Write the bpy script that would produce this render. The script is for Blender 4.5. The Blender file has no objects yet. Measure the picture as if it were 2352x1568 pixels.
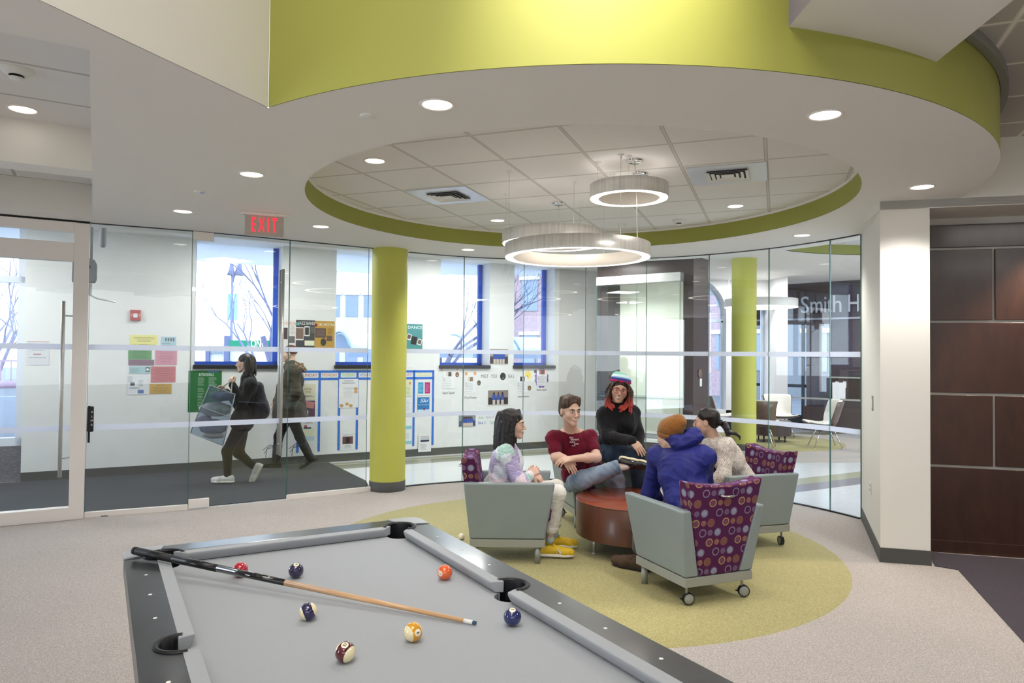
import bpy, bmesh, math, random
import numpy as np
from mathutils import Vector, Matrix, geometry
random.seed(7); rng=np.random.RandomState(7)
SC=bpy.context.scene; COL=SC.collection
PI=math.pi
# ------------------------------------------------------------------ camera
CX,CY,FPX,PITCH,ROLL,EYE=1176.0,784.0,1626.0,.0207,.0092,1.62
_cp,_sp=math.cos(PITCH),math.sin(PITCH); _c,_s=math.cos(ROLL),math.sin(ROLL)
FWD=Vector((0,_cp,_sp)); _u0=Vector((0,-_sp,_cp)); _r0=Vector((1,0,0))
RGT=_r0*_c+_u0*_s; UPV=_u0*_c-_r0*_s; EYEP=Vector((0,0,EYE))
cd=bpy.data.cameras.new('camera'); cam=bpy.data.objects.new('camera',cd); COL.objects.link(cam)
cd.sensor_width=36; cd.lens=FPX/2352*36; cd.clip_start=.05; cd.clip_end=300
M=Matrix((RGT,UPV,-FWD)).transposed().to_4x4(); M.translation=EYEP; cam.matrix_world=M
SC.camera=cam
def ray(x,y): return (FWD*FPX+RGT*(x-CX)-UPV*(y-CY)).normalized()
def atz(x,y,z):
    d=ray(x,y); return EYEP+d*((z-EYE)/d.z)
def at(x,y,Y):
    d=ray(x,y); return EYEP+d*(Y/d.y)
# ------------------------------------------------------------------ colour & materials
def lin(c): return c/12.92 if c<=.04045 else ((c+.055)/1.055)**2.4
def hexc(h): h=h.lstrip('#'); return tuple(lin(int(h[i:i+2],16)/255) for i in (0,2,4))+(1,)
MATS={}
def newmat(name):
    m=bpy.data.materials.new(name); m.use_nodes=True; nt=m.node_tree; nt.nodes.clear()
    out=nt.nodes.new('ShaderNodeOutputMaterial'); return m,nt,out
class N:
    def __init__(s,nt): s.nt=nt
    def __call__(s,t,**kw):
        n=s.nt.nodes.new(t)
        ins=kw.pop('ins',{})
        for k,v in kw.items(): setattr(n,k,v)
        for k,v in ins.items():
            if hasattr(v,'is_output'): s.nt.links.new(v,n.inputs[k])
            else: n.inputs[k].default_value=v
        return n
    def m(s,op,a,b=None,c=None):
        n=s.nt.nodes.new('ShaderNodeMath'); n.operation=op
        for i,v in enumerate((a,b,c)):
            if v is None: continue
            if hasattr(v,'is_output'): s.nt.links.new(v,n.inputs[i])
            else: n.inputs[i].default_value=v
        return n.outputs[0]
    def mix(s,f,a,b):
        n=s.nt.nodes.new('ShaderNodeMix'); n.data_type='RGBA'
        for k,v in ((0,f),(6,a),(7,b)):
            if hasattr(v,'is_output'): s.nt.links.new(v,n.inputs[k])
            else: n.inputs[k].default_value=v
        return n.outputs[2]
def mat(name,col,rough=.6,metal=0,spec=.5,noise=0,nscale=40,bump=0,bscale=None,coat=0,emit=None,estr=0,trans=0,ior=1.45,sheen=0,stretch=None,col2=None,alpha=1):
    """plain principled material with optional mottling and bump, all from object coordinates"""
    if name in MATS: return MATS[name]
    m,nt,out=newmat(name); n=N(nt)
    c=hexc(col) if isinstance(col,str) else col
    b=n('ShaderNodeBsdfPrincipled'); nt.links.new(b.outputs[0],out.inputs[0])
    b.inputs['Base Color'].default_value=c; b.inputs['Roughness'].default_value=rough; b.inputs['Metallic'].default_value=metal
    b.inputs['Specular IOR Level'].default_value=spec; b.inputs['Coat Weight'].default_value=coat; b.inputs['Coat Roughness'].default_value=.05
    b.inputs['Transmission Weight'].default_value=trans; b.inputs['IOR'].default_value=ior; b.inputs['Sheen Weight'].default_value=sheen
    b.inputs['Alpha'].default_value=alpha
    if emit: b.inputs['Emission Color'].default_value=hexc(emit) if isinstance(emit,str) else emit; b.inputs['Emission Strength'].default_value=estr
    tc=n('ShaderNodeTexCoord'); vec=tc.outputs['Object']
    if stretch: vec=n('ShaderNodeMapping',ins={'Vector':vec,'Scale':stretch}).outputs[0]
    if noise or col2:
        t=n('ShaderNodeTexNoise',ins={'Vector':vec,'Scale':nscale,'Detail':4.0})
        c2=(hexc(col2) if isinstance(col2,str) else col2) if col2 else tuple(max(0,x*(1-noise)) for x in c[:3])+(1,)
        c1=c if col2 else tuple(min(1,x*(1+noise*.5)) for x in c[:3])+(1,)
        f=n('ShaderNodeMapRange',ins={'Value':t.outputs[0],'From Min':.35,'From Max':.65}).outputs[0]
        nt.links.new(n.mix(f,c2,c1),b.inputs['Base Color'])
    if bump:
        t2=n('ShaderNodeTexNoise',ins={'Vector':vec,'Scale':bscale or nscale,'Detail':3.0})
        bp=n('ShaderNodeBump',ins={'Strength':bump,'Distance':.01,'Height':t2.outputs[0]})
        nt.links.new(bp.outputs[0],b.inputs['Normal'])
    MATS[name]=m; return m
# ------------------------------------------------------------------ mesh builder
class MB:
    def __init__(s): s.v=[]; s.f=[]; s.mi=[]; s.sm=[]; s.cur=0; s.smooth=False
    def add(s,vs,fs,smooth=None):
        o=len(s.v); s.v+= [tuple(v) for v in vs]; s.f+=[tuple(i+o for i in f) for f in fs]
        s.mi+=[s.cur]*len(fs); s.sm+=[s.smooth if smooth is None else smooth]*len(fs); return s
    def box(s,c,size,M=None):
        x,y,z=[a/2 for a in size]; vs=[Vector((sx*x,sy*y,sz*z)) for sx in(-1,1) for sy in(-1,1) for sz in(-1,1)]
        if M is not None: vs=[M@v for v in vs]
        vs=[v+Vector(c) for v in vs]
        return s.add(vs,[(0,1,3,2),(4,6,7,5),(0,4,5,1),(2,3,7,6),(0,2,6,4),(1,5,7,3)],False)
    def hexa(s,v8):  # bottom 4 ccw, top 4 ccw
        return s.add(v8,[(3,2,1,0),(4,5,6,7),(0,1,5,4),(1,2,6,5),(2,3,7,6),(3,0,4,7)],False)
    def prism(s,poly,z0,z1,M=None):
        n=len(poly); vs=[Vector((p[0],p[1],z0)) for p in poly]+[Vector((p[0],p[1],z1)) for p in poly]
        if M is not None: vs=[M@v for v in vs]
        fs=[tuple(range(n))[::-1],tuple(range(n,2*n))]+[(i,(i+1)%n,n+(i+1)%n,n+i) for i in range(n)]
        return s.add(vs,fs,False)
    def tube(s,pts,r,seg=12,caps=True,closed=False):
        pts=[Vector(p) for p in pts]; n=len(pts); rs=r if isinstance(r,(list,tuple)) else [r]*n
        vs=[];fs=[]; ref=None
        for i,p in enumerate(pts):
            if closed: t=pts[(i+1)%n]-pts[i-1]
            else: t=pts[min(i+1,n-1)]-pts[max(i-1,0)]
            t.normalize()
            if ref is None: ref=t.orthogonal().normalized()
            ref=(ref-t*ref.dot(t))
            if ref.length<1e-6: ref=t.orthogonal()
            ref.normalize(); b=t.cross(ref)
            for k in range(seg):
                a=2*PI*k/seg; vs.append(p+(ref*math.cos(a)+b*math.sin(a))*rs[i])
        m=n if closed else n-1
        for i in range(m):
            j=(i+1)%n
            for k in range(seg): fs.append((i*seg+k,i*seg+(k+1)%seg,j*seg+(k+1)%seg,j*seg+k))
        s.add(vs,fs,True)
        if caps and not closed: s.add([],[]); o=len(s.v)-n*seg; s.f+=[tuple(o+k for k in range(seg))[::-1],tuple(o+(n-1)*seg+k for k in range(seg))]; s.mi+=[s.cur]*2; s.sm+=[False]*2
        return s
    def cyl(s,a,b,r,r2=None,seg=24): return s.tube([a,b],[r,r if r2 is None else r2],seg)
    def lathe(s,prof,c=(0,0,0),seg=48,M=None,smooth=True,a0=0,a1=2*PI):
        full=abs(a1-a0-2*PI)<1e-6; vs=[];fs=[]; n=len(prof); ns=seg if full else seg+1
        for k in range(ns):
            a=a0+(a1-a0)*k/seg
            for r,z in prof:
                v=Vector((r*math.cos(a),r*math.sin(a),z))
                if M is not None: v=M@v
                vs.append(v+Vector(c))
        for k in range(seg):
            k2=(k+1)%ns
            for i in range(n-1): fs.append((k*n+i,k2*n+i,k2*n+i+1,k*n+i+1))
        return s.add(vs,fs,smooth)
    def sphere(s,c,r,seg=24,rings=14,M=None):
        R=(r,r,r) if not isinstance(r,(tuple,list)) else r
        vs=[];fs=[]
        for i in range(rings+1):
            th=PI*i/rings
            for k in range(seg):
                a=2*PI*k/seg; v=Vector((R[0]*math.sin(th)*math.cos(a),R[1]*math.sin(th)*math.sin(a),R[2]*math.cos(th)))
                if M is not None: v=M@v
                vs.append(v+Vector(c))
        for i in range(rings):
            for k in range(seg): fs.append((i*seg+k,(i+1)*seg+k,(i+1)*seg+(k+1)%seg,i*seg+(k+1)%seg))
        return s.add(vs,fs,True)
    def arcwall(s,c,r0,r1,z0,z1,a0,a1,seg=64):
        """solid curved wall between radii"""
        vs=[];fs=[]
        for k in range(seg+1):
            a=a0+(a1-a0)*k/seg
            for r,z in ((r0,z0),(r1,z0),(r1,z1),(r0,z1)): vs.append((c[0]+r*math.cos(a),c[1]+r*math.sin(a),z))
        for k in range(seg):
            for i in range(4):
                j=(i+1)%4; fs.append((k*4+i,k*4+j,k*4+4+j,k*4+4+i))
        fs+= [(0,3,2,1),(seg*4,seg*4+1,seg*4+2,seg*4+3)]
        return s.add(vs,fs,False)
    def sheet(s,outer,holes,z,thick=0):
        loops=[[Vector((p[0],p[1],0)) for p in outer]]+[[Vector((p[0],p[1],0)) for p in h] for h in holes]
        tris=geometry.tessellate_polygon(loops); flat=[p for l in loops for p in l]
        n=len(flat)
        s.add([(p.x,p.y,z) for p in flat],tris,False)
        if thick:
            s.add([(p.x,p.y,z+thick) for p in flat],[t[::-1] for t in tris],False)
            o=0
            for l in loops:
                m=len(l); s.add([(p.x,p.y,z) for p in l]+[(p.x,p.y,z+thick) for p in l],[(i,(i+1)%m,m+(i+1)%m,m+i) for i in range(m)],False)
        return s
    def build(s,name,mats,parent=None,bevel=0,seg=2,loc=None,fix=True,subsurf=0,auto=False):
        me=bpy.data.meshes.new(name); me.from_pydata(s.v,[],s.f)
        if not isinstance(mats,(list,tuple)): mats=[mats]
        for m_ in mats: me.materials.append(m_)
        me.polygons.foreach_set('material_index',s.mi); me.polygons.foreach_set('use_smooth',s.sm)
        if fix:
            b=bmesh.new(); b.from_mesh(me); bmesh.ops.remove_doubles(b,verts=b.verts,dist=1e-6)
            bmesh.ops.recalc_face_normals(b,faces=b.faces); b.to_mesh(me); b.free()
        o=bpy.data.objects.new(name,me); COL.objects.link(o)
        if loc is not None: o.location=loc
        if parent is not None: o.parent=parent
        if bevel:
            md=o.modifiers.new('bevel','BEVEL'); md.width=bevel; md.segments=seg; md.limit_method='ANGLE'; md.angle_limit=.6; md.harden_normals=False
            if seg>1:
                for p in me.polygons: p.use_smooth=True
                try: me.set_sharp_from_angle(angle=.7)
                except Exception: pass
        return o
def empty(name,loc=(0,0,0),rz=0,label=None,cat=None,group=None):
    o=bpy.data.objects.new(name,None); COL.objects.link(o); o.location=loc; o.rotation_euler=(0,0,rz); o.empty_display_size=.1
    return tag(o,label,cat,group)
def tag(o,label=None,cat=None,group=None,kind=None):
    if label: o['label']=label
    if cat: o['category']=cat
    if group: o['group']=group
    if kind: o['kind']=kind
    return o
def struct(o,label=None): o['kind']='structure'; return tag(o,label)
def kids(o): return [c for c in COL.objects if c.parent==o]
def copy_tree(o,parent=None,top=None):
    c=o.copy(); COL.objects.link(c); c.parent=parent
    for ch in kids(o): copy_tree(ch,c)
    return c
def text(name,s,size,mt,parent=None,loc=(0,0,0),M=None,extrude=.0008,align='CENTER',width=None,shear=0,yalign='CENTER',offset=0):
    cu=bpy.data.curves.new(name,'FONT'); cu.body=s; cu.size=size; cu.extrude=extrude; cu.align_x=align; cu.align_y=yalign; cu.shear=shear; cu.offset=offset
    cu.resolution_u=3; t=bpy.data.objects.new('tmp',cu); COL.objects.link(t)
    me=bpy.data.meshes.new_from_object(t.evaluated_get(bpy.context.evaluated_depsgraph_get())); bpy.data.objects.remove(t); me.name=name
    me.materials.clear(); me.materials.append(mt)
    if width and len(me.vertices):
        xs=[v.co.x for v in me.vertices]; w=max(xs)-min(xs); k=width/w
        for v in me.vertices: v.co.x*=k
    o=bpy.data.objects.new(name,me); COL.objects.link(o)
    if parent is not None: o.parent=parent
    if M is not None: o.matrix_local=M
    else: o.location=loc
    return o
# ------------------------------------------------------------------ shared materials
white_ceil=mat('soffit_paint','#f2efeb',.9,spec=.2)
cream=mat('wall_paint','#e9e5dc',.85,spec=.25)
white_wall=mat('corridor_paint','#e8e8e6',.8,spec=.3)
purple_wall=mat('mauve_paint','#8f8794',.85)
lime=mat('lime_paint','#9d9f50',.62,spec=.3)
lime2=mat('lime_column_paint','#c2c25a',.5,spec=.4)
dark_base=mat('vinyl_base','#4a4a48',.5)
metal=mat('brushed_metal','#cfcfcb',.36,metal=.7,noise=.08,nscale=60)
satin=mat('satin_aluminium','#f1eae3',.45,metal=0)
chrome=mat('chrome','#d5d5d5',.12,metal=1)
greym=mat('grey_paint_metal','#9a9c95',.45,metal=.3)
black=mat('black_plastic','#101012',.4)
blackr=mat('black_rubber','#0b0b0c',.65)
whitep=mat('white_plastic','#ecebe6',.45)
paper=mat('white_paper','#e9eaec',.8)
lineg=mat('print_grey','#8d9096',.8)
lined=mat('print_dark','#2b2b2e',.8)
def glow(name,col,s):
    m,nt,out=newmat(name); n=N(nt); e=n('ShaderNodeEmission',ins={'Color':hexc(col),'Strength':s}); nt.links.new(e.outputs[0],out.inputs[0]); return m
lampm=glow('lamp_diffuser','#fff6ea',6); ringm=glow('ring_lamp_diffuser','#fff6ec',9); upm=glow('ring_uplight','#fff6ec',2.2); troffm=glow('troffer_diffuser','#ffffff',4)
exitm=glow('exit_red','#ff2a38',2.2)
def glassmat(name,tint,base=.05,pw=5.0):
    m,nt,out=newmat(name); n=N(nt)
    g=n('ShaderNodeNewGeometry'); d=n('ShaderNodeVectorMath',operation='DOT_PRODUCT',ins={0:g.outputs['Normal'],1:g.outputs['Incoming']})
    c=n.m('SUBTRACT',1.0,n.m('ABSOLUTE',d.outputs['Value'])); f=n.m('MULTIPLY_ADD',n.m('POWER',c,pw),1-base,base)
    t=n('ShaderNodeBsdfTransparent',ins={'Color':hexc(tint)}); gl=n('ShaderNodeBsdfGlossy',ins={'Color':(1,1,1,1),'Roughness':0.0})
    mx=n('ShaderNodeMixShader',ins={0:f,1:t.outputs[0],2:gl.outputs[0]}); nt.links.new(mx.outputs[0],out.inputs[0]); return m
glass=glassmat('partition_glass','#fafdfc',.035)
winglass=glassmat('window_glass','#f2f7fb',.04)
glassedge=mat('green_glass_edge','#3f6a60',.15,spec=.8)
def frostmat():
    m,nt,out=newmat('frosted_film'); n=N(nt)
    t=n('ShaderNodeBsdfTransparent',ins={'Color':(1,1,1,1)}); d=n('ShaderNodeBsdfDiffuse',ins={'Color':hexc('#f3f6ff')}); tr=n('ShaderNodeBsdfTranslucent',ins={'Color':hexc('#f3f6ff')})
    a=n('ShaderNodeMixShader',ins={0:.55,1:d.outputs[0],2:tr.outputs[0]}); b=n('ShaderNodeMixShader',ins={0:.88,1:t.outputs[0],2:a.outputs[0]})
    nt.links.new(b.outputs[0],out.inputs[0]); return m
frost=frostmat()
def carpet(name,c1,c2,c3,sc=260,cell=150):
    m,nt,out=newmat(name); n=N(nt); tc=n('ShaderNodeTexCoord'); v=tc.outputs['Object']
    b=n('ShaderNodeBsdfPrincipled',ins={'Roughness':.95,'Specular IOR Level':.1,'Sheen Weight':.15}); nt.links.new(b.outputs[0],out.inputs[0])
    t=n('ShaderNodeTexNoise',ins={'Vector':v,'Scale':sc*.35,'Detail':3.0,'Roughness':.8}); vo=n('ShaderNodeTexVoronoi',ins={'Vector':v,'Scale':float(cell)})
    big=n('ShaderNodeTexNoise',ins={'Vector':v,'Scale':1.3,'Detail':2.0})
    f=n('ShaderNodeMapRange',ins={'Value':t.outputs[0],'From Min':.38,'From Max':.62}).outputs[0]
    col=n.mix(f,hexc(c1),hexc(c2)); f2=n('ShaderNodeMapRange',ins={'Value':vo.outputs['Distance'],'From Min':.25,'From Max':.6}).outputs[0]
    col=n.mix(n.m('MULTIPLY',f2,.55),col,hexc(c3))
    hs=n('ShaderNodeHueSaturation',ins={'Color':col,'Value':n('ShaderNodeMapRange',ins={'Value':big.outputs[0],'To Min':.94,'To Max':1.05}).outputs[0]})
    nt.links.new(hs.outputs[0],b.inputs['Base Color'])
    bp=n('ShaderNodeBump',ins={'Strength':.5,'Distance':.006,'Height':vo.outputs['Distance']}); nt.links.new(bp.outputs[0],b.inputs['Normal']); MATS[name]=m; return m
carpet_grey=carpet('grey_carpet','#aba39d','#c8c0b9','#857d77')
carpet_lime=carpet('lime_carpet','#a59d6c','#c0b684','#857f52',240,170)
carpet_mat=carpet('charcoal_mat','#2c2e33','#404249','#1f2024',300,190)
carpet_purple=carpet('purple_carpet','#3a323b','#463c47','#2a242c',240,160)
def woodmat(name,c1,c2,rough=.25,scale=(1.2,1.2,14),coat=.3,rings=3.0):
    m,nt,out=newmat(name); n=N(nt); tc=n('ShaderNodeTexCoord'); mp=n('ShaderNodeMapping',ins={'Vector':tc.outputs['Object'],'Scale':scale})
    t=n('ShaderNodeTexNoise',ins={'Vector':mp.outputs[0],'Scale':rings,'Detail':6.0,'Roughness':.65,'Distortion':.4})
    b=n('ShaderNodeBsdfPrincipled',ins={'Roughness':rough,'Coat Weight':coat,'Coat Roughness':.12})
    f=n('ShaderNodeMapRange',ins={'Value':t.outputs[0],'From Min':.3,'From Max':.7}).outputs[0]
    nt.links.new(n.mix(f,hexc(c1),hexc(c2)),b.inputs['Base Color']); nt.links.new(b.outputs[0],out.inputs[0]); MATS[name]=m; return m
wood_dark=woodmat('dark_cherry_panel','#2f1a13','#3f241a',.35,(5,5,1.2),.15)
wood_espresso=woodmat('espresso_veneer','#3a2b2b','#4a3837',.4,(6,6,1.0),.1)
wood_table_side=woodmat('cherry_veneer_side','#48281a','#5e3520',.36,(5,5,1.0),.2)
wood_table_top=woodmat('cherry_veneer_top','#7b3823','#93482e',.25,(1.5,12,1),.5)
wood_shell=woodmat('walnut_shell','#54423a','#6b564b',.35,(5,5,1.2),.2)
def tilemat(name,ang,ox,oy,size,c1,line,lw=.022,rough=.9):
    m,nt,out=newmat(name); n=N(nt); tc=n('ShaderNodeTexCoord')
    mp=n('ShaderNodeMapping',vector_type='TEXTURE',ins={'Vector':tc.outputs['Object'],'Location':(ox,oy,0),'Rotation':(0,0,ang),'Scale':(size,size,1)})
    sp=n('ShaderNodeSeparateXYZ',ins={0:mp.outputs[0]})
    fx=n.m('ABSOLUTE',n.m('SUBTRACT',n.m('FRACT',n.m('ADD',sp.outputs[0],.5)),.5)); fy=n.m('ABSOLUTE',n.m('SUBTRACT',n.m('FRACT',n.m('ADD',sp.outputs[1],.5)),.5))
    d=n.m('MINIMUM',fx,fy); f=n.m('LESS_THAN',d,lw); f2=n.m('LESS_THAN',d,lw*.55)
    t=n('ShaderNodeTexNoise',ins={'Vector':tc.outputs['Object'],'Scale':120.0,'Detail':3.0})
    base=n.mix(n('ShaderNodeMapRange',ins={'Value':t.outputs[0],'From Min':.3,'From Max':.7}).outputs[0],tuple(x*.95 for x in hexc(c1)[:3])+(1,),hexc(c1))
    col=n.mix(f,base,hexc(line)); col=n.mix(f2,col,tuple(min(1,x*1.35) for x in hexc(line)[:3])+(1,))
    b=n('ShaderNodeBsdfPrincipled',ins={'Roughness':rough,'Specular IOR Level':.2}); nt.links.new(col,b.inputs['Base Color'])
    bp=n('ShaderNodeBump',ins={'Strength':.6,'Distance':.01,'Height':n.m('SUBTRACT',1.0,f)}); nt.links.new(bp.outputs[0],b.inputs['Normal'])
    nt.links.new(b.outputs[0],out.inputs[0]); MATS[name]=m; return m
# ------------------------------------------------------------------ building shell
ZS=2.90; ZT=3.08; RC=(.525,6.114); RI=2.24; RO=3.046; RG=3.19; GC=(.54,6.15)
def arc(c,r,a0,a1,n): return [(c[0]+r*math.cos(a0+(a1-a0)*i/n),c[1]+r*math.sin(a0+(a1-a0)*i/n)) for i in range(n+1)]
def R_(d): return d*PI/180
# corridor wall frame: s along the wall, n away from the room
W0=Vector((-5.56,9.14,0)); WD=Vector((.8725,.4886,0)); WN=Vector((-.4886,.8725,0)); ZV=Vector((0,0,1))
def WP(s,n,z): return W0+WD*s+WN*n+ZV*z
MWALL=Matrix((WD,WN,ZV)).transposed()
def onwall(x,y,off=0,P0=None,NN=None,DD=None):
    P0=P0 or W0; NN=NN or WN; DD=DD or WD
    d=ray(x,y); t=((P0+NN*off-EYEP).dot(NN))/d.dot(NN); P=EYEP+d*t; return (P-P0).dot(DD),P.z
# floors
GL=[Vector((-4.40,6.86,0)),Vector((-4.18,6.98,0)),Vector((-3.35,7.38,0)),Vector((-2.50,7.92,0)),Vector((-1.66,8.48,0))]
a_col=math.atan2(8.75-GC[1],-1.28-GC[0]); a_end=math.atan2(7.23-GC[1],3.56-GC[0])
inner=[(-8,4.7)]+[(p.x,p.y) for p in GL]+arc(GC,RG,a_col,a_end,40)+[(3.58,7.25),(9,7.25),(9,-5),(-8,-5)]
MB().sheet(inner[::-1],[],-.12,.12).build('floor',carpet_grey); struct(bpy.data.objects['floor'])
outer=[(-12,2.4),(-4.40,6.86)]+[(p.x,p.y) for p in GL[1:]]+arc(GC,RG,a_col,a_end,40)+[(3.58,7.25),(14,7.25),(14,20),(-3,20),(-12,8)]
def tilefloor():
    m,nt,out=newmat('corridor_tile'); n=N(nt); tc=n('ShaderNodeTexCoord')
    mp=n('ShaderNodeMapping',vector_type='TEXTURE',ins={'Vector':tc.outputs['Object'],'Location':(W0.x,W0.y,0),'Rotation':(0,0,math.atan2(WD.y,WD.x))})
    sp=n('ShaderNodeSeparateXYZ',ins={0:mp.outputs[0]}); y=sp.outputs[1]; x=sp.outputs[0]
    st=n('ShaderNodeMapping',ins={'Vector':mp.outputs[0],'Scale':(1.5,30,1)}); t=n('ShaderNodeTexNoise',ins={'Vector':st.outputs[0],'Scale':2.0,'Detail':4.0})
    base=n.mix(n('ShaderNodeMapRange',ins={'Value':t.outputs[0],'From Min':.3,'From Max':.7}).outputs[0],hexc('#cfd1d4'),hexc('#dfe0e1'))
    def band(a,b,c,prev):
        f=n.m('MULTIPLY',n.m('GREATER_THAN',y,a),n.m('LESS_THAN',y,b)); return n.mix(f,prev,hexc(c))
    c=band(-4.86,-4.52,'#8f8c95',base); c=band(-4.52,-4.20,'#a9aa94',c); c=band(-.74,-.36,'#8e8f7d',c); c=band(-.36,-.30,'#c4c4b4',c); c=band(-.30,-.16,'#a3a48e',c)
    b=n('ShaderNodeBsdfPrincipled',ins={'Roughness':.18,'Specular IOR Level':.5}); nt.links.new(c,b.inputs['Base Color']); nt.links.new(b.outputs[0],out.inputs[0]); return m
struct(MB().sheet(outer,[],-.12,.12).build('floor.001',tilefloor()))
# inlaid carpets
c=MB().lathe([(0,.006),(2.16,.006),(2.165,0)],(.54,6.12,0),96).build('round_carpet',carpet_lime); tag(c,'lime green round carpet area under the armchairs and cherry drum table','carpet')
c=MB().prism([WP(-1.9,0,0)[:2],WP(-1.9,-2.15,0)[:2],WP(.35,-2.6,0)[:2]]+[((p+WN*.05)[0],(p+WN*.05)[1]) for p in GL[1:]]+[WP(3.22,-1.84,0)[:2],WP(3.2,-.08,0)[:2],WP(-1.9,-.03,0)[:2]][0:],.0,.008).build('entrance_mat',carpet_mat)
tag(c,'charcoal walk-off mat covering the corridor floor behind the glass door','mat')
c=MB().prism([(3.34,5.60),(3.46,5.50),(2.96,4.11),(2.4,2.0),(9,2.0),(9,4.48),(3.78,5.92),(3.52,6.0)],.0,.006).build('corner_carpet',carpet_purple); tag(c,'dark purple carpet area in front of the dark wood panelled wall','carpet')
# main lower soffit with round opening and two recesses on the left
aL=math.atan2(3.66-RC[1],-1.28-RC[0]); aR=math.atan2(5.56-RC[1],3.52-RC[0])
near=arc(RC,RO,aL,aR,60)
off=.27
outarc=arc(GC,RG+off,a_end,a_col,40)
sof=[(-9,-5),(-4.6,-4.4),(-1.28,3.66)]+near[1:]+[(2.97,5.71),(3.58,7.25)]+outarc+[tuple((p+WN*off)[:2]) for p in GL[::-1][1:]]+[(-9.5,4.3)]
hole=arc(RC,RI,0,2*PI,96)[:-1]
E1=Vector((-.507,.862,0)); E2=Vector((-.862,-.507,0))
a=Vector((-1.8,2.97,0)); b=a+E1*2.34
rec1=[a,b,b+E2*1.9,a+E2*1.9]
b2=b+E1*.24+E2*.0; c2=Vector((-4.08,6.72,0)); rec2=[b2,b2+E1*1.72,b2+E1*1.72+E2*1.9,b2+E2*1.9]
struct(MB().sheet(sof,[hole,[p[:2] for p in rec1],[p[:2] for p in rec2]],ZS).build('ceiling',white_ceil))
til=tilemat('ceiling_tile',-.359,.14,5.81,.61,'#f0edea','#bdb9b3')
tilL=tilemat('ceiling_tile_left',R_(30.4),rec1[0].x,rec1[0].y,.61,'#ece9e6','#aeaaa5',.02)
# recess linings
for i,rc in enumerate((rec1,rec2)):
    m=MB()
    for k in range(4):
        p,q=rc[k],rc[(k+1)%4]; m.add([p+ZV*ZS,q+ZV*ZS,q+ZV*3.22,p+ZV*3.22],[(0,1,2,3)])
    struct(m.build('trim_%d'%(i+1),cream))
    struct(MB().prism([p[:2] for p in rc],3.20,3.24).build('ceiling.%03d'%(i+2),tilL))
# round recess: green band and tiled disc
struct(MB().arcwall(RC,RI,RI+.04,ZS+.003,ZT+.02,0,2*PI,120).build('trim_3',lime))
struct(MB().lathe([(0,ZT),(RI+.02,ZT)],(RC[0],RC[1],0),96).build('ceiling.001',til))
struct(MB().arcwall(RC,RI-.012,RI,ZT-.02,ZT,0,2*PI,120).build('trim_4',white_ceil))
# outer green drum wall and cream wall of the double height void
aB0=math.atan2(3.15-RC[1],1.23-RC[0]); aB1=math.atan2(3.51-RC[1],2.11-RC[0])
limew=mat('lime_drum_paint','#a5a651',.45,spec=.45)
struct(MB().arcwall(RC,RO-.05,RO,ZS+.003,5.4,aL,aB1,80).build('wall_drum',limew))
struct(MB().arcwall(RC,RO-.05,RO,ZS+.003,3.36,aB1,R_(60),60).build('wall_drum.001',limew))
struct(MB().arcwall(RC,RO+.003,RO+.045,3.30,3.36,aB1+.02,R_(40),40).build('trim_5',greym))
dv=Vector((-3.32,-8.06,0)).normalized(); pn=Vector((dv.y,-dv.x,0))
p=Vector((-1.28,3.66,0)); q=p+dv*9
struct(MB().hexa([Vector(v)+ZV*z for z in (ZS+.003,5.4) for v in (p,q,q+pn*.1,p+pn*.1)]).build('wall_void',cream))
# low box soffit on the right of the void
mauve=purple_wall
p0=Vector((1.23,3.15,0)); p1=Vector((2.12,3.52,0)); q0=Vector((1.27,-5,0)); q1=Vector((1.1,-5,0)); q1=Vector((1.95,1.5,0)); q2=Vector((1.95,-5,0))
arcs=[Vector((x,y,0)) for x,y in arc(RC,RO,aB0,aB1,14)]
poly=[q0]+arcs+[q1,q2]
m=MB(); zb=3.11
m.sheet([v[:2] for v in poly],[],zb); m.cur=0
m.add([v+ZV*z for z in (zb,3.42) for v in (arcs[-1],q1)],[(0,1,3,2)]); m.add([v+ZV*z for z in (zb,3.42) for v in (q1,q2)],[(0,1,3,2)])
m.cur=1; m.add([v+ZV*z for z in (zb,5.4) for v in (q0,arcs[0])],[(0,1,3,2)])
struct(m.build('ceiling.004',[white_ceil,mauve]))
struct(MB().prism([(-5.5,-5),(1.3,-5),(1.3,3.3),(.4,3.2),(-1.4,3.8)],5.4,5.5).build('ceiling.005',white_ceil))
tilR=tilemat('ceiling_tile_right',-.359,.14,5.81,.61,'#c9c4bc','#e0dbd2',.03)
struct(MB().sheet([(1.9,-5),(9.2,-5),(9.2,4.0),(3.0,5.71),(1.5,4.5),(1.3,3.3),(1.9,3.3)],[arc(RC,RO-.02,R_(-64),R_(-14),30)+[(2.6,5.2),(1.6,4.2)]] and [],3.36,.05).build('ceiling.006',tilR))
# right hand wall: pillar, recess with wood panels
RW=Vector((2.97,5.71,0)); RD=Vector((.9655,-.2604,0)); RN=Vector((.2604,.9655,0))
def RP(s,n,z): return RW+RD*s+RN*n+ZV*z
def slab(P,s0,s1,n0,n1,z0,z1): return [P(s0,n0,z0),P(s1,n0,z0),P(s1,n1,z0),P(s0,n1,z0),P(s0,n0,z1),P(s1,n0,z1),P(s1,n1,z1),P(s0,n1,z1)]
pil=MB().prism([RP(0,0,0)[:2],RP(.36,0,0)[:2],RP(.36,.62,0)[:2],(3.9,7.2),(3.58,7.25)],0,ZS)
pil.hexa(slab(RP,0.0,7,.0,.62,2.83,3.36)); 
struct(pil.build('wall_right',cream))
bs=MB()
bs.prism([RP(-.008,-.01,0)[:2],RP(.365,-.01,0)[:2],RP(.365,0,0)[:2],RP(0,0,0)[:2]],0,.115)
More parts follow.
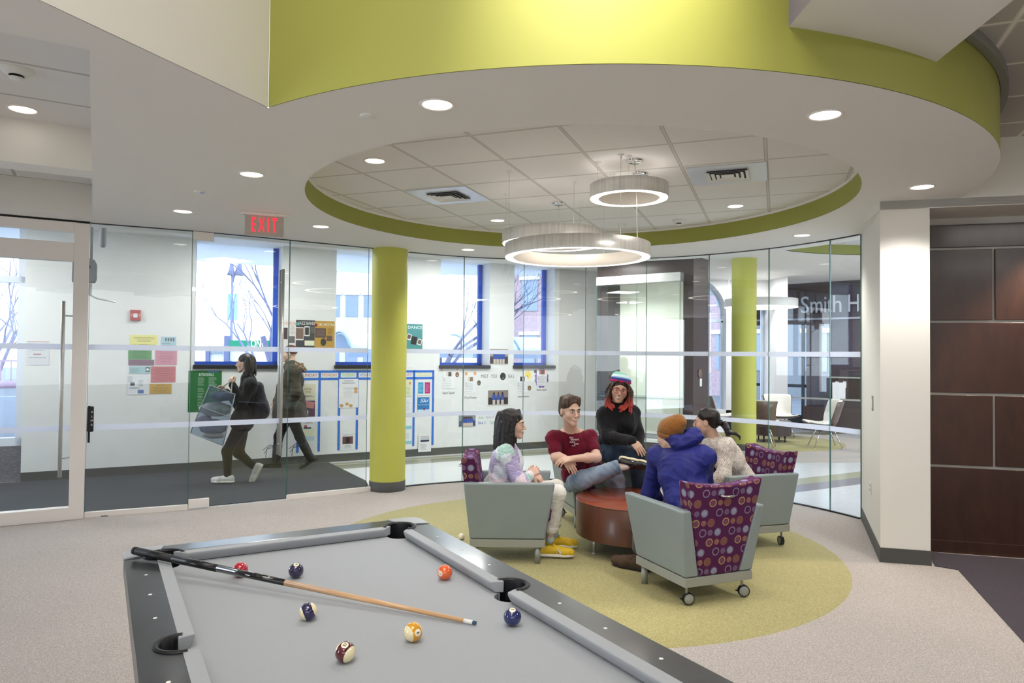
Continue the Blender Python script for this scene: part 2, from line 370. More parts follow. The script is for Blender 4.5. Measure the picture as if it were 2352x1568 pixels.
v0=RP(-.008,-.01,0); v1=Vector((3.57,7.25,0)); ww=(v1-v0).normalized(); wn=Vector((ww.y,-ww.x,0))
bs.prism([v0[:2],(v0+wn*.012)[:2],(v1+wn*.012)[:2],v1[:2]],0,.115)
struct(bs.build('baseboard_right',dark_base))
# wood panelled back of the recess
wp=MB(); wp.hexa(slab(RP,.36,7,.50,.60,0,2.84)); struct(wp.build('wall_back_right',mat('panel_backing','#c9c5bd',.5)))
zs=[.11,.80,1.45,2.07,2.62,2.83]
def rz(y,x=2240): # height on panel plane
    d=ray(x,y); t=((RP(0,.49,0)-EYEP).dot(RN))/d.dot(RN); return (EYEP+d*t).z
zl=[rz(1072),rz(905),rz(738),rz(570),rz(512)]
def rs(x,y):
    d=ray(x,y); t=((RP(0,.49,0)-EYEP).dot(RN))/d.dot(RN); return ((EYEP+d*t)-RW).dot(RD)
sv=rs(2281,650); g=.011
rows=[(.0,zl[0],[(.36,7)]),(zl[0],zl[1],[(.36,sv),(sv,2.2)]),(zl[1],zl[2],[(.36,2.2)]),(zl[2],zl[3],[(.36,sv),(sv,2.2)]),(zl[3],zl[4],[(.36,2.2)])]
for z0,z1,cols in rows:
    for s0,s1 in cols:
        o=MB().hexa(slab(RP,s0+(g if s0>.4 else 0),s1-g,.475,.50,z0+(g if z0>0 else .0),z1-g)).build('wood_wall_panel',wood_dark,bevel=.003)
        hz='top row' if z1==zl[4] else 'second row from the top' if z1==zl[3] else 'middle row' if z1==zl[2] else 'fourth row from the top' if z1==zl[1] else 'bottom row'
        nm='full width' if len(cols)==1 else ('left' if s0<.4 else 'right')
        tag(o,'dark cherry wall panel, %s piece in the %s of the recess right of the pillar'%(nm,hz),'wall panel','dark wood wall panels')
struct(MB().hexa(slab(RP,.36,7,.455,.475,0,.10)).build('baseboard_back_right',wood_dark))
struct(MB().hexa(slab(RP,.36,7,.0,.60,2.835,2.9)).build('ceiling.007',white_ceil))
# partition glass -------------------------------------------------------------
def pane(A,B,z0,z1,label,group='glass partition panes',bands=True,t=.012,name='glass_pane',edges=True,cat='glass panel'):
    d=(B-A); L=d.length; d.normalize(); nn=Vector((-d.y,d.x,0)); mm=Matrix((d,nn,ZV)).transposed().to_4x4(); mm.translation=A
    g_=.003
    o=MB().box((L/2,0,(z0+z1)/2),(L-2*g_,t,z1-z0)).build(name,glass); o.matrix_world=mm; tag(o,label,cat,group)
    if edges:
        for xx in (g_,L-g_): MB().box((xx,0,(z0+z1)/2),(.003,t+.001,z1-z0)).build('polished_edge',glassedge,o)
    if bands:
        for za in (1.645,.855): MB().box((L/2,-t/2-.0015,za+.026),(L-2*g_,.0015,.054)).build('frosted_band',frost,o)
    return o,mm,L
order=['leftmost, beside the framed aluminium door','door','between the glass door and the lime column']
g0,_,_=pane(GL[1],GL[2],.05,ZS,'tall fixed glass pane beside the framed aluminium door, coloured notices behind it')
struct(MB().prism([tuple((GL[i]+WN*k)[:2]) for k,i in ((-.02,1),(-.02,2))]+[tuple((GL[i]+WN*k)[:2]) for k,i in ((.025,2),(.025,1))],0,.05).build('trim_6',satin))
gd,mm,L=pane(GL[2],GL[3],.012,ZS-.01,'frameless glass door with long vertical pull handles','glass doors',name='door_2')
gd['kind']='structure'
for k in ('category','group'): 
    if k in gd: del gd[k]
for zz,h in ((.055,.09),(ZS-.05,.09)):
    MB().box((.105,0,zz),(.20,.034,h)).build('patch_fitting',satin,gd,bevel=.003)
for sgn in (-1,1):
    h=MB().tube([(L-.085,sgn*.052,.50),(L-.085,sgn*.052,2.56)],.017,16)
    for z_ in (.62,1.5,2.42): h.cyl((L-.085,0,z_),(L-.085,sgn*.052,z_),.009,seg=10)
    h.build('pull_handle',metal,gd)
pane(GL[3],Vector((-1.715,8.43,0)),.05,ZS,'tall fixed glass pane between the glass door and the lime column')
struct(MB().prism([tuple((GL[i]+WN*k)[:2]) for k,i in ((-.02,3),(-.02,4))]+[tuple((GL[i]+WN*k)[:2]) for k,i in ((.025,4),(.025,3))],0,.05).build('trim_7',satin))
def onarc(px):
    d=ray(px,850); d=Vector((d.x,d.y)); d.normalize(); c_=Vector(GC); b_=d.dot(c_); k=math.sqrt(b_*b_-c_.dot(c_)+RG*RG); q_=d*(b_+k); return Vector((q_.x,q_.y,0))
js=[930,1064,1202,1344,1484,1628,1766,1907,1978]
wh=['first right of the lime column','under the left half of the ring pendants','behind the dark haired woman in the pastel sweater','behind the man in the maroon T-shirt','in front of the lit display case','in front of the right edge of the display case','in front of the second lime column','second from the white pillar','narrow one touching the white pillar']
wh=['right beside the lime column','behind the woman in the pastel sweater','left of the man in the maroon T-shirt','behind the woman in the black sweater','in front of the right half of the display case','in front of the far lime column','in front of the white lounge chairs','narrow, touching the white pillar']
for i in range(8):
    pane(onarc(js[i]),onarc(js[i+1]),.012,ZS-.004,'curved glass wall pane, the one '+wh[i])
struct(MB().arcwall(GC,RG-.012,RG+.016,0,.014,a_end,a_col,60).build('trim_8',black))
struct(MB().arcwall(GC,RG-.014,RG+.018,ZS-.008,ZS+.001,a_end,a_col,60).build('trim_9',black))
m=MB()
for i in (1,2,3): 
    A,B=GL[i],GL[i+1]; m.hexa([v+ZV*z for z in (ZS-.008,ZS+.001) for v in (A-WN*.014,B-WN*.014,B+WN*.018,A+WN*.018)])
struct(m.build('trim_10',black))
# lime columns
def column(x,y,r,h,label):
    e=empty('column',(x,y,0),0,label,'column')
    MB().lathe([(r,.115),(r,h)],seg=64).build('shaft',lime2,e); MB().lathe([(r+.004,0),(r+.004,.115),(r,.118)],seg=64).build('base_band',dark_base,e); return e
column(-1.49,8.58,.212,ZS,'lime green round column in line with the glass partition')
column(4.13,12.6,.212,3.39,'lime green round column beyond the glass, beside the white lounge chairs')
# framed aluminium door at far left -------------------------------------------
DD=Vector((.862,.507,0)); DA=Vector((-4.18,6.97,0)); DN=Vector((-.507,.862,0))
def DP(s,n,z): return DA-DD*s+DN*n+ZV*z     # s runs leftwards
def dsz(x,y):
    d=ray(x,y); t=((DA-EYEP).dot(DN))/d.dot(DN); P=EYEP+d*t; return (DA-P).dot(DD),P.z
fr=MB(); zt=ZS-.02; tr=dsz(100,575)[1]
wS=dsz(190,800)[0]-dsz(155,800)[0]; wS=abs(wS)
def hb(s0,s1,z0,z1,m,n0=-.05,n1=.05): m.hexa([DP(s0,n0,z0),DP(s1,n0,z0),DP(s1,n1,z0),DP(s0,n1,z0),DP(s0,n0,z1),DP(s1,n0,z1),DP(s1,n1,z1),DP(s0,n1,z1)])
d1=empty('door_1',DA); d1['kind']='structure'; d1.matrix_world=Matrix.Translation((0,0,0))
hb(0,wS,0,zt,fr); hb(wS,2.2,zt-.09,zt,fr); hb(wS,2.2,tr-.09,tr+.09,fr); hb(wS,2.2,0,.12,fr); hb(1.25,1.25+wS,.0,zt,fr)
fr.build('frame',satin,d1,bevel=.004)
gp=MB(); hb(wS,2.2,.12,tr-.09,gp,-.006,.006); hb(wS,2.2,tr+.09,zt-.09,gp,-.006,.006); gp.build('pane',glass,d1)
for za in (1.645,.855):
    gp=MB(); hb(wS,1.25,za,za+.054,gp,-.0085,-.007); gp.build('frosted_band',frost,d1)
hs,_=dsz(144,800)
h=MB().tube([DP(hs,-.06,dsz(144,1093)[1]),DP(hs,-.06,dsz(146,692)[1])],.017,16)
for yy in (725,1050): h.cyl(DP(hs,-.06,dsz(144,yy)[1]),DP(wS,-.03,dsz(144,yy)[1]),.008,seg=8)
h.build('pull_handle',metal,d1)
dk=MB(); hb(0,2.2,zt,ZS,dk,-.03,.03); dk.build('shadow_gap',black,d1)
struct(MB().hexa([DP(.0,-.055,ZS),DP(2.2,-.055,ZS),DP(2.2,.0,ZS),DP(.0,.0,ZS)]+[DP(.0,-.055,3.2),DP(2.2,-.055,3.2),DP(2.2,.0,3.2),DP(.0,.0,3.2)]).build('trim_11',cream))
# corridor outside wall --------------------------------------------------------
SL=onwall(47,1100)[0]; HC=3.34
wins=[(1.34,2.50),(3.30,4.36),(5.02,5.93),(6.41,7.24)]; ZW0=1.46; TH=.40
m=MB(); edges=[SL]+[v for w in wins for v in w]+[7.34]
for i in range(0,len(edges),2): m.hexa(slab(WP,edges[i],edges[i+1],0,TH,-.0,HC))
for a_,b_ in wins: m.hexa(slab(WP,a_,b_,0,TH,0,ZW0)); m.hexa(slab(WP,a_,b_,0,TH,3.33,HC))
def wallmat():
    return mat('dry_erase_wall','#e4e5e4',.5,spec=.4,noise=.02,nscale=6)
struct(m.build('wall_corridor',wallmat()))
struct(MB().hexa(slab(WP,SL,7.34,-.012,0,0,.115)).build('baseboard_corridor',dark_base))
bluef=mat('blue_window_frame','#2f57c4',.35)
for i,(a_,b_) in enumerate(wins):
    e=empty('window_%d'%(i+1)); e['kind']='structure'
    f=MB(); n0,n1=.28,.34
    for s0,s1,z0,z1 in ((a_,b_,ZW0,ZW0+.045),(a_,b_,3.28,3.33),(a_,a_+.03,ZW0,3.3),(b_-.07,b_,ZW0,3.3)): f.hexa(slab(WP,s0,s1,n0,n1,z0,z1))
    f.build('frame',bluef,e); MB().hexa(slab(WP,a_,b_,.305,.311,ZW0,3.3)).build('pane',winglass,e)
    o=MB().hexa(slab(WP,a_-.015,b_+.015,-.035,.28,ZW0-.055,ZW0)).build('sill',mat('black_stone_sill','#26262a',.3),e,bevel=.004)
# end storefront window at the far left of the corridor wall
e=empty('window_5'); e['kind']='structure'
f=MB(); whf=mat('white_window_frame','#dfe6f2',.4)
for s0,s1,z0,z1 in ((SL-2.6,SL,.45,.55),(SL-2.6,SL,HC-.1,HC),(SL-.07,SL,.45,HC),(SL-2.6,SL,2.48,2.56),(SL-1.4,SL-1.33,.45,HC)): f.hexa(slab(WP,s0,s1,.02,.12,z0,z1))
f.build('frame',whf,e); MB().hexa(slab(WP,SL-2.6,SL,.07,.076,.5,HC)).build('pane',winglass,e)
MB().hexa(slab(WP,SL-2.6,SL,.02,.16,0,.45)).build('knee_wall',mat('grey_stone','#6f6e75',.6,noise=.35,nscale=25,stretch=(1,1,4)),e)
# corridor end wall pieces & ceilings
PE=WP(7.34,0,0); e2=Vector((1.85,13.2,0)); e3=Vector((3.6,17.6,0))
gw=mat('grey_wall_paint','#cfcfcb',.8)  # plain grey paint, one even colour for these wall pieces
m=MB(); 
for A,B in ((PE,e2),(e2,Vector((2.6,13.9,0))),(Vector((2.6,13.9,0)),e3)):
    d=(B-A).normalized(); n_=Vector((-d.y,d.x,0)); m.hexa([v+ZV*z for z in (0,3.4) for v in (A,B,B+n_*.1,A+n_*.1)])
struct(m.build('wall_case',gw))
m=MB(); m.sheet([(-12,2),(-9,4.5)]+[tuple((p+WN*off)[:2]) for p in GL]+arc(GC,RG+off,a_col,a_end,40)+[(3.75,7.4),(3.3,9.6),(3.2,11.5),(2.9,13.9),(-2.5,13.9),(-13,7.2)],[],3.20)
struct(m.build('ceiling.008',white_ceil))
m=MB(); 
for k in range(40):
    pass
st=arc(GC,RG+off,a_col,a_end,40); st=[tuple((p+WN*off)[:2]) for p in GL[:-1]]+st
for i in range(len(st)-1): m.add([(st[i][0],st[i][1],ZS),(st[i+1][0],st[i+1][1],ZS),(st[i+1][0],st[i+1][1],3.4),(st[i][0],st[i][1],3.4)],[(0,1,2,3)],True)
struct(m.build('trim_12',cream))
LC=(5.9,9.4)
struct(MB().sheet([(3.75,7.0),(14,7.0),(14,20),(2.9,20),(2.9,13.5),(3.2,11.5),(3.3,9.6)],[arc(LC,2.55,0,2*PI,60)[:-1]],3.39).build('ceiling.009',white_ceil))
struct(MB().arcwall(LC,2.55,2.59,3.39,3.56,0,2*PI,80).build('trim_13',lime))
struct(MB().lathe([(0,3.55),(2.6,3.55)],(LC[0],LC[1],0),64).build('ceiling.010',tilemat('ceiling_tile_lobby',-.2,0,0,.61,'#dcdcdc','#b8b8b8')))
# ------------------------------------------------------------------ ceiling fixtures
DL=[]
def downlight(x,y,z,label,r=.075):
    e=empty('ceiling_downlight',(x,y,z),0,label,'ceiling light','recessed round downlights')
    MB().lathe([(r,-.001),(r+.006,-.006),(r+.014,-.006),(r+.017,0)],seg=40).build('trim_ring',satin,e)
    MB().lathe([(0,-.002),(r,-.002)],seg=40).build('diffuser',lampm,e)
    DL.append((x,y,z)); return e
for x,y,l in ((1004,240,'recessed downlight in the soffit nearest the green drum wall, left of centre'),(1895,264,'recessed downlight at the right of the soffit, below the green drum wall'),
  (578,400,'recessed downlight in the left soffit, above the exit sign'),(420,485,'recessed downlight in the left soffit, nearest the aluminium door'),(737,520,'recessed downlight between the exit sign and the lime column'),
  (1075,573,'recessed downlight in the soffit just right of the lime column'),(1842,540,'recessed downlight in the soffit in front of the curved glass, right side'),(2118,429,'recessed downlight in the soffit next to the right hand wall')):
    p=atz(x,y,ZS); downlight(p.x,p.y,ZS,l)
p=atz(52,251,3.2); downlight(p.x,p.y,3.2,'recessed downlight in the tiled recess at upper left'); DL.pop()
for x,y,l in ((861,369,'recessed downlight in the tiled circle, leftmost'),(1143,506,'recessed downlight in the tiled circle, left of the two large rings'),(1689,473,'recessed downlight in the tiled circle, below the right vent'),(1632,288,'recessed downlight in the tiled circle, half hidden by the near rim')):
    p=atz(x,y,ZT); downlight(p.x,p.y,ZT,l,.07)
# vents
def vent(cx,cy,label):
    e=empty('ceiling_vent',(cx,cy,ZT),-.359,label,'vent','square air diffusers in the tiled circle')
    MB().box((0,0,-.004),(.585,.585,.006)).build('panel',mat('vent_panel','#dde0ea',.3,metal=.3),e)
    MB().box((0,0,-.0085),(.30,.30,.003)).build('opening',mat('vent_dark','#303133',.7),e)
    m=MB()
    for k,(a,b) in enumerate(((.16,.135),(.122,.098),(.084,.062),(.048,.0))):
        z0,z1=-.010-.002*k,-.022
        if b: 
            vs=[(sx*a,sy*a,z1) for sx,sy in((-1,-1),(1,-1),(1,1),(-1,1))]+[(sx*b,sy*b,z0) for sx,sy in((-1,-1),(1,-1),(1,1),(-1,1))]
            m.add(vs,[(i,(i+1)%4,4+(i+1)%4,4+i) for i in range(4)],False)
        else: m.box((0,0,-.018),(2*a,2*a,.006))
    m.build('louvre',whitep,e)
vent(-.59,6.43,'square air diffuser in the tiled circle, left one'); vent(1.70,5.59,'square air diffuser in the tiled circle, right one')
# detectors, sprinklers
def disc(x,y,z,r,label,name='sprinkler_cover',cat='sprinkler cover',h=.008):
    p=atz(x,y,z); o=MB().lathe([(0,-h),(r*.9,-h),(r,-h*.5),(r,0)],seg=32).build(name,whitep,loc=(p.x,p.y,z)); tag(o,label,cat,None); return o
disc(846,266,ZS,.045,'round flush white sprinkler cover in the soffit left of the tiled circle')
disc(1694,498,ZT,.04,'round flush white cover in the tiled circle near the far green band')
o=disc(459,440,ZS,.045,'small round white sensor in the left soffit, above and left of the exit sign','ceiling_sensor','sensor')
MB().lathe([(0,-.018),(.016,-.012),(.018,-.006)],(.02,0,0),seg=16).build('lens',mat('sensor_lens','#a9b6e8',.2),o)
def detector(p,label,r=.06):
    e=empty('smoke_detector',p,0,label,'smoke detector','smoke detectors')
    MB().lathe([(r*1.15,0),(r*1.15,-.006),(r*.75,-.03),(r*.5,-.034)],seg=32).build('base',whitep,e)
    MB().lathe([(r*.42,-.034),(r*.42,-.046)],seg=24).build('chamber',black,e)
    MB().lathe([(r*.5,-.046),(r*.45,-.055),(0,-.056)],seg=24).build('cap',whitep,e)
p=atz(38,160,3.2); detector(p,'round white smoke detector in the tiled recess at upper left',.075)
p=atz(1559,505,ZT); detector(p,'cone shaped white smoke detector on the tiled circle, near the far green band')
p=atz(1429,514,ZT); o=MB().lathe([(.05,0),(.05,-.02),(.035,-.04),(0,-.045)],seg=32).build('motion_sensor',whitep,loc=p); tag(o,'small white dome sensor on the tiled circle, left of the smoke detector','sensor')
MB().lathe([(0,-.0),(.012,-.0),(.008,-.006)],(.02,-.03,-.022),seg=12,M=Matrix.Rotation(R_(70),3,'X')).build('lens',black,o)
# ring pendants
ringband=mat('brushed_ring_band','#efece6',.34,metal=.45,noise=.12,nscale=4,stretch=(14,14,.6))
def ring(cx,cy,zb,R,H,label,hang,canopy):
    e=empty('ring_pendant',(cx,cy,zb),0,label,'pendant light','brushed metal ring pendants')
    T=.07
    MB().lathe([(R,0),(R,H),(R-.006,H),(R-.006,.0)],seg=120).build('outer_band',ringband,e)
    MB().lathe([(R-T,.0),(R-T,H),(R-T+.006,H),(R-T+.006,0)],seg=120).build('inner_band',mat('ring_inner','#f6efe4',.5,metal=.1),e)
    MB().lathe([(R-.006,H-.004),(R-T+.006,H-.004)],seg=96).build('top_cover',upm,e)
    MB().lathe([(R-.005,.003),(R-T+.005,.003)],seg=120).build('diffuser',ringm,e)
    for az in hang:
        q=Vector((math.cos(R_(az))*(R-.03),math.sin(R_(az))*(R-.03),H-.005)); top=Vector((q.x,q.y,ZT-zb))
        MB().tube([q,top],.0015,6).build('cable',metal,e)
        MB().lathe([(.026,0),(.026,-.004),(.008,-.006),(.006,-.03),(.002,-.04)],tuple(top),seg=20).build('cable_mount',whitep,e)
    q=Vector((math.cos(R_(canopy))*(R-.03),math.sin(R_(canopy))*(R-.03),H-.005)); top=Vector((q.x*.95,q.y*.95,ZT-zb))
    MB().lathe([(.06,0),(.06,-.016),(.05,-.02),(0,-.02)],tuple(top),seg=32).build('canopy',chrome,e)
    MB().tube([q,(q+top)/2+Vector((.004,0,0)),top],.003,6).build('power_cord',whitep,e)

ring(.88,5.369,2.826,.297,.105,'smallest brushed metal ring pendant, highest and furthest right',(-100,110,200),60)
ring(.504,5.54,2.393,.568,.101,'largest brushed metal ring pendant, hanging lowest in front',(178,-60,60),-40)
ring(.361,6.3,2.622,.458,.106,'middle sized brushed metal ring pendant, half behind the largest one',(172,50,-70),80)
# exit sign
p=Vector((-2.27,6.44,ZS)); ea=math.atan2(.30,1)*1.15
e=empty('exit_sign',p,ea,'red letter EXIT sign on a clear panel hanging from the soffit before the glass door','exit sign')
MB().box((0,0,-.012),(.42,.09,.022)).build('canopy',satin,e,bevel=.004)
MB().cyl((-.17,-.03,-.0235),(-.17,-.03,-.0255),.008,seg=12).build('test_button',black,e)
MB().box((0,0,-.115),(.335,.008,.185)).build('panel',mat('exit_panel','#b9b0a5',.25),e)
text('lettering','E X I T',.19,exitm,e,M=Matrix.Translation((.0,-.0065,-.112))@Matrix.Rotation(PI/2,4,'X'),extrude=.002,width=.215,offset=.0)
# ------------------------------------------------------------------ enclosing walls behind and beside the camera
def wallrun(name,pts,z0,z1,m,th=.1):
    b=MB()
    for A,B in zip(pts[:-1],pts[1:]):
        A=Vector((*A,0)); B=Vector((*B,0)); d=(B-A).normalized(); n_=Vector((-d.y,d.x,0))*th
        b.hexa([v+ZV*z for z in (z0,z1) for v in (A,B,B+n_,A+n_)])
    return struct(b.build(name,m))
midwall=mat('back_wall_paint','#b5aea4',.8)
wallrun('wall_left',[(-9,4.6),(-9,-5)],0,5.4,midwall,-.1)
wallrun('wall_back',[(9.2,-5),(-9,-5)],0,5.4,midwall,-.1)
wallrun('wall_right_rear',[(9.2,4.2),(9.2,-5)],0,3.4,midwall,.1)
struct(MB().prism([(-9,-5),(-4.6,-4.4),(-9,0)],2.9,2.92).build('ceiling.011',white_ceil))
# display case -------------------------------------------------------------
CA=Vector((1.43,11.9,0)); CD=Vector((1.36,-1.0,0)).normalized(); CN=Vector((-CD.y,CD.x,0))
def CP(s,n,z): return CA+CD*s+CN*n+ZV*z
cw=1.69
cs=empty('display_case',CA,math.atan2(CD.y,CD.x),'dark wood display unit with a lit glass cabinet behind the woman in black','display case')
def cb(s0,s1,n0,n1,z0,z1,m): return m.box(((s0+s1)/2,(n0+n1)/2,(z0+z1)/2),(s1-s0,n1-n0,z1-z0))
def cpx(x): # px column on case front -> s
    d=ray(x,800); t=((CA-EYEP).dot(CN))/d.dot(CN); return ((EYEP+d*t)-CA).dot(CD)
def cz(x,y):
    d=ray(x,y); t=((CA-EYEP).dot(CN))/d.dot(CN); return (EYEP+d*t).z
s0,s1=cpx(1396),cpx(1569); zt_=cz(1480,652); zb_=cz(1480,1000); zc=3.2
m=MB(); cb(0,cw,.0,.62,0,zb_-.02,m); cb(0,s0,0,.62,zb_-.02,zc,m); cb(s1,cw,0,.62,zb_-.02,zc,m); cb(s0,s1,0,.62,zt_+.1,zc,m); cb(s0,s1,.45,.62,zb_-.02,zt_+.1,m)
m.build('carcass',wood_espresso,cs)
MB().box(((s0+s1)/2,.435,(zb_+zt_)/2+.04),(s1-s0,.02,zt_-zb_+.1)).build('light_panel',mat('lit_panel','#f7f6ea',.6,emit='#fffbe8',estr=.30),cs)
m=MB(); sa,sb=cpx(1379),cpx(1571); cb(sa,sb,-.16,.0,zt_+.0,zt_+.14,m); m.build('header_channel',metal,cs,bevel=.004)
m=MB(); cb(sa,sb,-.16,.0,zb_-.08,zb_-.03,m); m.build('bottom_channel',metal,cs,bevel=.004)
m=MB(); cb(sa,sb,-.15,-.142,zb_-.03,zt_,m); cb(sa,sa+.008,-.15,0,zb_-.03,zt_,m); cb(sb-.008,sb,-.15,0,zb_-.03,zt_,m); m.build('glass_front',glass,cs)
m=MB(); cb(sa,sa+.006,-.156,-.150,zb_-.03,zt_,m); cb(sb-.006,sb,-.156,-.150,zb_-.03,zt_,m); cb((sa+sb)/2,(sa+sb)/2+.004,-.156,-.150,zb_-.03,zt_,m); m.build('glass_edge',glassedge,cs)
zsf=cz(1520,915); m=MB(); cb(sa+.01,sb-.01,-.13,.42,zsf,zsf+.012,m); m.build('glass_shelf',glassedge,cs)
p=CP(cw,.28,0); e=MB().box((cw+.004,.30,cz(1613,880)),(.008,.08,.12)).build('switch_plate',whitep,cs)
MB().cyl((cw+.001,.26,cz(1609,858)),(cw+.012,.26,cz(1609,858)),.07,seg=24).build('sticker',mat('tan_sticker','#7a6458',.7),cs)
# lobby walls ---------------------------------------------------------------
LW=mat('lobby_paint','#e6e5e8',.8)
def xw(px,Y): return at(px,800,Y).x
YL=16.0; xa0,xa1=3.1,xw(1668,YL); zsp=at(1668,722,YL).z; rr=(xa1-xa0)/2
# arched opening wall
m=MB(); n_=24; th=.45
archp=[(xa0+rr-rr*math.cos(PI*k/n_),zsp+rr*math.sin(PI*k/n_)*1.0) for k in range(n_+1)]
zc=3.6; top=[(archp[k][0],max(archp[k][1],0)) for k in range(n_+1)]
zc=max(zsp+rr+.1,3.45)
for k in range(n_):
    a_,b_=archp[k],archp[k+1]; m.hexa([Vector((x,y,z)) for (x,y,z) in ((a_[0],YL,a_[1]),(b_[0],YL,b_[1]),(b_[0],YL+th,b_[1]),(a_[0],YL+th,a_[1]),(a_[0],YL,zc),(b_[0],YL,zc),(b_[0],YL+th,zc),(a_[0],YL+th,zc))])
x2a,x2b=xw(1700,YL),xw(1765,YL)
m.hexa([Vector(v) for v in ((xa1,YL,0),(x2a,YL,0),(x2a,YL+th,0),(xa1,YL+th,0),(xa1,YL,zc),(x2a,YL,zc),(x2a,YL+th,zc),(xa1,YL+th,zc))])
m.hexa([Vector(v) for v in ((x2a,YL,2.75),(x2b,YL,2.75),(x2b,YL+th,2.75),(x2a,YL+th,2.75),(x2a,YL,zc),(x2b,YL,zc),(x2b,YL+th,zc),(x2a,YL+th,zc))])
m.hexa([Vector(v) for v in ((xa0,YL,0),(x2b,YL,0),(x2b,YL+th,0),(xa0,YL+th,0),(xa0,YL,.45),(x2b,YL,.45),(x2b,YL+th,.45),(xa0,YL+th,.45))])
m.hexa([Vector(v) for v in ((2.0,YL,0),(xa0,YL,0),(xa0,YL+th,0),(2.0,YL+th,0),(2.0,YL,zc),(xa0,YL,zc),(xa0,YL+th,zc),(2.0,YL+th,zc))])
x3=xw(1805,15.3)
m.hexa([Vector(v) for v in ((x2b,15.6,0),(x3,15.2,0),(x3+.2,16.6,0),(x2b,YL+th,0),(x2b,15.6,zc),(x3,15.2,zc),(x3+.2,16.6,zc),(x2b,YL+th,zc))])
struct(m.build('wall_lobby',LW))
e=empty('window_6'); e['kind']='structure'; fb=mat('pale_window_frame','#c9d8ea',.4)
m=MB(); zz=at(1660,735,YL).z
xm=xw(1658,YL+.3)
m.box(((xa0+xa1)/2,YL+.3,zz),(xa1-xa0,.06,.08)); m.box((xm,YL+.3,(zz+.45)/2),(.06,.06,zz-.45)); m.box(((xa0+xa1)/2-.1,YL+.3,1.8),(.05,.06,2.6)); 
m.tube([(x_,YL+.3,z_) for x_,z_ in archp],.035,8); m.build('frame',fb,e); MB().box(((xa0+xa1)/2,YL+.31,1.9),(xa1-xa0+.02,.006,3.1)).build('pane',winglass,e)
e=empty('window_7'); e['kind']='structure'; m=MB(); m.box((x2b-.04,YL+.3,1.6),(.06,.06,2.4)); m.box((x2a+.04,YL+.3,1.6),(.06,.06,2.4)); m.build('frame',fb,e)
# far reception wall
FA=Vector((x3+.05,17.3,0)); FD=Vector((.753,-.658,0)); FN=Vector((.658,.753,0))
def fz(x,y,n0=0):
    d=ray(x,y); t=((FA+FN*n0-EYEP).dot(FN))/d.dot(FN); P=EYEP+d*t; return (P-FA).dot(FD),P.z
def FP(s,n,z): return FA+FD*s+FN*n+ZV*z
def fbx(x0,x1,y0,y1,n0,n1,m):
    sA,_=fz(x0,800); sB,_=fz(x1,800); zA=fz(x0,y1)[1]; zB=fz(x0,y0)[1]; m.hexa(slab(FP,sA,sB,n0,n1,zA,zB)); return sA,sB,zA,zB
brk=mat('brown_brick','#5c5058',.7,noise=.3,nscale=30,stretch=(1,1,3),bump=.3)
m=MB(); sE=fz(2100,800)[0]
z1_=fz(1806,745)[1]; zd=fz(1806,980)[1]
m.hexa(slab(FP,-.3,sE,0,.2,z1_,3.42)); sg,_=fz(1852,800); sh,_=fz(1881,800); si,_=fz(1908,800)
m.hexa(slab(FP,sg,sh,0,.2,0,z1_)); m.hexa(slab(FP,si,sE,0,.2,0,z1_)); m.hexa(slab(FP,sh,si,0,.2,0,fz(1890,900)[1])); m.hexa(slab(FP,-.3,sg,0,.2,0,.1))
struct(m.build('wall_reception',brk))
m=MB(); zk=fz(1806,690)[1]; m.hexa(slab(FP,-.3,si,-.03,0,fz(1806,722)[1],3.3)); struct(m.build('trim_14',wood_espresso))
m=MB(); zl_=fz(1850,735)[1]; m.hexa(slab(FP,-.3,sE,-.06,0,zl_,zl_+.04)); struct(m.build('trim_15',mat('steel_trim','#b9c0cf',.3,metal=.5)))
d3=empty('door_3'); d3['kind']='structure'; m=MB()
for a_ in (-.28,.12,sg*.5,sg-.12): m.hexa(slab(FP,a_,a_+.06,.02,.1,.1,z1_))
m.hexa(slab(FP,-.3,sg,.02,.1,.1,.3)); m.hexa(slab(FP,-.3,sg,.02,.1,.95,1.02)); m.build('frame',black,d3); MB().hexa(slab(FP,-.3,sg,.05,.056,.1,z1_)).build('pane',winglass,d3)
d3b=empty('window_8'); d3b['kind']='structure'; m=MB(); m.hexa(slab(FP,sh,sh+.05,.02,.1,fz(1890,900)[1],z1_)); m.hexa(slab(FP,sh,si,.02,.1,fz(1890,700)[1]-.04,fz(1890,700)[1])); m.build('frame',metal,d3b)
# counter front and letters
ca=fz(1800,1000)[0]; m=MB(); m.hexa(slab(FP,si-.5,sE,-.35,0,0,fz(1850,930)[1])); m.hexa(slab(FP,si,sE,-.30,0,fz(1850,930)[1],fz(1950,868)[1]))
o=m.build('reception_cabinet',wood_espresso); tag(o,'dark brown built-in cabinet below the wall letters at the far right','cabinet')
zq=fz(1850,912)[1]; MB().hexa(slab(FP,-.3,sE,-.37,-.35,zq-.02,zq+.02)).build('silver_trim',metal,o)
zq=fz(1950,868)[1]; MB().hexa(slab(FP,si,sE,-.33,-.28,zq,zq+.03)).build('counter_edge',metal,o)
s_,z_=fz(1927,898,-.37); o=MB().box((0,0,0),(.27,.005,.38),MWALL).build('notice',paper); o.matrix_world=Matrix((FD,FN,ZV)).transposed().to_4x4(); o.location=FP(s_,-.375,z_); 
o.data.transform(Matrix.Rotation(0,4,'Z')); tag(o,'white notice taped on the dark cabinet under two wall plates','notice')
for px_ in (1920,1938):
    s_,z_=fz(px_,883,-.37); q=MB().hexa(slab(FP,s_-.035,s_+.035,-.31,-.30,z_-.07,z_+.07)).build('wall_plate',whitep); tag(q,'white wall plate on the dark cabinet, %s of the pair above the notice'%('left' if px_==1920 else 'right'),'wall plate')
sl,zl1=fz(1841,717,-.1); sr,_=fz(1987,700,-.1); lettm=mat('silver_letters','#c9ccd6',.35,metal=.3)
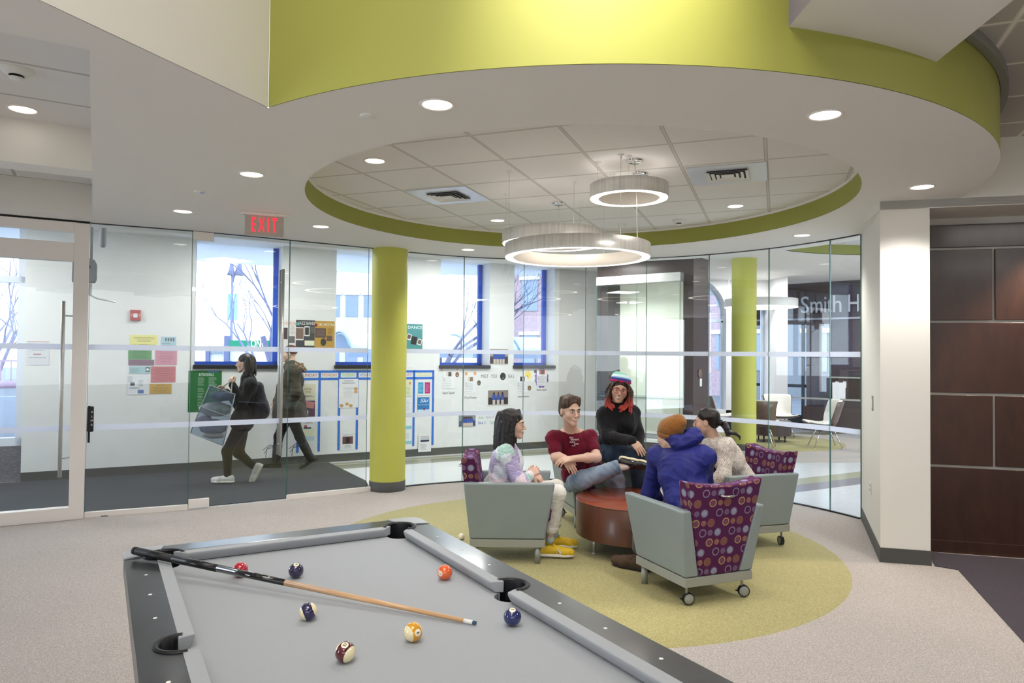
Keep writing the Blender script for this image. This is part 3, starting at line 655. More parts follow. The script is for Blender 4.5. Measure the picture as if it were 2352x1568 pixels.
MF=Matrix((FD,ZV,-FN)).transposed().to_4x4()
lt=empty('wall_letters',FP(sl,-.10,0)); tag(lt,'large silver letters reading Smith Ha on the dark far wall','sign letters')
xs=[1841,1868,1888,1901,1913,1948,1974]
for ch,px_,pw in (('S',1840,18),('m',1862,27),('i',1894,4),('t',1901,9),('h',1914,19),('H',1949,24),('a',1976,16)):
    s_,_=fz(px_,715,-.1); s2_,_=fz(px_+pw,715,-.1); zb0=fz(px_,717,-.1)[1]
    zbase=fz(1841,720,-.1)[1]
    o=text('letter_'+('capital_' if ch.isupper() else '')+ch.lower(),ch,.56,lettm,extrude=.02,align='LEFT',yalign='BOTTOM_BASELINE',width=(s2_-s_))
    xmn=min(v.co.x for v in o.data.vertices)
    for v in o.data.vertices: v.co.x-=xmn
    o.parent=lt; mm_=MF.copy(); mm_.translation=FP(s_,-.10,fz(1841,719,-.1)[1])-lt.location; o.matrix_local=mm_
# lobby carpets
c=MB().prism([(x,y) for x,y in [p_ for p_ in arc((4.75,14.85),3.75,R_(196),R_(322),60)]+[(6.9,15.0),(5.6,15.5),(3.2,15.5)]],.0,.004).build('lobby_carpet',carpet_grey); tag(c,'round pale grey carpet in the lobby beyond the glass','carpet')
c=MB().lathe([(0,.007),(1.5,.007),(1.5,.004)],(4.9,13.9,0),64).build('lobby_round_carpet',carpet_lime); tag(c,'lime round carpet under the white lounge chairs in the lobby','carpet')
wallrun('wall_lobby_right',[(14,20),(14,7.25)],0,3.42,LW)
# dark lounge seating: shell chairs and drum table
seatf=mat('white_upholstery','#e4dfd8',.7); 
def shell_chair(label):
    e=empty('lounge_chair',(0,0,0),0,label,'chair','white lounge chairs with walnut shells')
    # profile side (y forward), seat .40 to .43, back rising to .86
    prof=[(-.30,.86),(-.26,.72),(-.19,.50),(-.12,.40),(.05,.38),(.20,.41),(.30,.42)]
    def surf(off,wf):
        vs=[];fs=[];nx=10
        for i,(y,z) in enumerate(prof):
            tq=i/(len(prof)-1); w_=wf(tq)
            for k in range(nx+1):
                u=-1+2*k/nx; wing=abs(u)**3*.17*(1 if tq<.5 else .35)
                vs.append((u*w_,y+wing+off[0],z+abs(u)**3*(.04 if tq>.4 else 0)+off[1]))
        for i in range(len(prof)-1):
            for k in range(nx): fs.append((i*(nx+1)+k,i*(nx+1)+k+1,(i+1)*(nx+1)+k+1,(i+1)*(nx+1)+k))
        return vs,fs
    wf=lambda t: .31-.05*math.sin(PI*min(1,t*1.3))
    m=MB(); m.add(*surf((-.02,-.012),wf),True); o=m.build('shell',wood_shell,e); sd=o.modifiers.new('thick','SOLIDIFY'); sd.thickness=.012
    m=MB(); m.add(*surf((.0,.012),lambda t: wf(t)-.006),True); o=m.build('upholstery',seatf,e); sd=o.modifiers.new('thick','SOLIDIFY'); sd.thickness=.028; ss=o.modifiers.new('s','SUBSURF'); ss.levels=1; ss.render_levels=1
    for sx in (-1,1):
        for sy in (-1,1):
            m=MB(); m.tube([(sx*.14,sy*.10,.36),(sx*.24,sy*.24,.01)],.011,8); m.lathe([(0,0),(.022,0),(.022,.008),(.0,.012)],(sx*.24,sy*.24,0.003),16); m.build('leg',chrome,e)
    return e
ch=shell_chair('white lounge chair with walnut shell facing the camera, behind the low drum table')
def place(o,x,y,deg): o.location=(x,y,.004); o.rotation_euler=(0,0,R_(deg)); return o
place(ch,5.55,14.7,175)
for lab,x,y,dg in (('white lounge chair seen from its side, rightmost, facing the drum table',5.75,13.0,80),('lounge chair seen from behind with dark walnut back, right of the far lime column',4.55,12.95,-25),('lounge chair with walnut back partly hidden left of the far lime column',4.22,14.5,-100)):
    c_=copy_tree(ch); c_['label']=lab; place(c_,x,y,dg)
e=empty('drum_table',(5.1,13.9,.007),0,'low dark brown drum table among the white lounge chairs','table')
MB().lathe([(0,.40),(.36,.40),(.365,.395),(.365,.13),(0,.13)],seg=48,smooth=False).build('drum',wood_espresso,e)
for a_ in (40,130,220,310): MB().cyl((.28*math.cos(R_(a_)),.28*math.sin(R_(a_)),0),(.28*math.cos(R_(a_)),.28*math.sin(R_(a_)),.13),.012,.018,12).build('leg',black,e)
# lobby ring pendant and troffer
e=empty('ring_pendant',(5.27,15.0,2.70),0,'single white ring pendant hanging in the lobby beyond the glass','pendant light')
R=.74; MB().lathe([(R,0),(R,.17),(R-.06,.17),(R-.06,0)],seg=80).build('band',mat('white_ring','#ecebe8',.4),e); MB().lathe([(R-.003,-.001),(R-.057,-.001)],seg=80).build('diffuser',ringm,e)
for a_ in (20,140,260): MB().tube([(R*.95*math.cos(R_(a_)),R*.95*math.sin(R_(a_)),.17),(R*.95*math.cos(R_(a_)),R*.95*math.sin(R_(a_)),.97)],.002,6).build('cable',metal,e)
e=empty('ceiling_troffer',(4.55,7.95,3.545),.5,'bright square ceiling light in the lobby ceiling at upper right','ceiling light')
MB().box((0,0,0),(.58,.58,.012)).build('diffuser',troffm,e); MB().box((0,0,.006),(.62,.62,.01)).build('frame',whitep,e)
e=empty('ceiling_troffer',(-4.15,5.0,3.193),R_(30.4),'bright square ceiling light in the recess above the aluminium door','ceiling light')
pq=atz(15,415,3.2); e.location=(pq.x-.12,pq.y,3.193)
MB().box((0,0,0),(.58,.58,.012)).build('diffuser',troffm,e); MB().box((0,0,.004),(.62,.62,.006)).build('frame',whitep,e)
# ------------------------------------------------------------------ outside world
struct(MB().sheet([(-80,-60),(80,-60),(80,90),(-80,90)],[],-.4).build('ground',mat('pavement','#6b6e72',.9,noise=.1,nscale=2)))
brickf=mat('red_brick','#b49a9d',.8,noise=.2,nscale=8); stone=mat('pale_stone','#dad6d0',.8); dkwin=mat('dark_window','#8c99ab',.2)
def bldg(name,P,ang,w,d,h,mt,label,cols,rows,ww=1.1,wh=1.9,z0=1.0):
    e=empty(name,P,ang,label,'building')
    MB().box((0,d/2,h/2-.4),(w,d,h)).build('walls',mt,e)
    for i in range(cols):
        for j in range(rows):
            x=-w/2+(i+.5)*w/cols; z=z0+j*3.4
            MB().box((x,-.02,z+wh/2),(ww,.06,wh)).build('window',dkwin,e); 
            MB().box((x,-.05,z+wh+.12),(ww+.3,.12,.22)).build('lintel',stone,e)
    MB().box((0,-.1,h-.6),(w+.3,.3,.5)).build('cornice',stone,e); return e
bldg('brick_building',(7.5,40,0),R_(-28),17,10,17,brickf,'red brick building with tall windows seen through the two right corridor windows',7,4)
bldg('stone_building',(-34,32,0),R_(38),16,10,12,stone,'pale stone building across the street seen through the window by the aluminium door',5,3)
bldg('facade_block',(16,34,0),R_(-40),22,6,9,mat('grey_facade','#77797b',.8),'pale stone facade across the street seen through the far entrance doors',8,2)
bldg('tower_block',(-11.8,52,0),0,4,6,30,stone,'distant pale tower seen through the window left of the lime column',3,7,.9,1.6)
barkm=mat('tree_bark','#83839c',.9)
def tree(name,loc,h,seed,label,spread=.5):
    rg=random.Random(seed); e=empty(name,loc,0,label,'tree','bare street trees'); m=MB()
    def br(p,d,l,r,dep):
        pts=[p]; q=p
        for k in range(4):
            d=(d+Vector((rg.uniform(-.3,.3),rg.uniform(-.3,.3),rg.uniform(-.04,.12)))).normalized(); q=q+d*l/4; pts.append(q)
        rs=[r*(1-.12*k) for k in range(5)]; m.tube(pts,rs,5 if dep else 8,False)
        if dep>=6: return
        for k in range(3 if dep<3 else 3):
            j=rg.choice((2,3,4)); dd=(d+Vector((rg.uniform(-1,1),rg.uniform(-1,1),rg.uniform(-.1,.8)))*spread*1.4).normalized(); br(pts[j],dd,l*rg.uniform(.6,.82),rs[j]*.66,dep+1)
    br(Vector((0,0,-.4)),Vector((0,0,1)),h*.34,h*.014,0); m.build('branches',barkm,e)
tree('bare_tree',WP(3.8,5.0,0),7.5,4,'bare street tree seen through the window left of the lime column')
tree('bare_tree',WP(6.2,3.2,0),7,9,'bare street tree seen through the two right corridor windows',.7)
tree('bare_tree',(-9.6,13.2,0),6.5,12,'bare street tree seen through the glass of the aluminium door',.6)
# street lamp
pl=at(531,780,24); e=empty('street_lamp',(pl.x,24,0),0,'double headed street lamp with two small banners, seen through the widest window','street lamp')
zt=at(533,630,24).z; m=MB(); m.cyl((0,0,-.4),(0,0,zt),.06,.035,12); m.build('pole',mat('lamp_pole','#8688a8',.6),e)
zt2=at(540,605,24).z
for sx,dz in ((-.03,0),(.25,0)):
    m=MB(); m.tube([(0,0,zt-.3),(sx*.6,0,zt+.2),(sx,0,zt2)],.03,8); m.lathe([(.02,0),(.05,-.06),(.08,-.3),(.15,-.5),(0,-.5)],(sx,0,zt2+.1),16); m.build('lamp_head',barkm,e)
for sx in (-.09,.13): MB().box((sx,0,at(540,705,24).z),(.12,.02,.9)).build('banner',mat('teal_banner','#9fc9d4',.7),e)
# street sign shelter
e=empty('station_sign',at(530,800,20),0,'green topped station sign board reading LONG, seen through the widest window','sign')
def lp(x,y): v=at(x,y,20)-at(530,800,20); return v
a_=lp(527,781); b_=lp(632,798); m=MB().box(((a_.x+b_.x)/2,0,(a_.z+b_.z)/2),(b_.x-a_.x,.12,a_.z-b_.z)); m.build('green_board',mat('sign_green','#1f8f68',.6),e)
c_=lp(583,790); text('lettering','LONG',.30,mat('sign_white','#ffffff',.6,emit='#ffffff',estr=1.2),e,M=Matrix.Translation((lp(592,791).x,-.07,c_.z))@Matrix.Rotation(PI/2,4,'X'),extrude=.01,width=lp(611,0).x-lp(570,0).x)
a_=lp(517,779); b_=lp(527,838); MB().box(((a_.x+b_.x)/2,0,(a_.z+b_.z)/2-.6),(b_.x-a_.x,.14,a_.z-b_.z+1.4)).build('post',mat('sign_post','#6f7494',.6),e)
a_=lp(474,806); b_=lp(482,838); MB().box(((a_.x+b_.x)/2,0,(a_.z+b_.z)/2-.5),(b_.x-a_.x,.14,a_.z-b_.z+1.2)).build('post',MATS['sign_post'],e)
a_=lp(478,806); b_=lp(632,812); MB().box(((a_.x+b_.x)/2,.05,(a_.z+b_.z)/2),(b_.x-a_.x,.04,.5)).build('white_board',paper,e)
text('lettering','OUTBOUND',.16,mat('sign_grey','#9aa0aa',.6),e,M=Matrix.Translation((lp(498,809).x,-.02,lp(498,809).z))@Matrix.Rotation(PI/2,4,'X'),extrude=.01,width=lp(513,0).x-lp(484,0).x)
# bus shelter roofs beyond the right windows
e=empty('bus_shelter',WP(9.6,9.5,0),math.atan2(WD.y,WD.x),'glass bus shelter with a curved roof seen low in the two right corridor windows','shelter')
m=MB(); n_=12
vs=[];fs=[]
for k in range(n_+1):
    a_=PI*(.12+.76*k/n_)
    for x in (-3.6,3.6): vs.append((x,-1.1*math.cos(a_),1.5+.75*math.sin(a_)))
for k in range(n_): fs.append((2*k,2*k+1,2*k+3,2*k+2))
m.add(vs,fs,True); o=m.build('roof',mat('shelter_roof','#c3d2e4',.3),e); o.modifiers.new('t','SOLIDIFY').thickness=.03
for x in (-3.6,-1.8,0,1.8,3.6):
    MB().tube([(x,-1.1*math.cos(PI*(.12+.76*k/n_)),1.53+.75*math.sin(PI*(.12+.76*k/n_))) for k in range(n_+1)],.03,6).build('rib',mat('shelter_frame','#7d8a9c',.5),e)
    MB().cyl((x,1,-.4),(x,1,1.7),.05,seg=8).build('post',MATS['shelter_frame'],e)
MB().box((0,-1.02,1.62),(7.3,.08,.14)).build('gutter',MATS['shelter_frame'],e)
# railing seen through the door glass
e=empty('street_railing',(-10.5,12.0,0),R_(35),'pinkish pipe railing on a concrete wall outside, seen through the aluminium door','railing')
MB().box((0,0,.2),(6,.25,1.2)).build('wall',mat('concrete','#a9adb5',.8),e); MB().cyl((-3,-.1,1.02),(3,-.1,1.02),.07,seg=12).build('pipe',mat('pink_pipe','#a98a9b',.6),e)
m=MB(); 
for k in range(40): m.box((-3+k*.155,0,1.2),(.02,.02,.5))
m.box((0,0,1.45),(6,.03,.03)); m.build('bars',MATS['pink_pipe'],e)
# ------------------------------------------------------------------ pool table
PT=.527; PO=Vector((-.957,3.13,0)); BED=.760; PWD,PLN=.982,1.965
PTM=Matrix((Vector((math.cos(PT),math.sin(PT),0)),Vector((math.sin(PT),-math.cos(PT),0)),Vector((0,0,1)))).transposed().to_4x4()
# local x: across, y: from the far end rail toward the camera  (mirror frame handled by rotation)
pt=empty('pool_table',PO,PT,'pool table with pale grey cloth and black rails in the foreground','pool table')
# local frame of the empty: +x across to the right, -y toward the camera
felt=mat('grey_felt','#a2a6aa',.95,spec=.1,noise=.05,nscale=300,sheen=.2,bump=.15); 
railm=woodmat('black_rail','#101115','#1e2026',.34,(3,3,3),.45); capm=mat('grey_corner_cap','#a9adb1',.35,metal=.2); darkf=mat('pocket_black','#070708',.5)
hw=PWD/2; L_=PLN
pock=[(-hw-.015,.015,.062),(hw+.015,.015,.062),(-hw-.045,-L_/2,.056),(hw+.045,-L_/2,.056),(-hw-.015,-L_-.015,.062),(hw+.015,-L_-.015,.062)]
def loop_with_notches(x0,x1,y0,y1,ps,inside):
    """rectangle outline with circles cut away, via fine angular sampling"""
    import mathutils
    pts=[]
    def edge(a,b):
        n_=240; out=[]
        for k in range(n_):
            t=k/n_; p=(a[0]+(b[0]-a[0])*t,a[1]+(b[1]-a[1])*t); out.append(p)
        return out
    poly=edge((x0,y1),(x1,y1))+edge((x1,y1),(x1,y0))+edge((x1,y0),(x0,y0))+edge((x0,y0),(x0,y1))
    res=[]
    for p in poly:
        q=p
        for cx_,cy_,r_ in ps:
            d=math.hypot(p[0]-cx_,p[1]-cy_)
            if d<r_:
                q=None; break
        res.append(q)
    # insert arcs where points were removed
    out=[]; n_=len(res); i=0
    start=next(k for k in range(n_) if res[k] is not None)
    res=res[start:]+res[:start]; i=0
    while i<n_:
        if res[i] is not None:
            if i%12==0 or (i+1<n_ and res[i+1] is None) or (i>0 and res[i-1] is None): out.append(res[i])
            i+=1; continue
        j=i
        while j<n_ and res[j] is None: j+=1
        a=res[i-1]; b=res[j%n_]; mid=((a[0]+b[0])/2,(a[1]+b[1])/2)
        c_=min(ps,key=lambda c:(c[0]-mid[0])**2+(c[1]-mid[1])**2)
        a0=math.atan2(a[1]-c_[1],a[0]-c_[0]); a1=math.atan2(b[1]-c_[1],b[0]-c_[0]); ctr=(0,-L_/2)
        # choose the sweep passing on the proper side
        tgt=math.atan2(ctr[1]-c_[1],ctr[0]-c_[0]) if inside else math.atan2(c_[1]-ctr[1],c_[0]-ctr[0])
        best=None
        for sw in ((a1-a0)%(2*PI),(a1-a0)%(2*PI)-2*PI):
            am=a0+sw/2; dd=abs((am-tgt+PI)%(2*PI)-PI)
            if best is None or dd<best[0]: best=(dd,sw)
        sw=best[1]
        for k in range(1,14): out.append((c_[0]+c_[2]*math.cos(a0+sw*k/14),c_[1]+c_[2]*math.sin(a0+sw*k/14)))
        i=j
    return out
bedp=loop_with_notches(-hw-.05,hw+.05,-L_-.05,.05,pock,True)
MB().sheet(bedp,[],BED-.03,.03).build('playing_cloth',felt,pt)
# outer rails: frame between pocket-cut inner rectangle and rounded outer rectangle
ow=.158
inn=loop_with_notches(-hw-.045,hw+.045,-L_-.045,.045,pock,False)
def rrect(x0,x1,y0,y1,r,n_=8):
    o=[]
    for cx_,cy_,a in ((x1-r,y1-r,0),(x0+r,y1-r,90),(x0+r,y0+r,180),(x1-r,y0+r,270)):
        o+=[(cx_+r*math.cos(R_(a+90*k/n_)),cy_+r*math.sin(R_(a+90*k/n_))) for k in range(n_+1)]
    return o
oc=rrect(-hw-ow,hw+ow,-L_-ow,ow,.06)
RT=.803
b_=MB().sheet(oc,[inn],RT-.075,.075); b_.build('rail_top',railm,pt,bevel=.02,seg=4)
# skirt and cabinet
MB().sheet(rrect(-hw-ow+.02,hw+ow-.02,-L_-ow+.02,ow-.02,.05),[rrect(-hw-.10,hw+.10,-L_-.10,.10,.03)],RT-.24,.165).build('apron',mat('cabinet_laminate','#2a2b30',.5),pt,bevel=.01)
MB().box((0,-L_/2,BED-.09),(PWD+.15,L_+.15,.10)).build('slate_frame',mat('slate_frame','#3a3a3c',.7),pt)
MB().box((0,-L_/2,.52),(PWD-.02,L_-.02,.24)).build('cabinet',MATS['cabinet_laminate'],pt,bevel=.02)
for sx in (-1,1):
    for sy in (-.22,-L_+.22): MB().hexa([Vector((sx*.36+a*.07,sy+b*.07,.0)) for a,b in((-1,-1),(1,-1),(1,1),(-1,1))]+[Vector((sx*.36+a*.10,sy+b*.10,.41)) for a,b in((-1,-1),(1,-1),(1,1),(-1,1))]).build('leg',railm,pt,bevel=.01)
# cushions: nose along local axis
def cushion(a,b,inward,ca,cb):
    """a,b nose end points; inward unit vector pointing to the cloth; ca,cb extra length of the back edge"""
    a=Vector((*a,0)); b=Vector((*b,0)); d=(b-a).normalized(); w=Vector((*inward,0)); bk=.046
    prof=[(0,BED+.030),(0,BED+.042),(-bk,RT+.001),(-bk,BED+.002),(-.018,BED+.002)]
    vs=[]; 
    for P,ex,sg in ((a,ca,-1),(b,cb,1)):
        for dn,z in prof: vs.append(P+w*dn+d*sg*ex*(-dn/bk)+ZV*z)
    n_=len(prof); fs=[tuple(range(n_))[::-1],tuple(range(n_,2*n_))]+[(i,(i+1)%n_,n_+(i+1)%n_,n_+i) for i in range(n_)]
    return MB().add(vs,fs).build('cushion',felt,pt,bevel=.003)
cg,sg_=.070,.062
cushion((-hw+cg,0),(hw-cg,0),(0,-1),.05,.05); cushion((-hw+cg,-L_),(hw-cg,-L_),(0,1),.05,.05)
for sx in (-1,1):
    cushion((sx*hw,-cg),(sx*hw,-L_/2+sg_),(-sx,0),.05,-(-.018)); cushion((sx*hw,-L_/2-sg_),(sx*hw,-L_+cg),(-sx,0),.018,.05)
# pockets
for cx_,cy_,r_ in pock:
    tgt=math.atan2(cy_+L_/2,cx_) if abs(cy_+L_/2)>.1 else (0 if cx_>0 else PI)
    corner=abs(cy_+L_/2)>.1
    if corner: tgt=math.atan2(1 if cy_>-1 else -1,1 if cx_>0 else -1)
    hwid=R_(128) if corner else R_(100)
    o=MB().lathe([(r_,BED-.10),(r_,RT-.01),(r_+.002,RT+.004),(r_+.012,RT+.006),(r_+.017,RT+.001)],(cx_,cy_,0),40,a0=tgt-hwid,a1=tgt+hwid)
    o.lathe([(0,BED-.10),(r_,BED-.10)],(cx_,cy_,0),32); o.lathe([(r_,BED-.10),(r_,BED-.002)],(cx_,cy_,0),40)
    o.build('pocket',darkf if not corner else darkf,pt)
# corner caps
for sx in (-1,1):
    for y0,sy in ((0,1),(-L_,-1)):
        X,Y=hw+ow+.002,ow+.002; ln=.155
        pc=(hw+.015,-.0+.015)
        pts=[(X-ln,Y)]+[(X-.06+.06*math.cos(R_(90-90*k/8)),Y-.06+.06*math.sin(R_(90-90*k/8))) for k in range(9)]+[(X,Y-ln)]
        # concave inner edge following the pocket
        pts+=[(hw+.078,Y-ln*.86),(hw+.078+.004,-.015)]
        pts+=[(pc[0]+.078*math.cos(R_(-20+k*130/12)),pc[1]+.078*math.sin(R_(-20+k*130/12))) for k in range(13)]
        pts+=[(X-ln*.86,.078)]
        poly=[(sx*x,y0+sy*y) for x,y in pts]
        if sx*sy<0: poly=poly[::-1]
        MB().sheet(poly,[],RT-.06,.0645).build('corner_cap',capm,pt,bevel=.006,seg=3)
# sights
for sx in (-1,1):
    for k in (1,2,3,5,6,7): MB().lathe([(0,RT+.0015),(.006,RT+.001),(.0062,RT-.001)],(sx*(hw+.094),-k*PWD/4*1.0,0),16).build('sight',whitep,pt)
# ------------------------------------------------------------------ balls
BR=.0286
def ballmat(name,c1,stripe):
    m,nt,out=newmat(name); n=N(nt); tc=n('ShaderNodeTexCoord'); sp=n('ShaderNodeSeparateXYZ',ins={0:tc.outputs['Object']})
    f=n.m('LESS_THAN',n.m('ABSOLUTE',sp.outputs[2]),.0152 if stripe else 1.0)
    b=n('ShaderNodeBsdfPrincipled',ins={'Roughness':.08,'Coat Weight':1.0,'Coat Roughness':.03}); nt.links.new(n.mix(f,hexc('#f0e4b8'),hexc(c1)),b.inputs['Base Color']); nt.links.new(b.outputs[0],out.inputs[0]); return m
ivory=mat('ivory_resin','#f3ead0',.12,coat=1); inkm=mat('ball_ink','#1a1712',.4)
def ball(px,py,num,c,stripe,label,look,axis=None):
    P=atz(px,py,BED+BR); P.z=BED+BR+.0003
    # local +X carries the number spot
    X=Vector(look).normalized(); Zt=Vector(axis or (0,0,1)); Zt=(Zt-X*Zt.dot(X)).normalized(); Yv=Zt.cross(X)
    o=MB().sphere((0,0,0),BR,40,24).build('pool_ball',ballmat('ball_%s'%num,c,stripe)); o.matrix_world=Matrix.Translation(P)@Matrix((X,Yv,Zt)).transposed().to_4x4()
    tag(o,label,'pool ball','pool balls on the grey cloth'); a=.0105
    R3=Matrix.Rotation(PI/2,3,'Y')
    MB().lathe([(0,BR+.0004)]+[( (BR+.0003)*math.sin(t*a/BR/5),(BR+.0003)*math.cos(t*a/BR/5)) for t in range(1,6)],seg=24,M=R3).build('number_spot',ivory,o)
    text('number',num,.013,inkm,o,M=Matrix.Translation((BR-.0004,0,0))@Matrix.Rotation(PI/2,4,'Z')@Matrix.Rotation(PI/2,4,'X'),extrude=.0012)
    return o
ball(552,1308,'3','#b5122a',0,'solid red pool ball partly hidden behind the cue butt',(0,.6,-.8))
ball(680,1310,'4','#261c45',0,'solid dark purple pool ball with its number on top, near the far left cushion',(.12,-.35,.93),(.9,.3,0))
ball(1022,1314,'5','#e8632c',0,'solid orange pool ball numbered 5 near the right cushion',(-.55,-.80,.05))
ball(708,1404,'12','#221a4a',1,'white and dark purple striped pool ball left of the cue shaft',(0,.7,-.7),(.62,-.25,.75))
ball(949,1451,'9','#dc9a1e',1,'white and yellow striped pool ball in front of the cue tip',(.62,-.75,.22),(-.75,-.62,-.15))
ball(793,1497,'15','#5a1420',1,'white and maroon striped pool ball, nearest the camera',(.05,-.45,.89),(.86,-.48,-.2))
ball(1177,1416,'2','#1d2660',0,'solid dark blue pool ball with its number on top, by the right side pocket',(0,-.38,.92),(1,0,0))
# ball on the carpet
p=atz(1060,1233,.028); o=MB().sphere((0,0,0),.028,32,20).build('cue_ball',ivory,loc=(p.x,p.y,.0345)); tag(o,'white ball lying on the lime carpet behind the left armchair','pool ball')
# cue
A=atz(308,1264,.832); B=atz(1093,1430.5,BED+.0085); d=(B-A); Lc=d.length; d.normalize()
q=empty('pool_cue',(0,0,0),0,'pool cue with black butt and maple shaft lying across the table corner','cue'); q.location=A
rot=d.to_track_quat('X','Z'); q.rotation_mode='QUATERNION'; q.rotation_quaternion=rot
def seg(name,t0,t1,r0,r1,mt): MB().tube([(Lc*t0,0,0),(Lc*t1,0,0)],[r0,r1],20).build(name,mt,q)
jt=0
dd_=[(atz(655,1341,z)-A).length for z in (.80,)]
jt=(at(655,1341,(A.y+(B.y-A.y)*.47))-A).length/Lc
P_=ray(655,1341); # closest point on the cue axis
w0=EYEP-A; b__=P_.dot(d); dn=1-b__*b__; tj=((w0.dot(d))-(w0.dot(P_))*b__)/dn/Lc
seg('bumper',0,.012,.0150,.0155,blackr); seg('handle',.012,.14,.0155,.0148,mat('cue_black_matte','#161617',.45)); seg('grip',.14,.29,.0148,.0138,mat('cue_black_leather','#101012',.3)); seg('forearm',.29,tj,.0138,.0110,mat('cue_black_gloss','#08080c',.08,coat=1))
seg('shaft',tj,.972,.0110,.0068,woodmat('maple','#c79a6b','#d9b084',.3,(2,20,20),.4)); seg('ferrule',.972,.993,.0067,.0066,whitep); seg('tip',.993,1.0,.0064,.006,mat('blue_tip','#3d5a70',.9))
# ------------------------------------------------------------------ armchairs
def fabric():
    m,nt,out=newmat('purple_circle_fabric'); n=N(nt); uv=n('ShaderNodeUVMap'); sp=n('ShaderNodeSeparateXYZ',ins={0:uv.outputs[0]})
    U=n.m('DIVIDE',sp.outputs[0],.058); V=n.m('DIVIDE',sp.outputs[1],.0655)
    iu=n.m('FLOOR',U); iv=n.m('FLOOR',V); fu=n.m('SUBTRACT',n.m('FRACT',U),.5); fv=n.m('SUBTRACT',n.m('FRACT',V),.5)
    k=n.m('FLOORED_MODULO',n.m('ADD',iu,iv),4.0)
    r=n.m('SQRT',n.m('ADD',n.m('POWER',n.m('MULTIPLY',fu,.058),2.0),n.m('POWER',n.m('MULTIPLY',fv,.0655),2.0)))
    def eq(v): return n.m('COMPARE',k,float(v),.5)
    def lt(v): return n.m('LESS_THAN',r,v)
    def gt(v): return n.m('GREATER_THAN',r,v)
    ring=n.m('MULTIPLY',eq(0),n.m('MULTIPLY',lt(.0275),gt(.0195))); ringin=n.m('MULTIPLY',eq(0),lt(.0165))
    small=n.m('MULTIPLY',eq(1),lt(.0195)); disc_=n.m('MULTIPLY',eq(2),lt(.0215)); halo=n.m('MULTIPLY',eq(2),n.m('MULTIPLY',lt(.0275),gt(.0235)))
    odd=n.m('COMPARE',n.m('FLOORED_MODULO',iv,2.0),0.0,.5)
    st=n.m('GREATER_THAN',n.m('FRACT',n.m('MULTIPLY',sp.outputs[1],230.0)),.42)
    base=hexc('#4b1d44')
    def two(a,b): return n.mix(odd,hexc(a),hexc(b))
    c=n.mix(n.m('MULTIPLY',ring,st),base,two('#8f8ea6','#c9a76a')); c=n.mix(n.m('MULTIPLY',n.m('MULTIPLY',ringin,odd),st),c,hexc('#7d5066'))
    c=n.mix(n.m('MULTIPLY',small,st),c,two('#7a6d8a','#a2765f')); c=n.mix(n.m('MULTIPLY',disc_,st),c,two('#a9b6cb','#8f6347')); c=n.mix(n.m('MULTIPLY',halo,st),c,two('#8c86a2','#a98257'))
    b=n('ShaderNodeBsdfPrincipled',ins={'Roughness':.9,'Sheen Weight':.3,'Sheen Roughness':.4,'Sheen Tint':hexc('#c58ad0'),'Specular IOR Level':.2}); nt.links.new(c,b.inputs['Base Color']); nt.links.new(b.outputs[0],out.inputs[0]); return m
fabm=fabric(); vinyl=mat('sage_vinyl','#858f8f',.38,spec=.45,noise=.03,nscale=3,bump=.05,bscale=220)
def uvbox(o,so=(0,0)):
    me=o.data; uv=me.uv_layers.new(name='UVMap')
    for p in me.polygons:
        nx,ny,nz=[abs(a) for a in p.normal]
        for li in p.loop_indices:
            c=me.vertices[me.loops[li].vertex_index].co
            if ny>=nx and ny>=nz*.9: q=(c.x,c.z)
            elif nz>nx: q=(c.x,c.y)
            else: q=(c.y,c.z)
            uv.data[li].uv=(q[0]+so[0],q[1]+so[1])
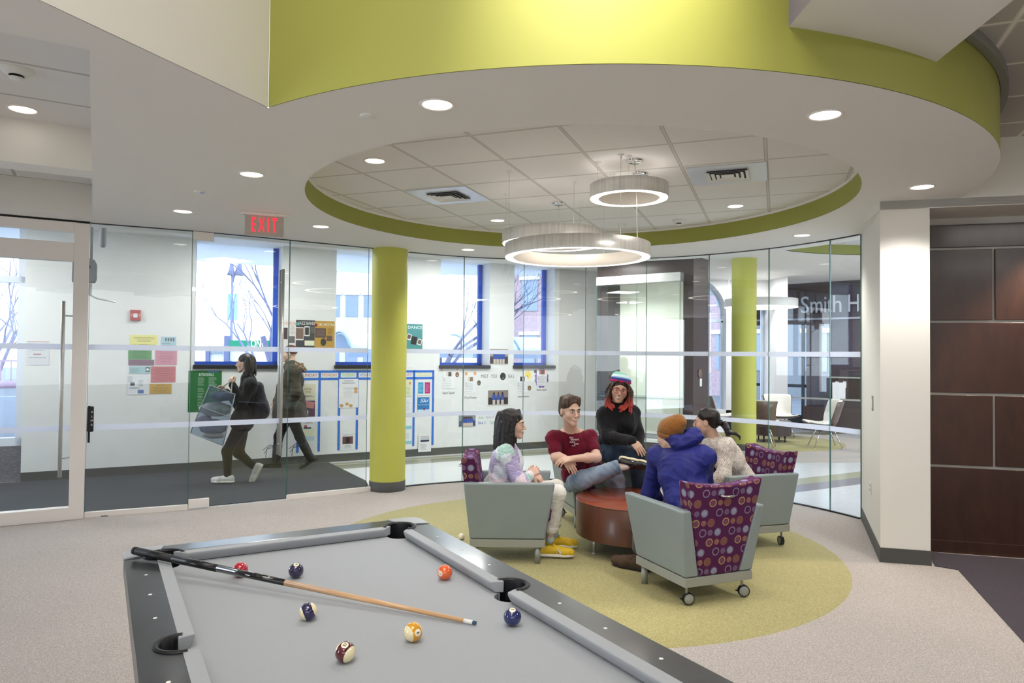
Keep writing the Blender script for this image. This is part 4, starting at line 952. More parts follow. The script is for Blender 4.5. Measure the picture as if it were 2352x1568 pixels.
def armchair(label):
    e=empty('armchair',(0,0,0),0,label,'armchair','sage and purple armchairs on casters')
    m=MB(); w,d0,d1=.272,-.285,.30
    m.box((0,d0+.012,.16),(2*w,.024,.06)); m.box((0,d1-.012,.16),(2*w,.024,.06)); m.box((-w+.012,(d0+d1)/2,.16),(.024,d1-d0-.04,.06)); m.box((w-.012,(d0+d1)/2,.16),(.024,d1-d0-.04,.06)); m.box((0,(d0+d1)/2,.182),(2*w-.04,d1-d0-.04,.012))
    m.build('base_frame',greym,e,bevel=.002)
    for sx in (-1,1):
        MB().cyl((sx*.235,.245,.004),(sx*.235,.245,.135),.023,seg=24).build('leg',greym,e)
        v=[(sx*.272,-.285,.192),(sx*.165,-.285,.192),(sx*.165,.30,.192),(sx*.272,.30,.192),(sx*.333,-.335,.635),(sx*.262,-.335,.635),(sx*.262,.372,.635),(sx*.333,.372,.635)]
        MB().hexa(v).build('armrest',vinyl,e,bevel=.014,seg=4)
        # caster
        c=empty('caster',(sx*.225,-.235,.0)); c.parent=e; c.rotation_euler=(0,0,R_(68 if sx>0 else 78))
        MB().cyl((0,0,.07),(0,0,.135),.009,seg=12).build('stem',greym,c)
        for s2 in (-1,1):
            MB().lathe([(0,.012),(.030,.010),(.034,.006)],(s2*.006,-.012,.043),28,M=Matrix.Rotation(s2*PI/2,3,'Y')).build('hub_cap',greym,c)
            MB().lathe([(.034,.002),(.0385,.004),(.0385,.010),(.034,.0125)],(s2*.004,-.012,.043),28,M=Matrix.Rotation(s2*PI/2,3,'Y')).build('tyre',blackr,c)
        MB().box((0,.028,.045),(.014,.03,.006)).build('brake_pedal',black,c)
    # back
    nx,nz=14,10; vs=[];fs=[]
    def back(u,t,side):
        z=.192+t*(.795-.192); ww=.162+(.262-.162)*min(1,(z-.192)/.443) if z<.635 else .266+.03*(z-.635)/.16
        x=u*ww; z2=z+ (t**4)*(abs(u)**2.2*.035-.008); y=-.283-.075*t+ (0 if side else .14-.02*t)+ (1-u*u)*(-.012 if side else -.022)*t
        return (x,y,z2)
    for side in (0,1):
        for j in range(nz+1):
            for i in range(nx+1): vs.append(back(-1+2*i/nx,j/nz,side))
    k=(nx+1)*(nz+1)
    for s_ in (0,1):
        for j in range(nz):
            for i in range(nx):
                a=s_*k+j*(nx+1)+i; fs.append((a,a+1,a+nx+2,a+nx+1))
    for i in range(nx): fs.append((i,i+1,k+i+1,k+i)); a=nz*(nx+1)+i; fs.append((a,a+1,k+a+1,k+a))
    for j in range(nz):
        for i in (0,nx): a=j*(nx+1)+i; fs.append((a,a+nx+1,k+a+nx+1,k+a))
    o=MB().add(vs,fs,True).build('backrest',fabm,e,bevel=.014,seg=3); uvbox(o,(.02,.01))
    o=MB().hexa([(-.17,-.16,.30),(.17,-.16,.30),(.19,.345,.30),(-.19,.345,.30),(-.215,-.16,.415),(.215,-.16,.415),(.225,.36,.425),(-.225,.36,.425)]).build('seat_cushion',fabm,e,bevel=.03,seg=4); uvbox(o)
    o=MB().hexa([(-.166,-.2,.19),(.166,-.2,.19),(.166,.30,.19),(-.166,.30,.19),(-.20,-.2,.31),(.20,-.2,.31),(.20,.325,.31),(-.20,.325,.31)]).build('seat_base',fabm,e,bevel=.01); uvbox(o)
    h=MB(); zz=.725; yb=-.283-.075*.88-.012
    h.tube([(-.058,yb+.004,zz),(-.058,yb-.012,zz),(-.052,yb-.026,zz),(0,yb-.033,zz-.004),(.052,yb-.026,zz),(.058,yb-.012,zz),(.058,yb+.004,zz)],[.010,.006,.006,.008,.006,.006,.010],12); h.build('pull_handle',chrome,e)
    return e
def setchair(o,x,y,fx,fy): o.location=(x,y,.006); o.rotation_euler=(0,0,math.atan2(-fx,fy)); return o
chA=armchair('armchair seen from behind, patterned purple back, where the person in the orange beanie sits')
setchair(chA,1.273,4.956,-.38,.925)
chB=copy_tree(chA); chB['label']='armchair seen from its side at left, where the woman in the pastel sweater sits'; setchair(chB,-.03,5.80,1,.0)
chC=copy_tree(chA); chC['label']='armchair facing the camera behind the drum table, with the man in the maroon T-shirt'; setchair(chC,.80,7.0,.22,-.975)
chD=copy_tree(chA); chD['label']='armchair at right with lit purple inner back, where the woman with a ponytail sits'; setchair(chD,2.05,6.29,-.95,-.31)
# drum table
e=empty('drum_table',(1.06,5.99,.006),0,'round cherry wood drum coffee table between the four armchairs','table')
MB().lathe([(.505,.142),(.505,.424),(.503,.426)],seg=96).build('drum',wood_table_side,e); MB().lathe([(0,.430),(.506,.430),(.508,.428),(.508,.424),(.505,.422)],seg=96).build('tabletop',wood_table_top,e)
MB().lathe([(0,.145),(.503,.145)],seg=64).build('underside',wood_dark,e)
for a in (202,292,22,112): 
    c_=(.40*math.cos(R_(a)),.40*math.sin(R_(a))); l=MB().cyl((*c_,.012),(*c_,.144),.011,.017,16); l.lathe([(0,0),(.017,0),(.017,.008),(.0,.014)],(*c_,0),20); l.build('leg',metal,e)
# ------------------------------------------------------------------ papers and drawings on the corridor wall
MP=Matrix((WD,ZV,-WN)).transposed().to_4x4()
def colm(h): return mat('print_'+h.strip('#'),h,.75)
class Sheet:
    """flat paper on the wall; children in sheet units u,v in 0..1 from the lower left corner"""
    def __init__(s,x0,y0,x1,y1,col,label,cat='poster',name='poster',group=None,n=-.004,tilt=0):
        s0,za=onwall(x0,y0,n); s1,zb=onwall(x1,y1,n); zc0=onwall((x0+x1)/2,y0,n)[1]; zc1=onwall((x0+x1)/2,y1,n)[1]
        s.w=s1-s0; s.h=zc0-zc1; s.n=0
        o=MB().box((0,0,0),(s.w,s.h,.0015)).build(name,colm(col)); mm=MP.copy(); mm.translation=WP((s0+s1)/2,n,(zc0+zc1)/2); o.matrix_world=mm@Matrix.Rotation(R_(tilt),4,'Z'); s.o=o; tag(o,label,cat,group)
    def uv(s,u,v): return ((u-.5)*s.w,(v-.5)*s.h)
    def rect(s,name,u0,v0,u1,v1,col,rot=0):
        s.n+=1; a=s.uv(u0,v0); b=s.uv(u1,v1); M_=Matrix.Rotation(R_(rot),3,'Z') if rot else None
        return MB().box(((a[0]+b[0])/2,(a[1]+b[1])/2,.0012+.0003*s.n),(b[0]-a[0],b[1]-a[1],.0005),M_).build(name,colm(col),s.o)
    def ell(s,name,u,v,ru,rv,col):
        s.n+=1; a=s.uv(u,v); return MB().lathe([(0,0),(1,0)],(0,0,0),24).build(name,colm(col),s.o) and s._last(a,ru*s.w,rv*s.h)
    def _last(s,a,rx,ry):
        o=[c for c in COL.objects if c.parent==s.o][-1]; 
        for v in o.data.vertices: v.co.x*=rx; v.co.y*=ry
        o.location=(a[0],a[1],.0012+.0003*s.n); return o
    def lines(s,u0,v0,u1,v1,n_,col='#8d9096',seed=1,th=.35,cen=False,name='text_lines'):
        s.n+=1; rg=random.Random(seed); m=MB()
        for k in range(n_):
            v=v1-(k+.5)*(v1-v0)/n_; l=(u1-u0)*rg.uniform(.6,1); ua=u0+((u1-u0)-l)/2 if cen else u0; a=s.uv(ua,v); b=s.uv(ua+l,v)
            m.box(((a[0]+b[0])/2,a[1],.0012+.0003*s.n),(b[0]-a[0],abs(v1-v0)/n_*s.h*th,.0005))
        return m.build(name,colm(col),s.o)
    def txt(s,t,u,v,size,col,width=None,name='lettering',shear=0,off=0):
        s.n+=1; a=s.uv(u,v); return text(name,t,size*s.h,colm(col),s.o,loc=(a[0],a[1],.0012+.0003*s.n),extrude=.0004,width=width*s.w if width else None,shear=shear,offset=off)
G1='coloured notices left of the widest window'
p=Sheet(299,769,361,801,'#e6df86','pale yellow notice with bold middle line, topmost left of the coloured notices','notice','notice',G1); p.txt('have an EMERGENCY issue?',.5,.28,.17,'#6f6b45',.8); p.lines(.12,.5,.9,.85,4,'#8f8b5c',2,.3,True)
p=Sheet(370,773,404,806,'#a5c6d4','pale blue notice with four small dark symbols, upper right of the coloured notices','notice','notice',G1); p.lines(.05,.1,.9,.6,4,'#7c9aa6',3)
for k in range(4): p.rect('symbol',.27+.17*k,.68,.37+.17*k,.92,'#4d565a')
p=Sheet(295,803,348,825,'#4e9350','green notice just below the upper frosted band','notice','notice',G1); p.lines(.05,.08,.97,.92,6,'#3a7040',4,.4,True)
p=Sheet(357,804,406,838,'#c98398','pink notice to the right of the green one','notice','notice',G1); p.lines(.15,.08,.85,.92,8,'#a66478',5,.3,True)
p=Sheet(295,826,354,839,'#7a566e','narrow plum coloured notice under the green one','notice','notice',G1); p.lines(.1,.1,.9,.9,3,'#67485d',6,.3,True)
p=Sheet(297,841,345,858,'#9bc0c6','light teal notice with a small car symbol','notice','notice',G1); p.lines(.04,.1,.6,.75,5,'#6f9096',7); p.rect('symbol_box',.77,.25,.97,.9,'#45525a'); p.rect('car_symbol',.8,.45,.94,.62,'#e9eef0'); p.rect('car_roof',.835,.6,.905,.75,'#e9eef0')
p=Sheet(347,841,403,878,'#bd5c62','large red notice below the pink one','notice','notice',G1); p.lines(.04,.06,.96,.94,8,'#98444b',8,.3,True)
p=Sheet(344,881,394,904,'#c9a565','mustard notice, lowest of the coloured notices','notice','notice',G1); p.txt('Got a ????',.5,.86,.16,'#6a5532',.36); p.lines(.03,.05,.97,.7,6,'#a5864d',9,.3,True)
p=Sheet(293,861,338,906,'#dfe1e6','white sheet with small pictures under the teal notice','notice','notice',G1); p.lines(.02,.62,.3,.95,8,'#9a9ea6',1); p.lines(.55,.42,.8,.75,7,'#9a9ea6',2); p.rect('photo',.14,.46,.36,.62,'#55565e'); p.rect('blue_cup',.52,.06,.82,.24,'#6b7fb5'); p.lines(.1,.3,.75,.4,2,'#9a9ea6',3)
p=Sheet(433,851,508,945,'#1f6a35','large green poster headed INTRAMURALS under the widest window'); p.txt('INTRAMURALS',.53,.90,.10,'#e9f2ea',.44); p.rect('blue_label',.58,.965,.9,1.0,'#4a6fa8')
for c_ in (.24,.58):
    for k in range(5): p.ell('round_icon',c_,.83-.155*k,.03,.024,'#b9d4bd') if False else None
p.lines(.28,.62,.5,.84,9,'#a9c8ae',11,.28); p.lines(.6,.62,.88,.84,9,'#a9c8ae',12,.28); p.lines(.28,.1,.5,.58,13,'#a9c8ae',13,.28); p.lines(.6,.38,.88,.58,6,'#a9c8ae',14,.28)
p=Sheet(62,784,112,838,'#d5d7dc','white paper notice with a thin red top line beside the end window','notice','notice'); p.rect('red_line',.0,.985,1,1,'#b5504f'); p.lines(.2,.60,.8,.72,2,'#8c8f96',1,.3,True); p.lines(.2,.40,.75,.52,1,'#b05c66',1,.3,True); p.lines(.1,.28,.9,.34,1,'#8c8f96',2,.4); 
# fire alarm
s_,z_=onwall(311,724); e=empty('fire_alarm',WP(s_,0,z_),0,'red fire alarm strobe box on the corridor wall above the coloured notices','fire alarm'); e.matrix_world=Matrix.Translation(WP(s_,0,z_))@MP
MB().box((0,0,.02),(.125,.145,.04)).build('housing',mat('alarm_red','#b0282e',.4),e,bevel=.008); MB().box((0,-.005,.045),(.05,.055,.016)).build('strobe_lens',mat('strobe','#e8e4e2',.15),e,bevel=.004)
for sx in (-.045,.045): text('lettering','FIRE',.022,whitep,e,M=Matrix.Translation((sx,0,.0405))@Matrix.Rotation(-PI/2,4,'Z'),extrude=.0005)
G2='music posters between the two left windows'
p=Sheet(651,735,679,798,'#dedbd8','white poster headed CHORUS in orange letters, partly behind the door handle','poster','poster',G2); p.txt('CHORUS',.42,.88,.14,'#d97a62',1.0); p.rect('photo',-.0,.30,.35,.72,'#4b3f43'); p.rect('photo',.38,.17,.92,.42,'#6a6668'); p.lines(.5,.5,.95,.8,7,'#a5a3a2',4,.3,True)
p=Sheet(680,735,723,799,'#45494a','dark chalkboard style poster headed JAZZ BAND','poster','poster',G2); p.txt('JAZZ BAND',.56,.885,.15,'#eeeeea',.86); p.rect('photo_frame',.0,.28,.40,.74,'#e8e6e2'); p.rect('photo',.0,.32,.38,.71,'#7d675e'); p.rect('photo_frame',.44,.43,.71,.78,'#e8e6e2'); p.rect('photo',.47,.47,.68,.74,'#3e3836'); p.rect('score_sheet',.46,.09,.97,.27,'#e1e2c6'); p.lines(.74,.55,.97,.78,6,'#8b8f90',5,.3,True)
o=p.ell('teal_badge',.05,.86,.09,.05,'#4fa79a')
p=Sheet(723,737,768,799,'#bb9448','golden brown poster headed ORCHESTRA','poster','poster',G2); p.txt('ORCHESTRA',.56,.86,.14,'#f1ead6',.88); p.rect('photo_frame',.03,.38,.56,.73,'#5b4a3f'); p.rect('photo',.10,.43,.49,.68,'#6d5a55'); p.rect('photo_frame',.6,.26,.88,.46,'#5a5a58'); p.rect('photo',.66,.31,.81,.42,'#7d4a3c'); p.ell('oval_photo',.44,.22,.14,.14,'#3e3e3a'); p.ell('red_badge',.06,.84,.08,.06,'#8f2f28'); p.lines(.62,.52,.9,.74,6,'#8e6c30',6,.3,True)
p=Sheet(929,744,970,801,'#4f8f92','teal poster headed DANCE with three small photos, right of the column'); p.txt('DANCE',.58,.86,.16,'#e9f1ef',.78); p.rect('photo_frame',.14,.36,.38,.60,'#e6e4e0',-18); p.rect('photo',.17,.40,.35,.57,'#5d4c48',-18); p.rect('photo',.38,.18,.68,.50,'#2d2a2e',-12); p.rect('photo_frame',.72,.16,.96,.40,'#e6e4e0',-18); p.rect('photo',.75,.2,.93,.37,'#6a5d58',-18)
# calendar of blue tape -------------------------------------------------------
tape=mat('blue_tape','#2f6fce',.55)
ca=empty('tape_calendar',WP(3.85,-.002,.72),0,'large weekly calendar grid of blue tape with hand drawn day names','calendar'); 
def tapebar(s0,s1,z0,z1): 
    o=MB().hexa(slab(lambda s,n,z: WP(s,n,z)-ca.location,s0,s1,-.0026,-.0012,z0,z1)).build('tape_strip',tape,ca); return o
sA=onwall(690,860)[0]; sB=onwall(997,860)[0]; zA=onwall(900,850)[1]; zB=onwall(900,866)[1]; tw=.036
tapebar(sA,sB,zA-tw,zA); tapebar(sA,sB,zB-tw,zB)
cols=[onwall(x,950)[0] for x in (684.5,733,778.5,820,0,0,950,994)]; st=(cols[6]-cols[3])/3; cols[4]=cols[3]+st; cols[5]=cols[3]+2*st
for c_ in cols: tapebar(c_-tw/2,c_+tw/2,.165,zA)
days=[('SUNDAY','#b3566a'),('MONDAY','#d08a63'),('TUESDAY','#9bc46e'),('WEDNESDAY','#8b93b8'),('THURSDAY','#7aa58e'),('FRIDAY','#c0788c'),('SATURDAY','#d9d86f')]
for k,(dn,cc) in enumerate(days):
    wd=cols[k+1]-cols[k]-.07; mm=MP.copy(); mm.translation=WP((cols[k]+cols[k+1])/2,-.0015,(zA-tw+zB)/2)-ca.location
    text('day_name',dn,.062,colm(cc),ca,M=mm,extrude=.0004,width=wd)
G3='flyers in the tape calendar'
def fly(x0,y0,x1,y1,c,l,**k): return Sheet(x0,y0,x1,y1,c,l,'flyer','flyer',G3,**k)
p=fly(692,882,725,918,'#d9d6bd','pale yellow flyer in the Sunday column, top one'); p.txt('SPICE',.45,.68,.16,'#a88752',.5); p.txt('TIME',.45,.5,.16,'#a88752',.4); p.lines(.1,.18,.9,.3,2,'#5d5a50',1,.3,True)
p=fly(690,920,723,957,'#6d5064','purple flyer with a pink ticket and a white cup in the Sunday column'); p.rect('ticket',.25,.55,.95,.95,'#c98a84',-10); p.rect('cup',.4,.1,.55,.4,'#d7dad8')
p=fly(691,966,722,1012,'#e2e1c8','white, yellow and blue flyer in the Sunday column, lowest'); p.rect('blue_foot',0,0,1,.22,'#bcd3de'); p.rect('white_head',0,.62,1,1,'#e6e6e8'); p.rect('motif',.2,.6,.75,.68,'#444c66'); p.rect('motif',.25,.68,.45,.78,'#a9484c'); p.lines(.2,.82,.9,.95,2,'#8a8d92',1,.3,True)
p=fly(779,870,822,936,'#e6e6e8','white flyer with drawings of popcorn in the Tuesday column'); p.lines(.15,.82,.85,.97,2,'#a6a9b0',1,.4,True); p.lines(.2,.35,.75,.72,9,'#b9bbc0',2,.25,True)
for u,v in ((.14,.08),(.42,.13),(.62,.07),(.88,.55),(.88,.66)): p.ell('popcorn',u,v,.10,.055,'#c79f6a')
p=fly(783,991,814,1033,'#e4e5e7','white flyer headed TABLETOP CLUB with a group photo'); p.txt('TABLETOP CLUB',.5,.82,.07,'#4d5058',.78); p.rect('photo',.12,.33,.88,.74,'#6d4a48'); p.rect('figures',.35,.38,.65,.68,'#2b2a30'); p.lines(.2,.08,.8,.28,3,'#9a9da3',1,.3,True)
p=fly(928,872,944,910,'#dcdcb6','yellow green flyer in the Friday column, just right of the column'); p.rect('leaf',.75,.72,.95,.86,'#c9803f'); p.lines(.1,.1,.9,.6,6,'#a9c0a4',1)
p=fly(928,917,944,948,'#e3e4e8','white flyer in the Friday column just above the lower band'); p.lines(.05,.1,.95,.92,9,'#c2c5cc',1,.3)
p=fly(928,978,945,1018,'#e4e6e8','white flyer with two teal bars in the Friday column'); p.rect('teal_bar',0,.82,1,1,'#86c2cc'); p.rect('teal_bar',0,.0,1,.14,'#86c2cc'); p.lines(.1,.25,.9,.6,5,'#b5b8bd',3,.3)
p=fly(959,871,989,908,'#e2e3e6','white flyer with a blue and a magenta panel in the Saturday column'); p.rect('blue_panel',.05,.12,.45,.82,'#3f9ec9'); p.rect('magenta_panel',.55,.12,.95,.82,'#b52a78'); p.lines(.6,.2,.9,.7,6,'#d98bb5',1); p.lines(.1,.2,.4,.7,6,'#8cc7e0',2)
p=fly(959,912,986,948,'#2f78b8','blue ski flyer with white script in the Saturday column'); p.txt('Ski',.5,.78,.34,'#f2f4f8',.75,shear=.4,off=.0); p.txt('Ski & Snowboard',.5,.52,.10,'#e8eef5',.86); p.rect('snow',0,.0,1,.22,'#c9d8ea'); p.rect('skier',.5,.18,.62,.32,'#8a2f34')
p=fly(961,996,990,1037,'#e4e4e6','white flyer headed Switzerland Trip, lowest in the Saturday column',n=-.014); p.txt('Switzerland Trip',.5,.86,.085,'#9a3f4a',.66); p.rect('photo',.16,.56,.84,.80,'#b9c0ca'); p.rect('lake',.16,.56,.84,.66,'#2c3848'); p.lines(.15,.08,.7,.45,7,'#a3a6ac',1,.25)
# meet your RAs -----------------------------------------------------------------
rb=empty('whiteboard_drawing',WP(6.2,-.002,1.15),0,'hand drawn MEET YOUR RAs heading and coloured names on the wall','drawing')
def wtxt(t,x,y,h,col,w=None,name='lettering'):
    s_,z_=onwall(x,y); mm=MP.copy(); mm.translation=WP(s_,-.0015,z_)-rb.location
    hh=abs(onwall(x,y-h/2)[1]-onwall(x,y+h/2)[1]); ww=abs(onwall(x+w/2,y)[0]-onwall(x-w/2,y)[0]) if w else None
    return text(name,t,hh*1.35,colm(col),rb,M=mm,extrude=.0004,width=ww)
wtxt('MEET',1113,864,8,'#77777a',17); wtxt('YOUR',1135,864,8,'#77777a',14); wtxt("RA's",1174,864,9,'#77777a',13)
wtxt('Super Speed',1030,902,6,'#6a6a6c',27); wtxt('Fire-Power',1081,913,6,'#6a6a6c',28); wtxt('super senses',1202,910,5,'#6a6a6c',26); wtxt('Mind reader',1244,895,5,'#6a6a6c',23)
wtxt('Adic',1105,959,6,'#7fb79b',12); wtxt('Nick P.',1126,958,6,'#a9acb2',20); wtxt('Nick C',1107,971,7,'#6f86c0',18); wtxt('Taylor',1133,970,7,'#7fb7b0',18); wtxt('E',1146,958,6,'#7a70a8',4)
wtxt('Our RAs',1150,943,5,'#c08a94',14); wtxt('(name)',1237,943,5,'#c08a94',12)
def wblob(name,x,y,rx,ry,col,k=20,star=0):
    s_,z_=onwall(x,y); a=abs(onwall(x+rx,y)[0]-s_); b=abs(onwall(x,y+ry)[1]-z_); L0=rb.location
    pts=[WP(s_+a*math.cos(2*PI*i/k)*(1 if not star or i%2 else star),-.0016,z_+b*math.sin(2*PI*i/k)*(1 if not star or i%2 else star))-L0 for i in range(k)]
    o=MB().add(pts+[WP(s_,-.0018,z_)-L0],[(i,(i+1)%k,k) for i in range(k)],False).build(name,colm(col),rb); return o
wblob('flower_petals',1213,861,11,13,'#ecd23f',20,.5); wblob('flower_centre',1212,863,3.4,4,'#5b4a33')
wblob('round_portrait',1155,864,6.5,8.5,'#3a3a3c'); wblob('portrait_face',1155,867,3,4,'#8d8c8c')
for x,y in ((1071,858),(1091,857)): wblob('flame',x,y,4,5.5,'#e2a06c',10,.6)
for x,y,c_ in ((1050,860,'#8a6350'),(1216,891,'#7d6a4a'),(1100,879,'#6a5a50')): wblob('doodle_head',x,y,4.2,6,c_); wblob('doodle_face',x,y+1,2.6,4,'#e6e4df')
wblob('rose',1230,853,3.6,4.5,'#4a3f4f'); wblob('bow',1014,848,2.6,2.4,'#d99ab5'); wblob('bow',1050,848,2.2,2,'#d99ab5')
o=wblob('purple_frame',1244,868,17,24,'#7f66b5',24,.86)
G4='resident assistant profile sheets'
def prof(x0,y0,x1,y1,pc,l,px):
    p=Sheet(x0,y0,x1,y1,'#e7e8ea',l,'profile sheet','profile_sheet',G4,n=-.0045); p.rect('portrait',px[0],.70,px[1],.98,pc[0]); p.rect('person',px[0]+(px[1]-px[0])*.35,.70,px[0]+(px[1]-px[0])*.8,.95,pc[1]); p.lines(.05,.05,.9,.62,6,'#a9acb2',3,.18); p.lines(.05,.4,.2,.66,3,'#6a6c72',4,.2); return p
prof(1018,852,1043,892,('#d5cfc6','#4a4446'),'profile sheet with a pale portrait, leftmost on the board',(.25,.85))
prof(1068,864,1092,902,('#d9d2c4','#8a7564'),'profile sheet with a face close-up, above the words Fire-Power',(.25,.85))
prof(1188,864,1211,902,('#2e2c2f','#c9c2bc'),'profile sheet with a dark portrait beside the yellow flower',(.3,.75))
prof(1233,848,1256,886,('#b24a48','#3a2c30'),'profile sheet with a red portrait inside the purple drawn frame',(.25,.8))
G5='group photographs on the wall'
def gph(x0,y0,x1,y1,bg,l,k=3,seat='#3a3638'):
    p=Sheet(x0,y0,x1,y1,'#e9e7e4',l,'photograph','group_photo',G5,n=-.005); p.rect('picture',.02,.03,.98,.97,bg); p.rect('couch',.04,.06,.96,.5,seat)
    for i in range(k):
        u=.2+.6*(i+.5)/k; p.rect('blue_shirt',u-.08,.3,u+.08,.68,'#3f58a3'); p.ell('head',u,.76,.045,.09,'#5a4238' if i%2 else '#2e2624'); p.rect('legs',u-.06,.05,u+.06,.34,'#c9bcb0')
    return p
gph(1120,895,1168,930,'#8d817c','photograph of three people in blue shirts on a couch, centre of the board')
gph(1124,800,1168,837,'#a39a94','photograph of seated people between the two right windows',4,'#4a4650')
gph(1053,952,1093,980,'#8a8f93','photograph of a large group in blue shirts just below the lower band',6,'#3f4c78')
# lock box on the first glass pane, door operator
s0=GL[1]+WD*.06; d=ray(187,960); P=GL[1]+WD*.035-WN*.03; zc_=at(187,962,P.y).z; e=empty('lock_box',(P.x,P.y,zc_),math.atan2(WD.y,WD.x),'small black lock box with white figures at the edge of the first glass pane','lock')
MB().box((0,0,0),(.055,.04,.25)).build('body',black,e,bevel=.01); MB().box((-.012,0,-.05),(.02,.035,.36)).build('mount_plate',blackr,e)
for k in range(4): text('figure','ALMR'[k],.028,whitep,e,M=Matrix.Translation((.012,-.0215,.07-.042*k))@Matrix.Rotation(PI/2,4,'X'),extrude=.0005)
P=at(205,620,7.75); e=empty('door_operator',P,math.atan2(WD.y,WD.x),'grey rounded door operator with a thin metal arm behind the glass','door operator')
gb=mat('operator_grey','#8f9396',.4); MB().prism([(-.16,-.14),(.06,-.14),(.075,-.1),(.075,.06),(.05,.11),(0,.13),(-.16,.13)],-.05,.05,Matrix.Rotation(PI/2,3,'X')).build('housing',gb,e,bevel=.008)
MB().cyl((-.0,-.055,.03),(0,-.048,.03),.018,seg=20).build('key_hole',black,e); MB().box((-.02,0,-.21),(.10,.06,.12)).build('cover',mat('clear_cover','#c5cac8',.2),e); MB().tube([(0,0,-.27),(.08,0,-.31),(.26,0,-.34)],.008,8).build('arm',metal,e); MB().box((.02,0,.55),(.02,.02,.86)).build('hanger_rod',gb,e)
P=at(236,562,8.1); o=MB().lathe([(.035,.35),(.035,0),(.03,-.02),(.02,-.03),(0,-.03)],seg=20).build('ceiling_sprinkler',gb,loc=P); tag(o,'grey pendent sprinkler head behind the first glass pane, above the door operator','sprinkler')
# switch and outlet on the pillar side
for px,py,h,nm,lb in ((2005,926,.13,'light_switch','framed light switch plate on the shaded side of the white pillar'),(2001,1119,.12,'wall_outlet','white outlet plate low on the shaded side of the white pillar')):
    A=RP(0,0,0); B=Vector((3.58,7.25,0)); dd=(B-A).normalized(); nn=Vector((-dd.y,dd.x,0)); dr=ray(px,py); t=(A-EYEP).dot(nn)/dr.dot(nn); P=EYEP+dr*t
    if nn.x>0: nn=-nn
    e=empty(nm,P,math.atan2(dd.y,dd.x),lb,'wall plate'); sg=1 if (Vector((-dd.y,dd.x,0))-nn).length<.1 else -1
    MB().box((0,sg*.003,0),(.085,.008,h)).build('plate',greym if h>.125 else whitep,e,bevel=.002); MB().box((0,sg*.008,0),(.045,.006,h*.6)).build('rocker',whitep,e,bevel=.002)
    if h<.125:
        for z_ in (-.02,.02): MB().box((0,sg*.0115,z_),(.012,.002,.014)).build('socket',black,e)
